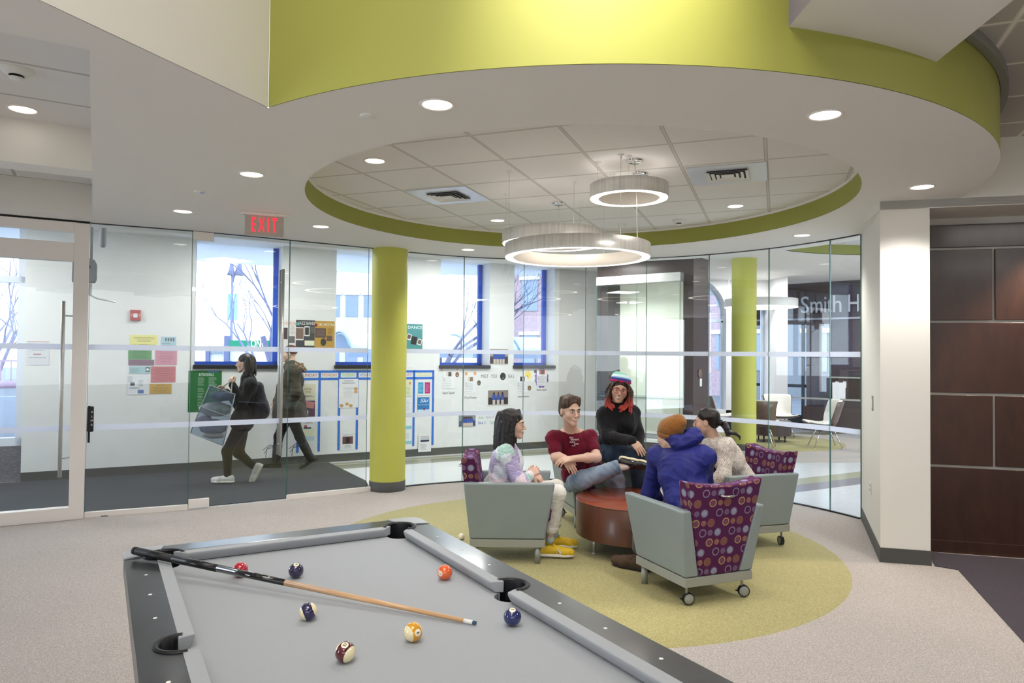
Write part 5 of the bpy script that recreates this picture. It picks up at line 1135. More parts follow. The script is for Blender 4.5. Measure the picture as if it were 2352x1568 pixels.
# ------------------------------------------------------------------ organic shapes: blended round cones and ellipsoids
V3=lambda *a: np.array(a,dtype=np.float64)
def npv(v): return np.array([v[0],v[1],v[2]],dtype=np.float64)
def unit(v): v=npv(v); return v/np.linalg.norm(v)
class Blob:
    def __init__(s,h=.006): s.p=[]; s.h=h; s.disp=None; s.cuts=[]
    def rc(s,a,b,ra,rb,k=.02,sub=False): s.p.append(('rc',npv(a),npv(b),ra,rb,k,sub)); return s
    def ch(s,pts,rs,k=.02):
        for i in range(len(pts)-1): s.rc(pts[i],pts[i+1],rs[i],rs[i+1],k)
        return s
    def el(s,c,r,R=None,k=.02,sub=False): s.p.append(('el',npv(c),npv(r),np.eye(3) if R is None else R,k,sub)); return s
    def cut(s,p,n,k=.004): s.cuts.append((npv(p),unit(n),k)); return s     # removes the side n points to
    def bounds(s,q):
        if q[0]=='rc': r=max(q[3],q[4]); return np.minimum(q[1],q[2])-r,np.maximum(q[1],q[2])+r
        r=np.abs(q[3])@q[2]; return q[1]-r,q[1]+r
    def mesh(s):
        h=s.h; B=[s.bounds(q) for q in s.p if not q[-1]]; lo=np.min([b[0] for b in B],0)-3*h-.02; hi=np.max([b[1] for b in B],0)+3*h+.02
        n=np.ceil((hi-lo)/h).astype(int)+1; F=np.full(n,.06,np.float32)
        ax=[lo[i]+h*np.arange(n[i]) for i in range(3)]
        for q in s.p:
            k=q[-2]; a,b=s.bounds(q); m=.03+k; i0=np.maximum(((a-m-lo)/h).astype(int),0); i1=np.minimum(((b+m-lo)/h).astype(int)+2,n)
            if (i1<=i0).any(): continue
            sl=tuple(slice(i0[i],i1[i]) for i in range(3)); X=(ax[0][sl[0]][:,None,None],ax[1][sl[1]][None,:,None],ax[2][sl[2]][None,None,:])
            if q[0]=='rc':
                A,Bp,ra,rb=q[1],q[2],q[3],q[4]; ba=Bp-A; l2=max(ba@ba,1e-9)
                P=[X[i]-A[i] for i in range(3)]; t=np.clip((P[0]*ba[0]+P[1]*ba[1]+P[2]*ba[2])/l2,0,1)
                d=np.sqrt((P[0]-ba[0]*t)**2+(P[1]-ba[1]*t)**2+(P[2]-ba[2]*t)**2)-(ra+(rb-ra)*t)
            else:
                c,r,R=q[1],q[2],q[3]; P=[X[i]-c[i] for i in range(3)]
                L=[(P[0]*R[0,j]+P[1]*R[1,j]+P[2]*R[2,j]) for j in range(3)]
                k0=np.sqrt((L[0]/r[0])**2+(L[1]/r[1])**2+(L[2]/r[2])**2); k1=np.sqrt((L[0]/r[0]**2)**2+(L[1]/r[1]**2)**2+(L[2]/r[2]**2)**2)
                d=k0*(k0-1)/np.maximum(k1,1e-6)
            d=d.astype(np.float32); G=F[sl]
            if q[-1]: hh=np.maximum(k-np.abs(G+d),0)/max(k,1e-6); F[sl]=np.maximum(G,-d)+hh*hh*k*.25
            else: hh=np.maximum(k-np.abs(G-d),0)/max(k,1e-6); F[sl]=np.minimum(G,d)-hh*hh*k*.25
        if s.disp is not None or s.cuts:
            X=(ax[0][:,None,None],ax[1][None,:,None],ax[2][None,None,:])
            if s.disp is not None: F+=np.where(np.abs(F)<.03,s.disp(*X),0).astype(np.float32)
            for p,nn,k in s.cuts:
                d=((X[0]-p[0])*nn[0]+(X[1]-p[1])*nn[1]+(X[2]-p[2])*nn[2]).astype(np.float32); F=np.maximum(F,d)
        F[0]=F[-1]=.05; F[:,0]=F[:,-1]=.05; F[:,:,0]=F[:,:,-1]=.05
        return nets(F,lo,h)
def nets(F,lo,h):
    S=F<0; nx,ny,nz=F.shape
    cnt=np.zeros((nx-1,ny-1,nz-1),np.int8)
    for a in (0,1):
        for b in (0,1):
            for c in (0,1): cnt+=S[a:nx-1+a,b:ny-1+b,c:nz-1+c]
    act=np.argwhere((cnt>0)&(cnt<8)); idx=-np.ones((nx-1,ny-1,nz-1),np.int64); idx[tuple(act.T)]=np.arange(len(act))
    acc=np.zeros((len(act),3)); num=np.zeros(len(act)); cor=[(a,b,c) for a in (0,1) for b in (0,1) for c in (0,1)]
    i,j,k=act.T; Vv={c:F[i+c[0],j+c[1],k+c[2]].astype(np.float64) for c in cor}
    for c in cor:
        for ax_ in range(3):
            if c[ax_]: continue
            d=list(c); d[ax_]=1; d=tuple(d); f0,f1=Vv[c],Vv[d]; m=(f0<0)!=(f1<0); t=np.where(m,f0/np.where(m,f0-f1,1),0)
            for q in range(3): acc[:,q]+=np.where(m,c[q]+(t if q==ax_ else 0),0)
            num+=m
    verts=(act+acc/num[:,None])*h+lo
    quads=[]
    for ax_ in range(3):
        o=[q for q in range(3) if q!=ax_]
        sl0=[slice(1,-1)]*3; sl1=[slice(1,-1)]*3; sl0[ax_]=slice(0,-1); sl1[ax_]=slice(1,None)
        a=S[tuple(sl0)]; b=S[tuple(sl1)]; e=np.argwhere(a!=b); 
        if not len(e): continue
        sgn=a[tuple(e.T)]; e=e.copy(); e[:,o[0]]+=1; e[:,o[1]]+=1
        def cell(du,dv):
            q=e.copy(); q[:,o[0]]+=du; q[:,o[1]]+=dv; return idx[tuple(q.T)]
        q4=np.stack([cell(-1,-1),cell(0,-1),cell(0,0),cell(-1,0)],1)
        flip=sgn if ax_!=1 else ~sgn
        q4=np.where(flip[:,None],q4,q4[:,::-1]); quads.append(q4)
    return verts,np.concatenate(quads)
def finish(name,V,Q,mt,parent,paint=None,base=None,origin=None):
    """V in world space; mesh stored relative to the parent"""
    off=V3(0,0,0); q_=parent
    while q_ is not None: off=off+npv(q_.location); q_=q_.parent
    if origin is not None: off=npv(origin)
    me=bpy.data.meshes.new(name); me.vertices.add(len(V)); me.vertices.foreach_set('co',(V-off).astype(np.float32).ravel())
    me.loops.add(Q.size); me.loops.foreach_set('vertex_index',Q.astype(np.int32).ravel()); me.polygons.add(len(Q)); me.polygons.foreach_set('loop_start',np.arange(0,Q.size,4,dtype=np.int32)); me.polygons.foreach_set('loop_total',np.full(len(Q),4,np.int32))
    me.update(calc_edges=True); me.polygons.foreach_set('use_smooth',np.ones(len(Q),bool)); me.materials.append(mt)
    if paint is not None:
        C=np.tile(npv(base),(len(V),1))
        for c,r,col,soft,R in paint:
            P=(V-npv(c)); P=P@R if R is not None else P
            d=np.sqrt(((P/npv(r))**2).sum(1)); w=np.clip((1-d)/soft,0,1)[:,None]; C=C*(1-w)+npv(col)*w
        at_=me.color_attributes.new('Col','FLOAT_COLOR','POINT'); at_.data.foreach_set('color',np.concatenate([C,np.ones((len(V),1))],1).astype(np.float32).ravel())
    o=bpy.data.objects.new(name,me); COL.objects.link(o)
    if parent is not None: o.parent=parent
    return o
def bmesh_(name,B,mt,parent,**k): V,Q=B.mesh(); return finish(name,V,Q,mt,parent,**k)
def folds(dirs,amp=.004,seed=0,fr=(45,80)):
    rg=np.random.RandomState(seed); T=[]
    for d in dirs:
        d=unit(d)
        for _ in range(3):
            v=unit(d+rg.randn(3)*.25)*rg.uniform(*fr); w=rg.randn(3)*14; T.append((v,w,rg.uniform(0,6.28),rg.uniform(.4,1)))
    def f(x,y,z):
        o=0
        for i_,(v,w,ph,a) in enumerate(T):
            s_=np.sin(v[0]*x+v[1]*y+v[2]*z+ph+1.6*np.sin(w[0]*x+w[1]*y+w[2]*z+ph*2)); o=o+a*((.55-np.sqrt(np.abs(s_)+.02))*1.5 if i_%3!=2 else s_)
        return -o*amp/math.sqrt(len(T))*1.15
    return f
def skinmat(name,rough=.5):
    m,nt,out=newmat(name); n=N(nt); a=n('ShaderNodeVertexColor',layer_name='Col'); b=n('ShaderNodeBsdfPrincipled',ins={'Roughness':rough,'Subsurface Weight':.12,'Subsurface Scale':.01,'Subsurface Radius':(1,.4,.25)})
    nt.links.new(a.outputs[0],b.inputs['Base Color']); nt.links.new(b.outputs[0],out.inputs[0]); return m
SKIN=skinmat('skin')
def frame(fwd,up=(0,0,1)):
    f=unit(fwd); u=npv(up); u=u-f*(u@f); u=u/np.linalg.norm(u); r=np.cross(f,u); return np.stack([r,f,u],1)   # columns right, forward, up
class Head:
    def __init__(s,c,fwd,up=(0,0,1),sc=1.0): s.c=npv(c); s.R=frame(fwd,up); s.s=sc
    def w(s,x,y,z): return s.c+s.R@(V3(x,y,z)*s.s)
    def build(s,B,neck,rn=.054,fat=0,ears=True):
        w=s.w; k=s.s; R=s.R
        B.el(w(0,-.012,.03),V3(.074,.092,.084)*k,R,.02); B.el(w(0,.026,-.018),V3(.057+fat,.060,.077)*k,R,.02)
        for sx in (-1,1):
            B.rc(w(sx*(.043+fat),.0,-.052),w(sx*.011,.062,-.090),.020*k,.017*k,.025); B.el(w(sx*(.036+fat*.6),.050,-.028),V3(.026,.026,.026)*k,R,.02)
            B.rc(w(sx*.014,.082,.024),w(sx*.04,.070,.022),.010*k,.009*k,.012)
            if ears: B.el(w(sx*.0745,-.008,-.006),V3(.009,.019,.030)*k,R,.006)
        B.rc(w(0,.068,-.092),w(0,.070,-.096),.019*k,.017*k,.02)
        for sx in (-1,1): B.el(w(sx*.031,.0985,.005),V3(.015,.013,.011)*k,R,.008,True)
        for sx in (-1,1): B.el(w(sx*.031,.0765,.005),V3(.013,.012,.011)*k,R,.004)
        B.rc(w(0,.084,.012),w(0,.106,-.026),.0075*k,.0115*k,.008)
        for sx in (-1,1): B.el(w(sx*.011,.096,-.031),V3(.008,.009,.007)*k,R,.006)
        B.el(w(0,.083,-.055),V3(.024,.012,.014)*k,R,.012)
        B.el(w(0,.0905,-.055),V3(.020,.008,.0045)*k,R,.004); B.el(w(0,.0895,-.067),V3(.016,.008,.0058)*k,R,.004)
        B.rc(w(0,-.022,-.05),neck,rn*k*.93,(rn+.002)*k,.018)
    def paint(s,base,lip=(.52,.20,.18),blush=.25):
        w=s.w; R=s.R; k=s.s; b=npv(base); bl=b*V3(1.12,.78,.74)
        P=[(w(sx*.038,.07,-.03),V3(.028,.04,.024)*k,b*(1-blush)+bl*blush,1.0,R) for sx in (-1,1)]
        P+=[(w(0,.107,-.028),V3(.014,.014,.012)*k,b*(1-blush)+bl*blush,.8,R)]
        P+=[(w(sx*.031,.088,.006),V3(.018,.02,.010)*k,b*.72,.8,R) for sx in (-1,1)]
        P+=[(w(0,.095,-.061),V3(.025,.02,.0105)*k,lip,.35,R)]
        return P
    def extras(s,par,brow='#2a1d18',iris='#2d2019',smile=False,brow_r=.0032):
        off=par.location; w=lambda x,y,z: Vector(s.w(x,y,z))-off
        for sx in (-1,1):
            m=MB(); R3=Matrix(s.R.tolist()); m.sphere(w(sx*.031,.0865,.005),(.0115*s.s,.0045*s.s,.0052*s.s),16,10,R3); m.cur=1; m.sphere(w(sx*.031+.001,.0895,.005),(.0048*s.s,.0026*s.s,.0048*s.s),12,8,R3); m.build('eye',[mat('eye_white','#d8d2cc',.2),mat('iris_'+iris.strip('#'),iris,.15)],par)
            MB().tube([w(sx*.015,.0895,.0215),w(sx*.030,.0870,.0260),w(sx*.045,.0765,.0215)],[brow_r*s.s,brow_r*1.1*s.s,brow_r*.6*s.s],8).build('eyebrow',mat('brow_'+brow.strip('#'),brow,.8),par)
            MB().tube([w(sx*.021,.0880,.0090),w(sx*.031,.0905,.0112),w(sx*.040,.0850,.0090)],[.0010*s.s]*3,6).build('eyelash',mat('lash','#1a1412',.8),par)
        if smile:
            q_=1.0 if smile is True else smile; u0=w; w=lambda x,y,z: u0(x*q_,y-(.0 if abs(x)<.015 else .0025*(q_-1)*4),-.0600+(z+.0600)*q_)
            MB().tube([w(-.0190,.0890,-.0580),w(-.010,.0948,-.0608),w(.010,.0948,-.0608),w(.0190,.0890,-.0580)],[.0012*s.s,.0036*s.s*q_,.0036*s.s*q_,.0012*s.s],8).build('teeth',mat('teeth','#efe9e0',.3),par)
def hand(B,wrist,d,nrm,side,curl=.5,sc=1.0,spread=.06,curls=None,thumb=.5):
    """d: direction wrist->knuckles, nrm: direction the back of the hand faces, side: +1 thumb on cross(d,nrm) side"""
    d=unit(d); nrm=npv(nrm); nrm=unit(nrm-d*(nrm@d)); l=np.cross(d,nrm)*side; wr=npv(wrist)
    curls=curls or [curl*.9,curl,curl*1.05,curl*1.15]
    for q,(o,ln) in enumerate(((.030,.078),(.010,.083),(-.010,.080),(-.029,.073))):
        kn=wr+d*ln*sc+l*o*sc; B.rc(wr+d*.012*sc+l*o*.6*sc,kn,.0145*sc,.0115*sc,.012)
        dd=unit(d+l*(o*spread*40/1.2)); p=kn; L=[(.040,.026,.021),(.044,.029,.022),(.041,.027,.021),(.032,.020,.019)][q]; r=[.0090,.0092,.0088,.0078][q]; ang=0
        for j,x in enumerate(L):
            ang+=curls[q]*(.8,1.1,.7)[j]; v=dd*math.cos(ang)-nrm*math.sin(ang); p2=p+v*x*sc; B.rc(p,p2,r*sc*(1-.08*j),r*sc*(1-.08*(j+1)),.003); p=p2
    b0=wr+d*.022*sc+l*.020*sc-nrm*.006; b1=b0+unit(d*.7+l*.75-nrm*.25)*.042*sc; b2=b1+unit(d*.9+l*(.45-thumb*.3)-nrm*(.15+thumb*.4))*.030*sc; b3=b2+unit(d+l*(.1-thumb*.4)-nrm*(.2+thumb*.4))*.024*sc
    B.rc(b0,b1,.016*sc,.0125*sc,.012); B.rc(b1,b2,.0115*sc,.0105*sc,.004); B.rc(b2,b3,.0102*sc,.0085*sc,.003)
def torso(B,pel,wai,che,sl,sr,nk,o=0,wid=1.0,k=.05,dep=1.0,belly=0,skip_hip=False):
    k=k*.62; r=unit(npv(sr)-npv(sl)); up=unit(npv(che)-npv(pel)); f=np.cross(up,r); R=frame(f,up)
    if not skip_hip: B.el(pel,V3(.165*wid+o,.115*dep+o,.115+o),R,k)
    B.el((npv(pel)+npv(wai))/2,V3(.145*wid+o,.105*dep+belly+o,.12+o),R,k); B.el(wai,V3(.135*wid+o,.100*dep+belly+o,.13+o),R,k)
    B.el(che,V3(.160*wid+o,.115*dep+o,.155+o),R,k); B.rc(sl,nk,.050+o,.050+o,k); B.rc(sr,nk,.050+o,.050+o,k); B.rc(che,nk,.09*wid+o,.05+o,k)
    B.rc(sl,che,.050+o,.075+o,k*.7); B.rc(sr,che,.050+o,.075+o,k*.7)
    return R
def limb(B,a,b,c,ra,rb,rc_,o=0,k=.02,mid=0):
    B.rc(a,b,ra+o,rb+o,k); B.rc(b,c,rb*1.02+o,rc_+o,k)
    if mid: B.el(npv(b)*.62+npv(c)*.38,V3(1,1,1)*(rb*.98+mid+o),None,k)
def locks(B,H,roots,seed=0,n=60,ln=.25,r=(.012,.006),grav=(0,0,-1),wave=.012,out=.0,fn=None,k=.006):
    rg=np.random.RandomState(seed)
    for i in range(n):
        p=fn(rg,i,n); P,Dn=p[0],p[1]; L=p[2] if len(p)>2 else ln; pts=[P]; d=unit(Dn); ph=rg.rand()*6.28
        for j in range(6):
            d=unit(d*.7+npv(grav)*.5+H.R[:,0]*math.sin(ph+j*1.5)*wave*8+H.R[:,1]*math.cos(ph+j*1.3)*wave*5); P=P+d*L/6; pts.append(P)
        rs=[r[0]+(r[1]-r[0])*q/6 for q in range(7)]; B.ch(pts,rs,k)
def shoe(name,ankle,toe_dir,par,mt,sole,ln=.27,h=.075,boot=0,up=(0,0,1),laces=None,f=1.0):
    """low shoe under the ankle; returns object"""
    d=unit(toe_dir); u=npv(up); u=unit(u-d*(u@d)); r=np.cross(d,u); R=np.stack([r,d,u],1); a=npv(ankle)
    g=a-u*(h+.0) ; w=lambda x,y,z: g+R@V3(x,y,z)
    B=Blob(.005); B.rc(w(0,-.045,.042),w(0,.02,.050),.037*f,.039*f,.02); B.rc(w(0,.02,.055*f),w(.0,.10,.042*f),.037*f,.034*f,.02); B.rc(w(-.012,.11,.036*f),w(.012,.12,.036*f),.035*f,.035*f,.02); B.rc(w(0,.13,.035*f),w(0,ln-.100,.034*f),.034*f,.033*f,.02)
    B.rc(w(0,-.035,.05),w(0,-.03,h-.005+boot),.034,.038,.02)
    B.cut(w(0,0,.012),-u); B.cut(w(0,0,h+boot+.012),u); o=bmesh_(name,B,mt,par)
    S=Blob(.005); S.rc(w(0,-.045,.014),w(0,.04,.014),.039,.036,.02); S.rc(w(0,.04,.014),w(0,.12,.014),.036,.041,.02); S.rc(w(0,.12,.014),w(0,ln-.100,.014),.041,.030,.02); S.cut(w(0,0,.002),-u); S.cut(w(0,0,.024),u)
    so=bmesh_('sole',S,sole,o)
    if laces is not None:
        m=MB(); off=Vector(par.location)
        for q in range(4):
            y=.035+.022*q; z=.082-.011*q; m.tube([Vector(w(-.02,y,z-.006))-off,Vector(w(0,y,z+.004))-off,Vector(w(.02,y,z-.006))-off],.0032,6)
        m.tube([Vector(w(0,.03,.09))-off,Vector(w(.03,.035,.10))-off,Vector(w(.045,.05,.085))-off],.003,6); m.tube([Vector(w(0,.03,.09))-off,Vector(w(-.03,.04,.10))-off,Vector(w(-.045,.055,.08))-off],.003,6)
        m.build('laces',laces,o)
    return o,w
# ------------------------------------------------------------------ people
SK1=(.71,.47,.36); SK2=(.66,.42,.31); SK3=(.66,.42,.31); SK4=(.50,.30,.21)
def hairmat(name,c1,c2,tip=None,z0=0,z1=1):
    m,nt,out=newmat(name); n=N(nt); tc=n('ShaderNodeTexCoord'); mp=n('ShaderNodeMapping',ins={'Vector':tc.outputs['Object'],'Scale':(90,90,9)})
    t=n('ShaderNodeTexNoise',ins={'Vector':mp.outputs[0],'Scale':1.0,'Detail':3.0}); f=n('ShaderNodeMapRange',ins={'Value':t.outputs[0],'From Min':.35,'From Max':.65}).outputs[0]
    c=n.mix(f,hexc(c1),hexc(c2))
    if tip:
        sp=n('ShaderNodeSeparateXYZ',ins={0:tc.outputs['Object']}); g_=n('ShaderNodeMapRange',ins={'Value':n.m('ADD',sp.outputs[2],n.m('MULTIPLY',t.outputs[0],.03)),'From Min':z0,'From Max':z1}).outputs[0]
        c=n.mix(g_,n.mix(f,hexc(tip),hexc('#d0564d')),c)
    b=n('ShaderNodeBsdfPrincipled',ins={'Roughness':.42,'Specular IOR Level':.4}); nt.links.new(c,b.inputs['Base Color'])
    bp=n('ShaderNodeBump',ins={'Strength':.5,'Distance':.004,'Height':t.outputs[0]}); nt.links.new(bp.outputs[0],b.inputs['Normal']); nt.links.new(b.outputs[0],out.inputs[0]); return m
def cloth(name,c1,c2=None,rough=.85,scale=6,bump=.15,sheen=.1): return mat(name,c1,rough,noise=.1,col2=c2,nscale=scale,bump=bump,bscale=180,sheen=sheen,spec=.2)
def person(name,loc,label): return empty('person',loc,0,label,'person')
def cap_roots(H,lo=-.3,hi=1.2,back=True,zmin=.02):
    """scalp points and outward directions"""
    def f(rg,i,n):
        while True:
            v=rg.randn(3); v/=np.linalg.norm(v)
            if v[2]>zmin-.2 and (v[1]<.55 or v[2]>.6): break
        P=H.w(v[0]*.078,-.012+v[1]*.095,.03+v[2]*.088); return P,H.R@v
    return f
# ---- 1. woman in the pastel sweater ----
def woman_sweater():
    Y=5.80; H=Head(at(1177,974,5.80),(1,-.10,-.06),(.03,0,1),1.0)
    e=person('p',(0,5.8,0),'woman with black bob, pastel patchwork sweater, off-white jeans and yellow sneakers, seated left')
    nk=at(1163,1022,5.80); sn=at(1160,1043,5.64); sf=at(1166,1040,5.97); ch=at(1163,1068,5.81); wa=at(1154,1105,5.81); pe=at(1150,1136,5.81)
    en=at(1196,1108,5.60); wn_=at(1216,1092,5.72); ef=at(1194,1106,6.02); wf=at(1222,1090,5.93)
    hn=at(1158,1140,5.72); kn=at(1280,1133,5.69); an=at(1262,1233,5.72); hf=at(1160,1138,5.92); kf=at(1276,1120,5.93); af=at(1273,1222,5.98)
    B=Blob(.005); H.build(B,nk,.050); torso(B,pe,wa,ch,sf,sn,nk,wid=.9)
    limb(B,sn,en,wn_,.044,.038,.025); limb(B,sf,ef,wf,.044,.038,.025); limb(B,hn,kn,an,.070,.044,.032); limb(B,hf,kf,af,.070,.044,.032)
    hand(B,wn_,(.75,.35,.55),(.1,-.8,.5),-1,.9,.92); hand(B,wf,(.9,-.1,-.35),(.3,-.5,.8),1,.8,.92)
    bmesh_('body',B,SKIN,e,paint=H.paint(SK1),base=SK1); H.extras(e,'#1c1412','#2a1c16')
    # sweater
    m,nt,out=newmat('pastel_patchwork_knit'); n=N(nt); tc=n('ShaderNodeTexCoord')
    mp=n('ShaderNodeMapping',ins={'Vector':tc.outputs['Object'],'Rotation':(.5,.3,.4),'Scale':(6.5,6.5,6.5)}); vo=n('ShaderNodeTexVoronoi',distance='CHEBYCHEV',ins={'Vector':mp.outputs[0],'Scale':1.0,'Randomness':.75})
    cr=n('ShaderNodeValToRGB',ins={0:n('ShaderNodeSeparateXYZ',ins={0:vo.outputs['Color']}).outputs[0]}); cr.color_ramp.interpolation='CONSTANT'
    cols_=['#b9d6d2','#e3c9d6','#c9c4e4','#a79bc6','#9fc6bb','#e6d3da','#d8dfec']; 
    while len(cr.color_ramp.elements)<len(cols_): cr.color_ramp.elements.new(.5)
    for i,cc in enumerate(cols_): cr.color_ramp.elements[i].position=i/len(cols_); cr.color_ramp.elements[i].color=hexc(cc)
    w_=n('ShaderNodeTexWave',wave_type='RINGS',ins={'Vector':tc.outputs['Object'],'Scale':14.0,'Distortion':6.0,'Detail':1.0,'Detail Scale':1.5}); f=n('ShaderNodeMapRange',ins={'Value':w_.outputs[1],'From Min':.88,'From Max':.96,'To Max':.5}).outputs[0]
    b=n('ShaderNodeBsdfPrincipled',ins={'Roughness':.95,'Sheen Weight':.3}); nt.links.new(n.mix(f,cr.outputs[0],hexc('#f0e9ee')),b.inputs['Base Color']); t=n('ShaderNodeTexVoronoi',ins={'Vector':tc.outputs['Object'],'Scale':110.0}); bp=n('ShaderNodeBump',ins={'Strength':.5,'Distance':.004,'Height':t.outputs[0]}); nt.links.new(bp.outputs[0],b.inputs['Normal']); nt.links.new(b.outputs[0],out.inputs[0])
    S=Blob(.006); R=torso(S,pe,wa,ch,sf,sn,npv(nk)-V3(0,0,.035),o=.026,wid=.98,k=.06,skip_hip=True); S.el(npv(wa)+V3(-.01,0,-.05),V3(.165,.145,.09),R,.05)
    limb(S,sn,en,wn_,.058,.054,.036,.006,.03); limb(S,sf,ef,wf,.058,.054,.036,.006,.03); S.disp=folds([(1,0,.6),(.6,0,-1),(.3,.4,1)],.006,1,(30,60)); S.cut(npv(pe)+V3(0,0,.0),(0,0,-1)); 
    for a,b_ in ((en,wn_),(ef,wf)): S.cut(npv(b_)+unit(npv(b_)-npv(a))*.30,(npv(b_)-npv(a)))
    bmesh_('sweater',S,m,e)
    C=Blob(.005); C.rc(npv(nk)+V3(.0,0,-.015),npv(nk)+V3(.006,0,.02),.068,.062,.01); C.cut(npv(nk)+V3(.006,0,.028),(.25,0,1)); bmesh_('sweater_collar',C,mat('pink_rib_knit','#dcc3d2',.95),e)
    J=Blob(.006); 
    for h_,k_,a_ in ((hn,kn,an),(hf,kf,af)):
        cuff=npv(k_)+(npv(a_)-npv(k_))*.80; J.rc(h_,k_,.092,.070,.02); J.rc(k_,cuff,.072,.056,.02)
    J.el(pe,V3(.14,.165,.115),None,.05); J.disp=folds([(1,0,.4),(.2,0,1)],.005,2,(40,80)); 
    jm=cloth('offwhite_denim','#e2dfd8','#d2cec6'); bmesh_('jeans',J,jm,e)
    for k_,a_ in ((kn,an),(kf,af)):
        c0=npv(k_)+(npv(a_)-npv(k_))*.76; c1=npv(k_)+(npv(a_)-npv(k_))*.86; C=Blob(.005); C.rc(c0,c1,.058,.057,.01); d=unit(c1-c0); C.cut(c1+d*.004,d); C.cut(c0-d*.004,-d); C.disp=folds([(0,0,1)],.003,3); bmesh_('jeans_cuff',C,jm,e)
        C=Blob(.005); C.rc(npv(a_)+V3(-.002,0,.03),npv(a_)+V3(.004,0,-.02),.031,.034,.01); C.cut(npv(a_)+V3(0,0,.035),(0,0,1)); bmesh_('sock',C,mat('pale_blue_sock','#a9c0cc',.9),e)
    ym=mat('yellow_suede','#e0b92c',.75,noise=.08,nscale=30); 
    for a_,dr in ((an,(1,-.10,0)),(af,(1,.05,0))):
        a_=npv(a_); a_[2]=.095; o,w=shoe('sneaker',a_,dr,e,ym,mat('white_sole','#ece7da',.6),laces=mat('yellow_lace','#e9c63a',.8))
        if dr[1]<0:
            d=unit(dr); fw=Matrix((Vector(d),Vector((0,0,1)),Vector(np.cross(d,V3(0,0,1))))).transposed().to_4x4(); fw.translation=Vector(w(.041,.075,.048))-e.location
            text('letter_n','N',.055,whitep,e,M=fw,extrude=.004,width=.045,shear=.3)
    # hair
    hb=hairmat('black_hair','#0c0a0b','#221d1f'); Hh=Blob(.005); w=H.w
    Hh.el(w(0,-.022,.045),V3(.086,.100,.086),H.R,.02); Hh.el(w(0,-.055,-.02),V3(.080,.070,.10),H.R,.03); Hh.el(w(0,.10,-.035),V3(.074,.07,.075),H.R,.006,True)
    def fn(rg,i,n):
        a=rg.uniform(-.62,.62)*PI; z=rg.uniform(.0,.09); x=math.sin(a)*.084; y=-.022-math.cos(a)*.094
        return w(x,y,z),H.R@V3(math.sin(a)*.45,-math.cos(a)*.45,-.8),rg.uniform(.20,.27)
    locks(Hh,H,None,3,90,fn=fn,r=(.015,.007),wave=.010,k=.008)
    for sx in (-1,1):
        for q in range(6): P=w(sx*.02,.045-.012*q,.118-.004*q); Hh.ch([P,w(sx*.065,.05-.015*q,.075),w(sx*.088,.022-.02*q,.01),w(sx*.092,.012-.02*q,-.06),w(sx*.088,.004-.02*q,-.13)],[.010,.014,.013,.012,.006],.008)
    bmesh_('hair',Hh,hb,e); P=Vector(w(.083,.035,.045))-e.location; MB().box(P,(.035,.006,.012)).build('hair_clip',mat('amber_clip','#c98a2e',.2),e)
woman_sweater()
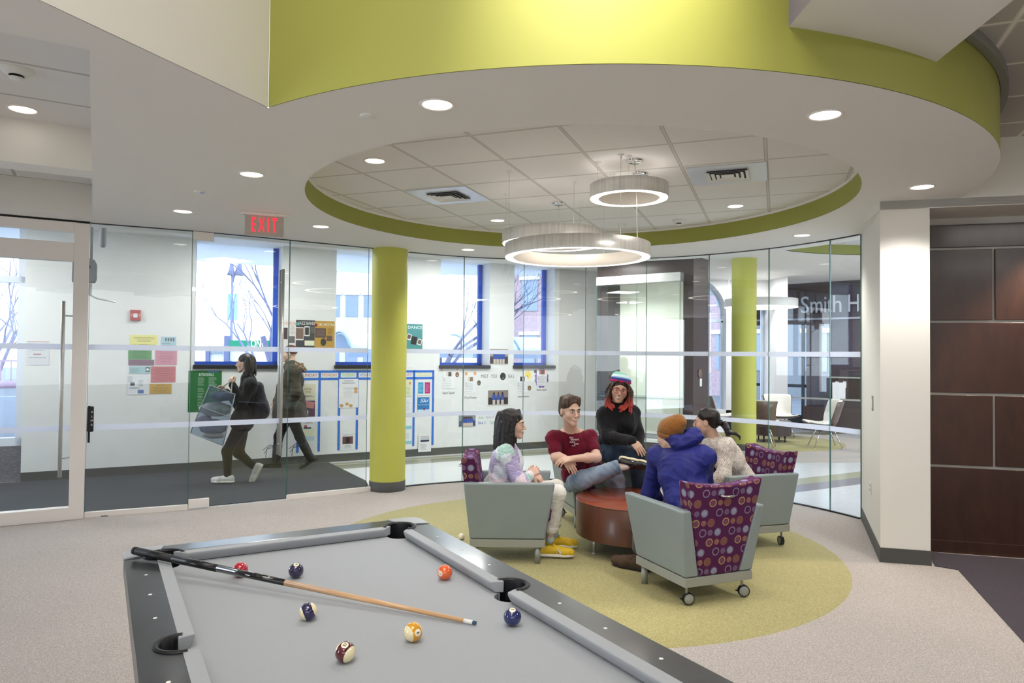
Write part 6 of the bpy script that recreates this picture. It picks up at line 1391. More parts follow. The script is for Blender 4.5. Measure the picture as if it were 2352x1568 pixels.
# ---- 2. man in maroon T-shirt ----
def man_maroon():
    H=Head(at(1310,943,6.22),(.42,-.90,-.10),(-.03,0,1),1.09)
    e=person('p',(0,6.5,0),'young man in maroon T-shirt and light jeans, one ankle crossed over his knee')
    nk=at(1312,992,6.36); sr=at(1271,1006,6.30); sl=at(1355,1004,6.48); ch=at(1314,1040,6.46); wa=at(1326,1082,6.68); pe=at(1340,1108,6.90)
    er=at(1277,1050,6.22); wr=at(1296,1051,6.16); el=at(1370,1050,6.28); wl=at(1316,1053,6.11)
    hr=at(1318,1108,6.78); kr=at(1336,1102,6.26); ar=at(1428,1069,6.22); hl=at(1352,1104,6.82); kl=at(1414,1094,6.46); al=at(1428,1190,6.62)
    B=Blob(.005); H.build(B,nk,.056); torso(B,pe,wa,ch,sr,sl,nk,wid=1.0)
    limb(B,sr,er,wr,.054,.043,.029,mid=.002); limb(B,sl,el,wl,.054,.043,.029,mid=.002); limb(B,hr,kr,ar,.075,.048,.034); limb(B,hl,kl,al,.075,.048,.034)
    hand(B,wr,(.55,-.35,-.75),(.0,-.85,.5),-1,.30,1.0,spread=.03); hand(B,wl,(-.93,-.20,-.12),(.0,-.45,.9),1,.45,1.0,spread=.03)
    bmesh_('body',B,SKIN,e,paint=H.paint(SK1,(.55,.26,.22)),base=SK1); H.extras(e,'#3a2a20','#3a3a30',smile=True,brow_r=.0046)
    tm=cloth('maroon_cotton','#74152f','#5f0f25'); S=Blob(.006); torso(S,pe,wa,ch,sr,sl,npv(nk)-V3(0,0,.045),o=.022,wid=1.06,k=.05); 
    for s_,e_,wd in ((sr,er,0),(sl,el,0)):
        m_=npv(s_)+(npv(e_)-npv(s_))*.62; S.rc(s_,m_,.060,.064,.015); 
    S.disp=folds([(.4,0,1),(1,0,.7),(-1,0,.8)],.0065,5,(26,60))
    V,Q=S.mesh()
    finish('t_shirt',V,Q,tm,e)
    C=Blob(.005); C.rc(npv(nk)+V3(0,0,-.036),npv(nk)+V3(0,-.004,-.012),.074,.071,.01); C.cut(npv(nk)+V3(0,0,-.006),(.1,-.45,1)); bmesh_('shirt_collar',C,mat('dark_maroon_rib','#4a0a1a',.9),e)
    # print on the chest
    R=frame((.30,-.94,.12)); c0=npv(at(1318,1012,6.22)); 
    tp=MB(); Mt=Matrix((Vector(R[:,0]*-1),Vector(R[:,2]),Vector(R[:,1]))).transposed().to_4x4()
    # local x should run to the viewer's right
    xr=Vector(np.cross(R[:,1],R[:,2])*-1).normalized(); Mt=Matrix((xr,Vector(R[:,2]),Vector(R[:,1]))).transposed().to_4x4()
    dpt=[]
    wm=mat('white_shirt_print','#e9e2e0',.8)
    for t_,dx,dy,sz,wd in (('they',-.022,.030,.024,.04),('been',.008,.012,.030,.075),('take',-.014,-.010,.024,.05),('you',.022,-.026,.026,.042),('thank',-.004,-.042,.012,.036)):
        mm=Mt.copy(); P=Vector(c0)+xr*dx+Vector(R[:,2])*dy
        # drop on the cloth surface
        dr=(P-EYEP).normalized(); VV=V-npv(EYEP); tt=VV@npv(dr); dd=np.linalg.norm(VV-tt[:,None]*npv(dr),axis=1); idx_=np.where(dd<.03)[0]; P=EYEP+dr*(tt[idx_].min()-.006) if len(idx_) else P
        mm.translation=P-e.location; text('print',t_,sz,wm,e,M=mm,extrude=.0008,width=wd,offset=.0)
    J=Blob(.006); J.rc(hr,kr,.105,.084,.03); sh=npv(kr)+(npv(ar)-npv(kr))*.90; J.rc(kr,sh,.086,.066,.03); J.rc(hl,kl,.105,.085,.03); J.rc(kl,npv(kl)+(npv(al)-npv(kl))*.95,.084,.066,.03); J.el(pe,V3(.18,.15,.12),None,.05)
    J.disp=folds([(1,0,.3),(.3,0,1),(1,1,0)],.006,6,(28,60)); dd=unit(npv(ar)-npv(kr)); J.cut(sh+dd*.02,dd)
    bmesh_('jeans',J,cloth('light_denim','#a3b3c6','#64768c',scale=4.5),e)
    C=Blob(.005); C.rc(sh,npv(ar)+V3(.04,0,.0),.038,.036,.01); bmesh_('sock',C,mat('white_sock','#e2ddd8',.9),e)
    bk=mat('black_leather','#101011',.3,coat=.3); cr=mat('cream_sole','#e4dbb8',.6)
    shoe('shoe',npv(ar)+V3(.045,-.02,.012),(.93,-.25,-.16),e,bk,cr,up=(-.10,-.62,-.78),h=.06,ln=.27,laces=mat('black_lace','#1b1b1c',.8))
    a=npv(al); a[2]=.1; shoe('shoe',a,(.1,-1,0),e,bk,cr)
    Hh=Blob(.005); w=H.w; s_=1.09
    Hh.el(w(0,-.020,.052),V3(.083,.098,.080)*s_,H.R,.02); Hh.el(w(0,-.05,.0),V3(.077,.062,.075)*s_,H.R,.02); Hh.el(w(0,.108,-.005),V3(.060,.075,.088)*s_,H.R,.012,True)
    for sx in (-1,1): Hh.el(w(sx*.09,.0,-.035),V3(.03,.05,.045)*s_,H.R,.008,True)
    def fn(rg,i,n):
        x=rg.uniform(-.06,.065); return w(x,rg.uniform(-.06,.05),.122-abs(x)*.3),H.R@V3(.55+x*6,.75,.1),rg.uniform(.05,.085)
    locks(Hh,H,None,5,42,fn=fn,r=(.013,.006),wave=.008)
    bmesh_('hair',Hh,hairmat('brown_hair','#35261d','#5a4435'),e)
man_maroon()
# ---- 3. woman in black sweater, glasses, striped beanie ----
def woman_black():
    H=Head(at(1423,893,6.74),(-.10,-.97,-.16),(.16,0,1),1.06)
    e=person('p',(1.0,6.8,0),'woman in a striped beanie, red glasses and black sweater, sitting on an armchair arm')
    nk=at(1416,932,6.82); sr=at(1390,954,6.78); sl=at(1450,950,6.88); ch=at(1420,972,6.84); wa=at(1417,1003,6.90); pe=at(1414,1030,6.98)
    er=at(1398,1004,6.64); wr=at(1451,1012,6.34); el=at(1464,1000,6.84); wl=at(1470,1032,6.66)
    hr=at(1402,1036,6.86); kr=at(1462,1050,6.42); ar=at(1476,1176,6.56); hl=at(1430,1032,6.96); kl=at(1478,1052,6.62); al=at(1500,1170,6.75)
    B=Blob(.005); H.build(B,nk,.056,fat=.006); torso(B,pe,wa,ch,sr,sl,nk,wid=1.05,dep=1.1)
    limb(B,sr,er,wr,.058,.046,.028); limb(B,sl,el,wl,.058,.046,.028); limb(B,hr,kr,ar,.092,.056,.040); limb(B,hl,kl,al,.092,.056,.040)
    hand(B,wr,(.62,-.30,-.66),(.15,-.75,.62),-1,.22,.98,spread=.10); hand(B,wl,(.1,-.6,-.6),(0,-.4,.8),1,.5,.95)
    bmesh_('body',B,SKIN,e,paint=H.paint(SK3,(.55,.20,.18),.35),base=SK3); H.extras(e,'#201512','#22150f',smile=1.35)
    S=Blob(.006); R=torso(S,pe,wa,ch,sr,sl,npv(nk)-V3(0,0,.02),o=.03,wid=1.12,k=.06,dep=1.15); S.el(npv(ch)+V3(-.07,-.10,-.03),V3(.085,.08,.08),None,.05); S.el(npv(ch)+V3(.06,-.09,-.03),V3(.085,.08,.08),None,.05)
    limb(S,sr,er,wr,.074,.062,.040,.004,.04); limb(S,sl,el,wl,.074,.062,.040,.004,.04); S.disp=folds([(1,0,.5),(.5,0,1)],.004,8,(30,60)); S.cut(npv(pe)+V3(0,0,-.02),(0,0,-1))
    bmesh_('sweater',S,cloth('black_knit','#131316','#1c1c21'),e)
    C=Blob(.005); C.rc(npv(nk)+V3(0,0,-.01),npv(nk)+V3(0,-.002,.022),.066,.062,.01); C.cut(npv(nk)+V3(0,0,.026),(0,-.2,1)); bmesh_('sweater_collar',C,MATS['black_knit'],e)
    J=Blob(.006); J.el(pe,V3(.175,.15,.13),None,.05)
    for h_,k_,a_ in ((hr,kr,ar),(hl,kl,al)): J.rc(h_,k_,.122,.086,.04); J.rc(k_,a_,.086,.056,.03)
    J.disp=folds([(1,-.5,-.2),(.8,0,.3)],.005,9,(40,75)); bmesh_('jeans',J,cloth('dark_denim','#2f4258','#1e2b3c',scale=5),e)
    MB().tube([Vector(npv(wr)+R[:,0]*.03*math.cos(t)+V3(0,.0,.03)*math.sin(t)-V3(*e.location)) for t in [2*PI*i/16 for i in range(16)]],.0035,6,closed=True).build('bracelet',mat('olive_band','#8a8a5c',.7),e)
    for a_ in (ar,al): a=npv(a_); a[2]=.1; shoe('shoe',a,(.2,-1,0),e,mat('dark_canvas','#1b1b20',.8),mat('white_sole','#ece7da',.6))
    # hair
    w=H.w; Hh=Blob(.005); Hh.el(w(0,-.02,.045),V3(.088,.100,.085)*1.05,H.R,.02); Hh.el(w(0,-.05,-.03),V3(.085,.065,.10),H.R,.03); Hh.el(w(0,.11,-.025),V3(.067,.085,.088),H.R,.008,True)
    def fn(rg,i,n):
        sx=1 if i%2 else -1; a=rg.uniform(.05,.66)*PI*sx; z=rg.uniform(-.04,.05); return w(math.sin(a)*.082,-.02-math.cos(a)*.085,z),H.R@V3(math.sin(a)*.9,-math.cos(a)*.4,-.8),rg.uniform(.15,.23)
    locks(Hh,H,None,11,190,fn=fn,r=(.010,.0045),wave=.045,k=.004)
    for sx in (-1,1):
        for q in range(9): Hh.ch([w(sx*.030,.072-.008*q,.082),w(sx*.062,.058-.010*q,.055),w(sx*.080,.048-.012*q,.0),w(sx*(.088+.004*(q%3)),.050-.012*q,-.06),w(sx*(.102-.010*(q%4)),.052-.006*q,-.11-.008*(q%3)),w(sx*(.085-.014*(q%5)),.060-.006*q,-.145-.009*(q%4)),w(sx*(.07-.014*(q%5)),.072,-.165-.009*(q%4))],[.010,.0105,.0095,.0095,.009,.008,.004],.004)
    zc_=H.c[2]; bmesh_('hair',Hh,hairmat('dip_dyed_hair','#241814','#4a3429','#b8473f',zc_-.155,zc_-.045),e)
    # beanie
    m,nt,out=newmat('striped_knit'); n=N(nt); tc=n('ShaderNodeTexCoord'); sp=n('ShaderNodeSeparateXYZ',ins={0:tc.outputs['Object']})
    cr=n('ShaderNodeValToRGB',ins={0:n('ShaderNodeMapRange',ins={'Value':sp.outputs[2],'From Min':.058,'From Max':.155}).outputs[0]}); cr.color_ramp.interpolation='CONSTANT'; els=cr.color_ramp.elements
    for p_,c_ in ((0,'#b9185f'),(.22,'#2f3f86'),(.42,'#7fa3d6'),(.55,'#d3eef0'),(.82,'#8fd0bd')):
        el_=els.new(p_) if p_ not in (0,) else els[0]; el_.color=hexc(c_)
    els.remove(els[-1]) if len(els)>5 else None
    b=n('ShaderNodeBsdfPrincipled',ins={'Roughness':.95}); nt.links.new(cr.outputs[0],b.inputs['Base Color']); nt.links.new(b.outputs[0],out.inputs[0])
    Bn=Blob(.005); I=Head((0,0,0),(0,1,0),(0,0,1),1.06); ww=I.w; Rt=np.array(Matrix.Rotation(R_(-14),3,'X'))
    Bn.el(ww(0,-.022,.060),V3(.099,.116,.088)*1.04,None,.02); Bn.rc(ww(0.04,-.07,.12),ww(.05,-.09,.11),.035,.03,.05); Bn.cut(ww(0,0,.058),(0,0,-1)); V,Q=Bn.mesh(); hat=finish('beanie',V,Q,m,e,origin=(0,0,0))
    hat.matrix_local=Matrix.Translation(Vector(H.c)-e.location)@Matrix(H.R.tolist()).to_4x4()@Matrix.Rotation(R_(13),4,'X')
    # glasses
    g=mat('red_glasses','#b03a3c',.3); off=e.location; gl=MB()
    for sx in (-1,1):
        gl.tube([Vector(w(sx*.033+math.copysign(abs(math.cos(t))**.8,math.cos(t))*.027,.103-.005*abs(math.cos(t)),.001+math.sin(t)*.021))-off for t in [2*PI*i/20 for i in range(20)]],.0022,6,closed=True)
        gl.tube([Vector(w(sx*.056,.098,.012))-off,Vector(w(sx*.080,.06,.010))-off,Vector(w(sx*.084,-.01,.008))-off],.002,6)
    gl.tube([Vector(w(-.010,.106,.008))-off,Vector(w(.010,.106,.008))-off],.002,6); gl.build('glasses',g,e)
woman_black()
# ---- 4. person in orange beanie and blue jacket ----
def blue_jacket():
    H=Head(at(1538,1000,5.28),(-.66,.73,-.22),(.10,-.02,1),1.0)
    e=person('p',(1.2,5.1,0),'person in a rust orange beanie and blue hooded jacket, seen from behind')
    nk=at(1562,1042,5.20); sl=at(1512,1048,5.36); sr=at(1616,1050,5.06); ch=at(1568,1085,5.14); wa=at(1578,1138,5.06); pe=at(1592,1186,4.99)
    el=at(1492,1128,5.44); wl=at(1512,1142,5.50); er=at(1618,1130,5.22); wr=at(1560,1150,5.46)
    hl=at(1566,1192,5.02); kl=at(1482,1186,5.42); al=at(1468,1262,5.40); hr=at(1606,1192,5.06); kr=at(1540,1172,5.44); ar=at(1535,1262,5.44)
    B=Blob(.005); H.build(B,nk,.056,ears=False); torso(B,pe,wa,ch,sl,sr,nk); limb(B,sl,el,wl,.054,.043,.029); limb(B,sr,er,wr,.054,.043,.029)
    limb(B,hl,kl,al,.075,.048,.036); limb(B,hr,kr,ar,.075,.048,.036); hand(B,wl,(.75,-.1,-.35),(.1,-.75,.6),1,.75,1.0); hand(B,wr,(-.8,.1,-.3),(0,0,1),1,.7,1.0)
    bmesh_('body',B,SKIN,e,paint=H.paint(SK2),base=SK2); H.extras(e)
    jm=cloth('blue_jacket_fabric','#2b2f78','#232765',rough=.5,scale=3,bump=.05,sheen=0); S=Blob(.006)
    R=torso(S,pe,wa,ch,sl,sr,npv(nk)-V3(0,0,.03),o=.036,wid=1.05,k=.07); S.el(npv(pe)+V3(0,0,.02),V3(.21,.17,.12),R,.06)
    limb(S,sl,el,wl,.074,.068,.050,.0,.03); limb(S,sr,er,wr,.074,.068,.050,.0,.03); S.rc(sl,sr,.068,.068,.03)
    S.disp=folds([(.8,.1,-.7),(.5,0,.8),(1,0,.2)],.009,12,(20,52)); S.cut(npv(pe)+V3(0,0,-.06),(0,0,-1)); bmesh_('jacket',S,jm,e)
    Hd=Blob(.006); c=npv(nk)+V3(-.005,-.02,.062)
    Hd.ch([c+V3(-.075,.075,.035),c+V3(-.03,-.03,.04),c+V3(.055,-.065,.052),c+V3(.105,-.03,.075),c+V3(.10,.04,.075),c+V3(.05,.10,.05),c+V3(-.04,.12,.03)],[.030,.042,.052,.055,.052,.042,.030],.03)
    Hd.rc(c+V3(.05,-.05,.06),c+V3(.085,-.02,.105),.045,.028,.03); Hd.rc(c+V3(-.0,-.02,.0),c+V3(.06,.01,.0),.075,.07,.04); Hd.disp=folds([(1,0,.6),(.2,1,.6),(0,.3,1)],.011,13,(30,70)); bmesh_('hood',Hd,jm,e)
    # beanie
    w=H.w; Bn=Blob(.005); Rn=H.R; Bn.el(w(0,-.022,.055),V3(.090,.106,.088),Rn,.02); Bn.el(w(0,-.085,.085),V3(.058,.055,.058),Rn,.05); Bn.rc(w(0,-.10,.11),w(0,-.135,.085),.03,.022,.04); Bn.disp=folds([(1,.3,1),(0,1,.3)],.006,14,(22,44)); 
    Bn.cut(w(0,.0,-.030),Rn@V3(0,.52,-1)); om=mat('rust_knit','#8f5a1e',.95,noise=.15,nscale=60,bump=.4,bscale=160,sheen=.3); bmesh_('beanie',Bn,om,e)
    C=Blob(.005); C.el(w(0,-.018,.030),V3(.094,.110,.080),Rn,.02); C.cut(w(0,.0,-.052),Rn@V3(0,.50,-1)); C.cut(w(0,0,.010),Rn@V3(0,-.50,1)); bmesh_('beanie_cuff',C,om,e)
    J=Blob(.006); J.el(pe,V3(.17,.15,.12),None,.05)
    for h_,k_,a_ in ((hl,kl,al),(hr,kr,ar)): J.rc(h_,k_,.10,.078,.03); J.rc(k_,npv(k_)+(npv(a_)-npv(k_))*.92,.078,.062,.03)
    J.disp=folds([(0,0,1),(1,0,.4)],.006,15,(30,60)); bmesh_('trousers',J,cloth('grey_brown_twill','#5d5654','#4c4645'),e)
    bm=mat('brown_suede','#4d3a2b',.9,noise=.2,nscale=20)
    for a_ in (al,ar): a=npv(a_); a[2]=.112; shoe('boot',a,(-.75,.50,0) if a_ is al else (-.6,.55,0),e,bm,mat('dark_sole','#221c1a',.7),h=.10,boot=.07,ln=.29,f=1.22,laces=mat('brown_lace','#3a2c20',.8))
blue_jacket()
# ---- 5. woman with ponytail ----
def ponytail():
    H=Head(at(1622,968,6.18),(-.90,.40,-.10),(-.05,0,1),1.0)
    e=person('p',(1.8,6.2,0),'woman with a black ponytail and speckled white cardigan, leaning forward in the right armchair')
    nk=at(1643,1012,6.20); sl=at(1668,1026,6.06); sr=at(1632,1026,6.36); ch=at(1668,1052,6.20); wa=at(1692,1088,6.24); pe=at(1706,1122,6.27)
    el=at(1662,1092,6.00); wl=at(1632,1108,6.06); er=at(1630,1095,6.36); wr=at(1606,1108,6.25)
    hl=at(1696,1130,6.18); kl=at(1622,1136,6.12); al=at(1626,1230,6.10); hr=at(1692,1126,6.34); kr=at(1620,1130,6.32); ar=at(1622,1222,6.32)
    B=Blob(.005); H.build(B,nk,.050); torso(B,pe,wa,ch,sr,sl,nk,wid=.92); limb(B,sl,el,wl,.046,.038,.026); limb(B,sr,er,wr,.046,.038,.026); limb(B,hl,kl,al,.07,.046,.034); limb(B,hr,kr,ar,.07,.046,.034)
    hand(B,wl,(-.9,.2,-.3),(0,-.3,.9),1,.6,.92); hand(B,wr,(-.9,-.2,-.3),(0,.3,.9),-1,.6,.92)
    bmesh_('body',B,SKIN,e,paint=H.paint(SK2),base=SK2); H.extras(e,'#150f0e','#1c130f')
    m,nt,out=newmat('speckled_knit'); n=N(nt); tc=n('ShaderNodeTexCoord'); vo=n('ShaderNodeTexVoronoi',ins={'Vector':tc.outputs['Object'],'Scale':150.0}); f=n('ShaderNodeMapRange',ins={'Value':vo.outputs['Distance'],'From Min':.40,'From Max':.30}).outputs[0]
    b=n('ShaderNodeBsdfPrincipled',ins={'Roughness':.95}); nt.links.new(n.mix(f,hexc('#ded4ca'),hexc('#4a3f3c')),b.inputs['Base Color']); nt.links.new(b.outputs[0],out.inputs[0])
    S=Blob(.006); R=torso(S,pe,wa,ch,sr,sl,npv(nk)-V3(0,0,.03),o=.028,wid=.98,k=.06); limb(S,sl,el,wl,.066,.058,.044,.004,.04); limb(S,sr,er,wr,.066,.058,.044,.004,.04); S.disp=folds([(.7,0,.7),(1,0,-.5)],.006,17,(26,55)); S.cut(npv(pe)+V3(0,0,-.04),(0,0,-1)); bmesh_('cardigan',S,m,e)
    T=Blob(.006); c=npv(ch); T.rc(c+V3(-.125,-.02,.10),c+V3(-.125,-.01,-.12),.035,.045,.02); T.rc(npv(nk)+V3(-.05,-.02,-.03),c+V3(-.12,-.02,.06),.034,.035,.02); bmesh_('undershirt',T,mat('black_cotton','#15131a',.8),e)
    C=Blob(.005); C.rc(npv(nk)+V3(.0,0,-.015),npv(nk)+V3(-.006,0,.016),.064,.060,.01); C.cut(npv(nk)+V3(0,0,.022),(-.3,0,1)); bmesh_('shirt_collar',C,m,e)
    J=Blob(.006); J.el(pe,V3(.16,.16,.12),None,.05)
    for h_,k_,a_ in ((hl,kl,al),(hr,kr,ar)): J.rc(h_,k_,.095,.07,.03); J.rc(k_,a_,.07,.05,.03)
    bmesh_('jeans',J,cloth('navy_denim','#232c40','#1a2130'),e)
    for a_ in (al,ar): a=npv(a_); a[2]=.1; shoe('shoe',a,(-1,.1,0),e,mat('black_leather','#101011',.3),mat('dark_sole','#221c1a',.7))
    w=H.w; Hh=Blob(.005); Hh.el(w(0,-.024,.045),V3(.083,.098,.080),H.R,.02); Hh.el(w(0,-.065,.0),V3(.072,.05,.065),H.R,.03); Hh.el(w(0,.115,-.03),V3(.078,.075,.085),H.R,.008,True)
    for sx in (-1,1):
        Hh.el(w(sx*.092,.018,-.045),V3(.032,.055,.045),H.R,.01,True)
        for q in range(9): Hh.ch([w(sx*(.01+.006*q),.050-.013*q,.100-.0012*q),w(sx*.060,.040-.012*q,.080),w(sx*.084,-.0-.008*q,.045),w(sx*.066,-.07,.01-.004*q),w(sx*.02,-.108,-.015)],[.009,.010,.011,.011,.010],.005)
    tie=w(0,-.118,-.02); Hh.el(tie,V3(.026,.022,.022),H.R,.02)
    rg=np.random.RandomState(4)
    for q in range(26):
        a=rg.uniform(0,6.28); rr_=rg.uniform(.0,.035); o_=H.R[:,0]*math.cos(a)*rr_+V3(0,0,1)*math.sin(a)*rr_; Hh.ch([tie,tie+V3(.035,-.02,-.015)+o_*1.0,tie+V3(.055,-.025,-.06)+o_*1.5,tie+V3(.065,-.03,-.115)+o_*.8],[.014,.017,.016,.007],.006)
    Hh.ch([tie+V3(.06,-.02,-.08),tie+V3(.12,-.03,-.085),tie+V3(.155,-.03,-.11),tie+V3(.16,-.03,-.14)],[.016,.014,.010,.004],.01)
    bmesh_('hair',Hh,hairmat('black_hair_tied','#0d0b0c','#261f20'),e)
    ba=MB().tube([Vector(tie+H.R[:,0]*.028*math.cos(t)+V3(0,0,1)*.026*math.sin(t)+V3(.012,0,0))-e.location for t in [2*PI*i/14 for i in range(14)]],.006,6,closed=True); ba.build('hair_tie',black,e)
ponytail()
# ---- 6. walking woman with bag ----
def walker_bag():
    Y=8.9; H=Head(at(562,834,Y),(-1,.0,-.05),(0,0,1),1.0); P=lambda x,y,d=0: at(x,y,Y+d)
    e=person('p',(-3.4,8.9,0),'woman in black walking left behind the glass with backpack and white sneakers')
    nk=P(571,868); sn=P(576,884,-.16); sf=P(568,884,.16); ch=P(572,905); wa=P(566,940); pe=P(556,968)
    en=P(556,926,-.22); wn_=P(534,884,-.20); ef=P(548,930,.22); wf=P(520,900,.20)
    hn=P(556,975,-.09); kn=P(522,1036,-.09); an=P(523,1096,-.09); hf=P(556,975,.09); kf=P(548,1040,.09); af=P(584,1072,.09)
    B=Blob(.006); H.build(B,nk,.05); torso(B,pe,wa,ch,sf,sn,nk,wid=.88,k=.06); limb(B,sn,en,wn_,.044,.037,.025); limb(B,sf,ef,wf,.044,.037,.025); limb(B,hn,kn,an,.070,.044,.032); limb(B,hf,kf,af,.070,.044,.032)
    hand(B,wn_,(-.35,0,.9),(-.3,-.9,0),1,1.2,.92); hand(B,wf,(-.7,0,.5),(0,.9,.3),-1,.8,.92); bmesh_('body',B,SKIN,e,paint=H.paint(SK1),base=SK1); H.extras(e)
    bk=cloth('black_jacket_fabric','#17171b','#1f1f24'); S=Blob(.007); torso(S,pe,wa,ch,sf,sn,npv(nk)-V3(0,0,.03),o=.03,wid=.95,k=.06); limb(S,sn,en,wn_,.062,.056,.042,.004,.03); limb(S,sf,ef,wf,.062,.056,.042,.004,.03); S.disp=folds([(1,0,.5)],.006,21,(24,50)); bmesh_('jacket',S,bk,e)
    C=Blob(.006); C.rc(npv(nk)+V3(-.01,0,-.03),npv(nk)+V3(-.015,0,.03),.085,.075,.02); C.disp=folds([(0,0,1),(1,0,1)],.010,22,(40,70)); bmesh_('scarf',C,cloth('grey_scarf','#4a4a50','#33333a',scale=20),e)
    J=Blob(.007); J.el(pe,V3(.13,.16,.12),None,.05)
    for h_,k_,a_ in ((hn,kn,an),(hf,kf,af)): J.rc(h_,k_,.092,.064,.03); J.rc(k_,npv(k_)+(npv(a_)-npv(k_))*.9,.064,.045,.03)
    bmesh_('leggings',J,cloth('black_leggings','#1a1615','#231d1c'),e)
    wm=mat('white_leather','#dcd9d4',.5); ws=mat('white_sole','#ece7da',.6); a=npv(an); a[2]=.098; shoe('sneaker',a,(-1,-.05,0),e,wm,ws); shoe('sneaker',npv(af)+V3(.01,0,-.01),(-.45,0,-.88),e,wm,ws,up=(-.88,0,.45))
    w=H.w; Hh=Blob(.006); Hh.el(w(0,-.026,.045),V3(.084,.100,.082),H.R,.02); Hh.el(w(0,-.07,-.02),V3(.07,.055,.09),H.R,.03); Hh.el(w(0,.11,-.03),V3(.08,.08,.085),H.R,.01,True)
    def fn(rg,i,n): a=rg.uniform(-.5,.5)*PI; return w(math.sin(a)*.08,-.03-math.cos(a)*.085,rg.uniform(-.02,.07)),H.R@V3(math.sin(a)*.3,-.5,-.8),rg.uniform(.13,.18)
    locks(Hh,H,None,23,50,fn=fn,r=(.015,.007),wave=.01); bmesh_('hair',Hh,hairmat('dark_brown_hair','#1e1917','#3a302b'),e)
    # backpack
    bp=empty('backpack',P(592,925),0,'dark navy backpack on the back of the woman walking with the clear bag','backpack'); o=npv(P(592,925)); K=Blob(.007)
    K.rc(P(586,892),P(597,945),.085,.115,.05); K.rc(P(592,890,-.05),P(602,945,-.06),.07,.09,.05); K.rc(P(592,890,.06),P(602,945,.06),.07,.09,.05); K.disp=folds([(0,0,1)],.006,24,(20,40)); bmesh_('pack',K,cloth('navy_nylon','#171a2a','#10121e',rough=.5),bp)
    MB().tube([P(588,880,-.13)-bp.location,P(576,872,-.14)-bp.location,P(562,890,-.15)-bp.location,P(566,930,-.14)-bp.location,P(580,950,-.12)-bp.location],.012,8).build('strap',black,bp)
    # clear bag
    bg=empty('clear_bag',P(487,955,-.30),0,'large clear plastic storage bag full of bedding carried by the walking woman','bag'); dY=-.42
    cl,nt,out=newmat('clear_vinyl'); n=N(nt); t=n('ShaderNodeBsdfTransparent',ins={'Color':hexc('#d5dde6')}); g_=n('ShaderNodeBsdfPrincipled',ins={'Base Color':hexc('#a9b8cc'),'Roughness':.15}); mx=n('ShaderNodeMixShader',ins={0:.13,1:t.outputs[0],2:g_.outputs[0]}); nt.links.new(mx.outputs[0],out.inputs[0])
    q=[P(437,994,dY+.36),P(512,1023,dY+.36),P(540,905,dY+.30),P(482,884,dY+.30)]; q2=[P(437,994,dY),P(512,1023,dY),P(540,905,dY+.06),P(482,884,dY+.06)]; off=bg.location
    MB().hexa([v-off for v in (q2[0],q2[1],q[1],q[0],q2[3],q2[2],q[2],q[3])]).build('shell',cl,bg,bevel=.03,seg=3)
    m=MB(); 
    for a_,b_ in ((0,1),(1,2),(2,3),(3,0)): m.tube([q2[a_]-off,q2[b_]-off],.006,6)
    m.tube([(q2[0]*.45+q2[3]*.55)-off,(q2[1]*.45+q2[2]*.55)-off],.006,6); m.build('piping',mat('grey_piping','#8d949e',.6),bg)
    m=MB(); m.tube([P(505,895,dY+.03)-off,P(520,882,-.3)-off,P(533,874,-.22)-off,P(531,900,-.3)-off,P(528,905,dY+.05)-off],.009,8); m.build('handle',mat('bag_handle','#8e8578',.7),bg)
    for nm,c_,r_,cc in (('blanket',P(495,940,dY+.18),(.20,.13,.09),'#a9a79c'),('blanket',P(490,980,dY+.18),(.17,.12,.10),'#74747f'),('pillow',P(470,965,dY+.16),(.10,.10,.07),'#8f7f8d'),('blanket',P(510,910,dY+.18),(.14,.11,.06),'#55586a'),('pillow',P(490,1000,dY+.14),(.13,.08,.045),'#b0a093')):
        K=Blob(.008); K.el(c_,r_,None,.01); K.disp=folds([(1,0,1),(0,0,1)],.012,int(r_[0]*1000),(20,45)); bmesh_(nm,K,cloth('bed_'+cc.strip('#'),cc),bg)
walker_bag()
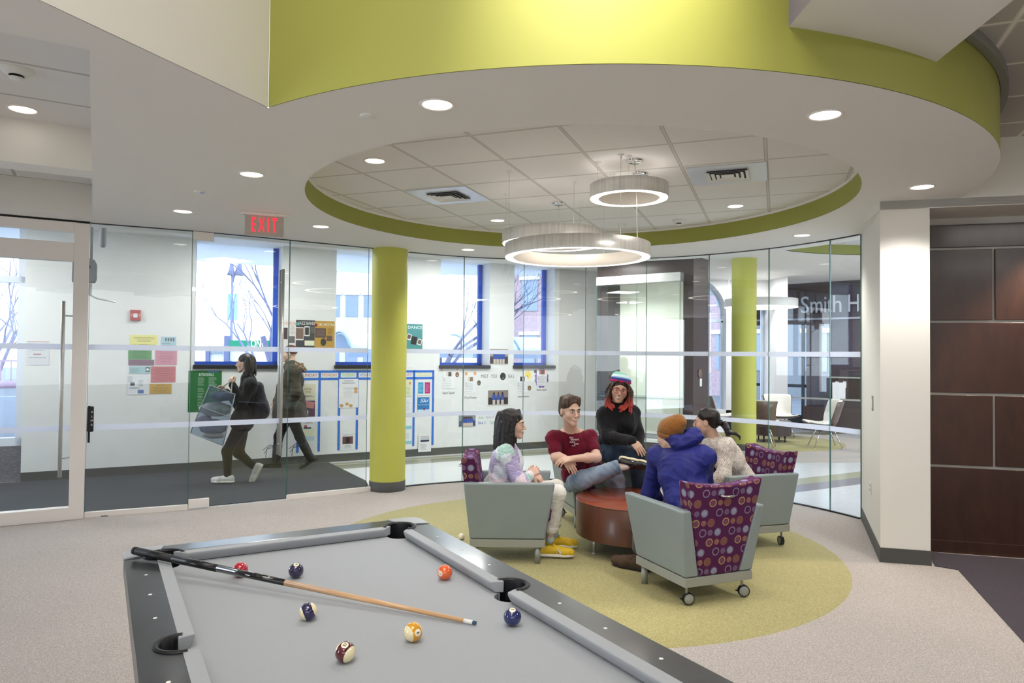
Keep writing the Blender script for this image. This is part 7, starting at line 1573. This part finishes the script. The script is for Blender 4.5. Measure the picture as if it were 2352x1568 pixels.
# ---- 7. walking person in parka ----
def walker_parka():
    Y=10.05; H=Head(at(665,812,Y),(-1,-.1,-.05),(0,0,1),1.0); P=lambda x,y,d=0: at(x,y,Y+d)
    e=person('p',(-3.1,10.05,0),'person in an olive parka with fur hood walking behind the glass door')
    nk=P(670,842); sn=P(672,856,-.17); sf=P(668,856,.17); ch=P(670,876); wa=P(668,910); pe=P(664,945)
    en=P(680,902,-.20); wn_=P(668,934,-.20); ef=P(652,895,.2); wf=P(636,920,.2)
    hn=P(668,950,-.09); kn=P(688,1002,-.09); an=P(712,1050,-.06); hf=P(662,950,.09); kf=P(640,1002,.08); af=P(634,1058,.05)
    B=Blob(.006); H.build(B,nk,.055); torso(B,pe,wa,ch,sf,sn,nk,k=.06); limb(B,sn,en,wn_,.05,.042,.028); limb(B,sf,ef,wf,.05,.042,.028); limb(B,hn,kn,an,.07,.046,.034); limb(B,hf,kf,af,.07,.046,.034)
    hand(B,wn_,(-.2,0,-.95),(0,-1,0),1,.5,.95); hand(B,wf,(-.3,0,-.9),(0,1,0),-1,.5,.95); bmesh_('body',B,SKIN,e,paint=H.paint(SK1),base=SK1); H.extras(e)
    S=Blob(.007); torso(S,pe,wa,ch,sf,sn,npv(nk)-V3(0,0,.02),o=.055,wid=1.05,k=.07); S.rc(P(668,920),P(668,955),.20,.235,.06); S.rc(P(655,890),P(650,950),.12,.15,.05); limb(S,sn,en,wn_,.085,.078,.06,.0,.04); limb(S,sf,ef,wf,.085,.078,.06,.0,.04); S.cut(npv(P(664,963)),(0,0,-1)); S.disp=folds([(0,0,1),(1,0,.2)],.009,31,(18,38)); bmesh_('parka',S,cloth('olive_parka_fabric','#4b463a','#3a362c'),e)
    F=Blob(.006); rg=np.random.RandomState(3)
    for i in range(280):
        t=rg.rand(); a=rg.uniform(0,6.28); c=npv(P(660+38*t,858-26*t*(1-t)*2-8*t,0))+V3(0,rg.uniform(-.14,.10),rg.uniform(-.03,.03)); F.rc(c,c+unit(rg.randn(3)+V3(.2,-.2,.3))*.050,.015,.003,.006)
    bmesh_('fur_trim',F,mat('tan_fur','#9a8468',.95,col2='#4d3f30',nscale=30),e)
    C=Blob(.006); C.rc(npv(nk)+V3(-.04,-.02,-.05),npv(nk)+V3(-.09,-.08,-.10),.07,.06,.03); bmesh_('scarf',C,mat('striped_scarf','#d8d4d0',.9,col2='#5a5660',nscale=9,stretch=(1,1,9)),e)
    J=Blob(.007)
    for h_,k_,a_ in ((hn,kn,an),(hf,kf,af)): J.rc(h_,k_,.09,.064,.03); J.rc(k_,a_,.064,.05,.03)
    bmesh_('leggings',J,cloth('black_leggings','#1a1615','#231d1c'),e)
    for k_,a_,dr,up in ((kn,an,(-.85,0,-.5),(-.5,0,.85)),(kf,af,(-1,0,0),(0,0,1))):
        a=npv(a_); 
        if a_ is af: a[2]=.10
        o,w_=shoe('boot',a,dr,e,mat('black_boot_leather','#161412',.5),blackr,up=up,h=.085); T=Blob(.006); T.rc(npv(k_)*.35+npv(a_)*.65+ (npv(k_)-npv(a_))*.25,a_,.066,.056,.03); bmesh_('boot_shaft',T,mat('black_boot_leather','#161412',.5),o)
        m=MB(); c=Vector(npv(k_)*.6+npv(a_)*.4)-e.location; 
        for q in range(3): m.tube([c,c+Vector((-.10-.02*q,-.04,.02-.03*q)),c+Vector((-.19+.02*q,-.05,-.05-.05*q))],.004,6)
        m.build('boot_laces',black,e)
    w=H.w; Hh=Blob(.006); Hh.el(w(0,-.02,.045),V3(.084,.098,.080),H.R,.02); Hh.el(w(0,.105,-.03),V3(.075,.075,.085),H.R,.01,True); bmesh_('hair',Hh,hairmat('auburn_hair','#3a1c14','#6b3424'),e)
    g=MB(); off=e.location; g.tube([Vector(w(.034+math.cos(t)*.02,.102,.004+math.sin(t)*.015))-off for t in [2*PI*i/14 for i in range(14)]],.002,6,closed=True); g.tube([Vector(w(-.034+math.cos(t)*.02,.102,.004+math.sin(t)*.015))-off for t in [2*PI*i/14 for i in range(14)]],.002,6,closed=True); g.build('glasses',black,e)
walker_parka()
# ------------------------------------------------------------------ light and view
w=bpy.data.worlds.new('overcast_sky'); SC.world=w; w.use_nodes=True; nt=w.node_tree; nt.nodes.clear(); n=N(nt)
tc=n('ShaderNodeTexCoord'); sp=n('ShaderNodeSeparateXYZ',ins={0:tc.outputs['Generated']})
f=n('ShaderNodeMapRange',ins={'Value':sp.outputs[2],'From Min':-.05,'From Max':.5}).outputs[0]
bg=n('ShaderNodeBackground',ins={'Color':n.mix(f,hexc('#f0f4ff'),hexc('#d2e2ff')),'Strength':5.8}); o=n('ShaderNodeOutputWorld'); nt.links.new(bg.outputs[0],o.inputs[0])
def area(name,loc,size,power,col=(1,.97,.93),rot=(0,0,0),size_y=None,spread=None):
    l=bpy.data.lights.new(name,'AREA'); l.energy=power; l.color=col; l.size=size
    if size_y: l.shape='RECTANGLE'; l.size_y=size_y
    if spread: l.spread=spread
    o=bpy.data.objects.new(name,l); COL.objects.link(o); o.location=loc; o.rotation_euler=rot; return o
def spot(name,loc,power,ang=110,blend=.8,col=(1,.94,.86),r=.06,rot=(0,0,0)):
    l=bpy.data.lights.new(name,'SPOT'); l.energy=power; l.color=col; l.spot_size=R_(ang); l.spot_blend=blend; l.shadow_soft_size=r
    o=bpy.data.objects.new(name,l); COL.objects.link(o); o.location=loc; o.rotation_euler=rot; return o
SC.view_settings.view_transform='Standard'; SC.view_settings.look='None'; SC.view_settings.exposure=.0; SC.view_settings.gamma=1
SC.cycles.transparent_max_bounces=24; SC.cycles.max_bounces=8; SC.cycles.diffuse_bounces=4; SC.cycles.glossy_bounces=4
SC.cycles.sample_clamp_indirect=6; SC.cycles.blur_glossy=1.0; SC.cycles.caustics_reflective=False; SC.cycles.caustics_refractive=False
SC.cycles.use_denoising=True
for x,y,z in DL: spot('downlight_beam',(x,y,z-.03),95 if x>3 and y<6 else 56,125,col=(1,.98,.95))
area('void_fixture',(-.6,0.4,5.3),2.2,105)
area('void_fixture',(-1.5,-3,5.3),2.0,85)
area('right_fixture',(4.4,1.8,3.3),1.2,70)
area('right_fixture',(4.4,-2,3.3),1.2,60)
spot('wall_washer',(.42,2.15,4.6),470,50,1.0,rot=(R_(40),0,R_(0)))
area('rear_fill_light',(-8.6,-1.0,1.9),5.0,260,(.84,.92,1),rot=(0,R_(-90),0),size_y=2.2)  # added fill to lift the soffit; the left wall has no window opening
area('rear_fill_light',(0,-4.7,2.0),7.0,90,(.9,.95,1),rot=(R_(90),0,0),size_y=2.4)  # second added fill, in front of the solid back wall
spot('panel_accent',tuple(RP(1.42,.17,2.80)),170,100,.6,col=(1,.85,.68))
for x,y in ((-6,7.4),(-3.2,9.0),(-.7,10.6),(1.2,11.0)): area('corridor_fixture',(x,y,3.17),.6,46,(1,.98,.95))
for x,y in ((4.6,9.4),(6.8,9.2),(7,13),(5,15),(9,12)): area('lobby_fixture',(x,y,3.36),.8,50,(1,.98,.96))
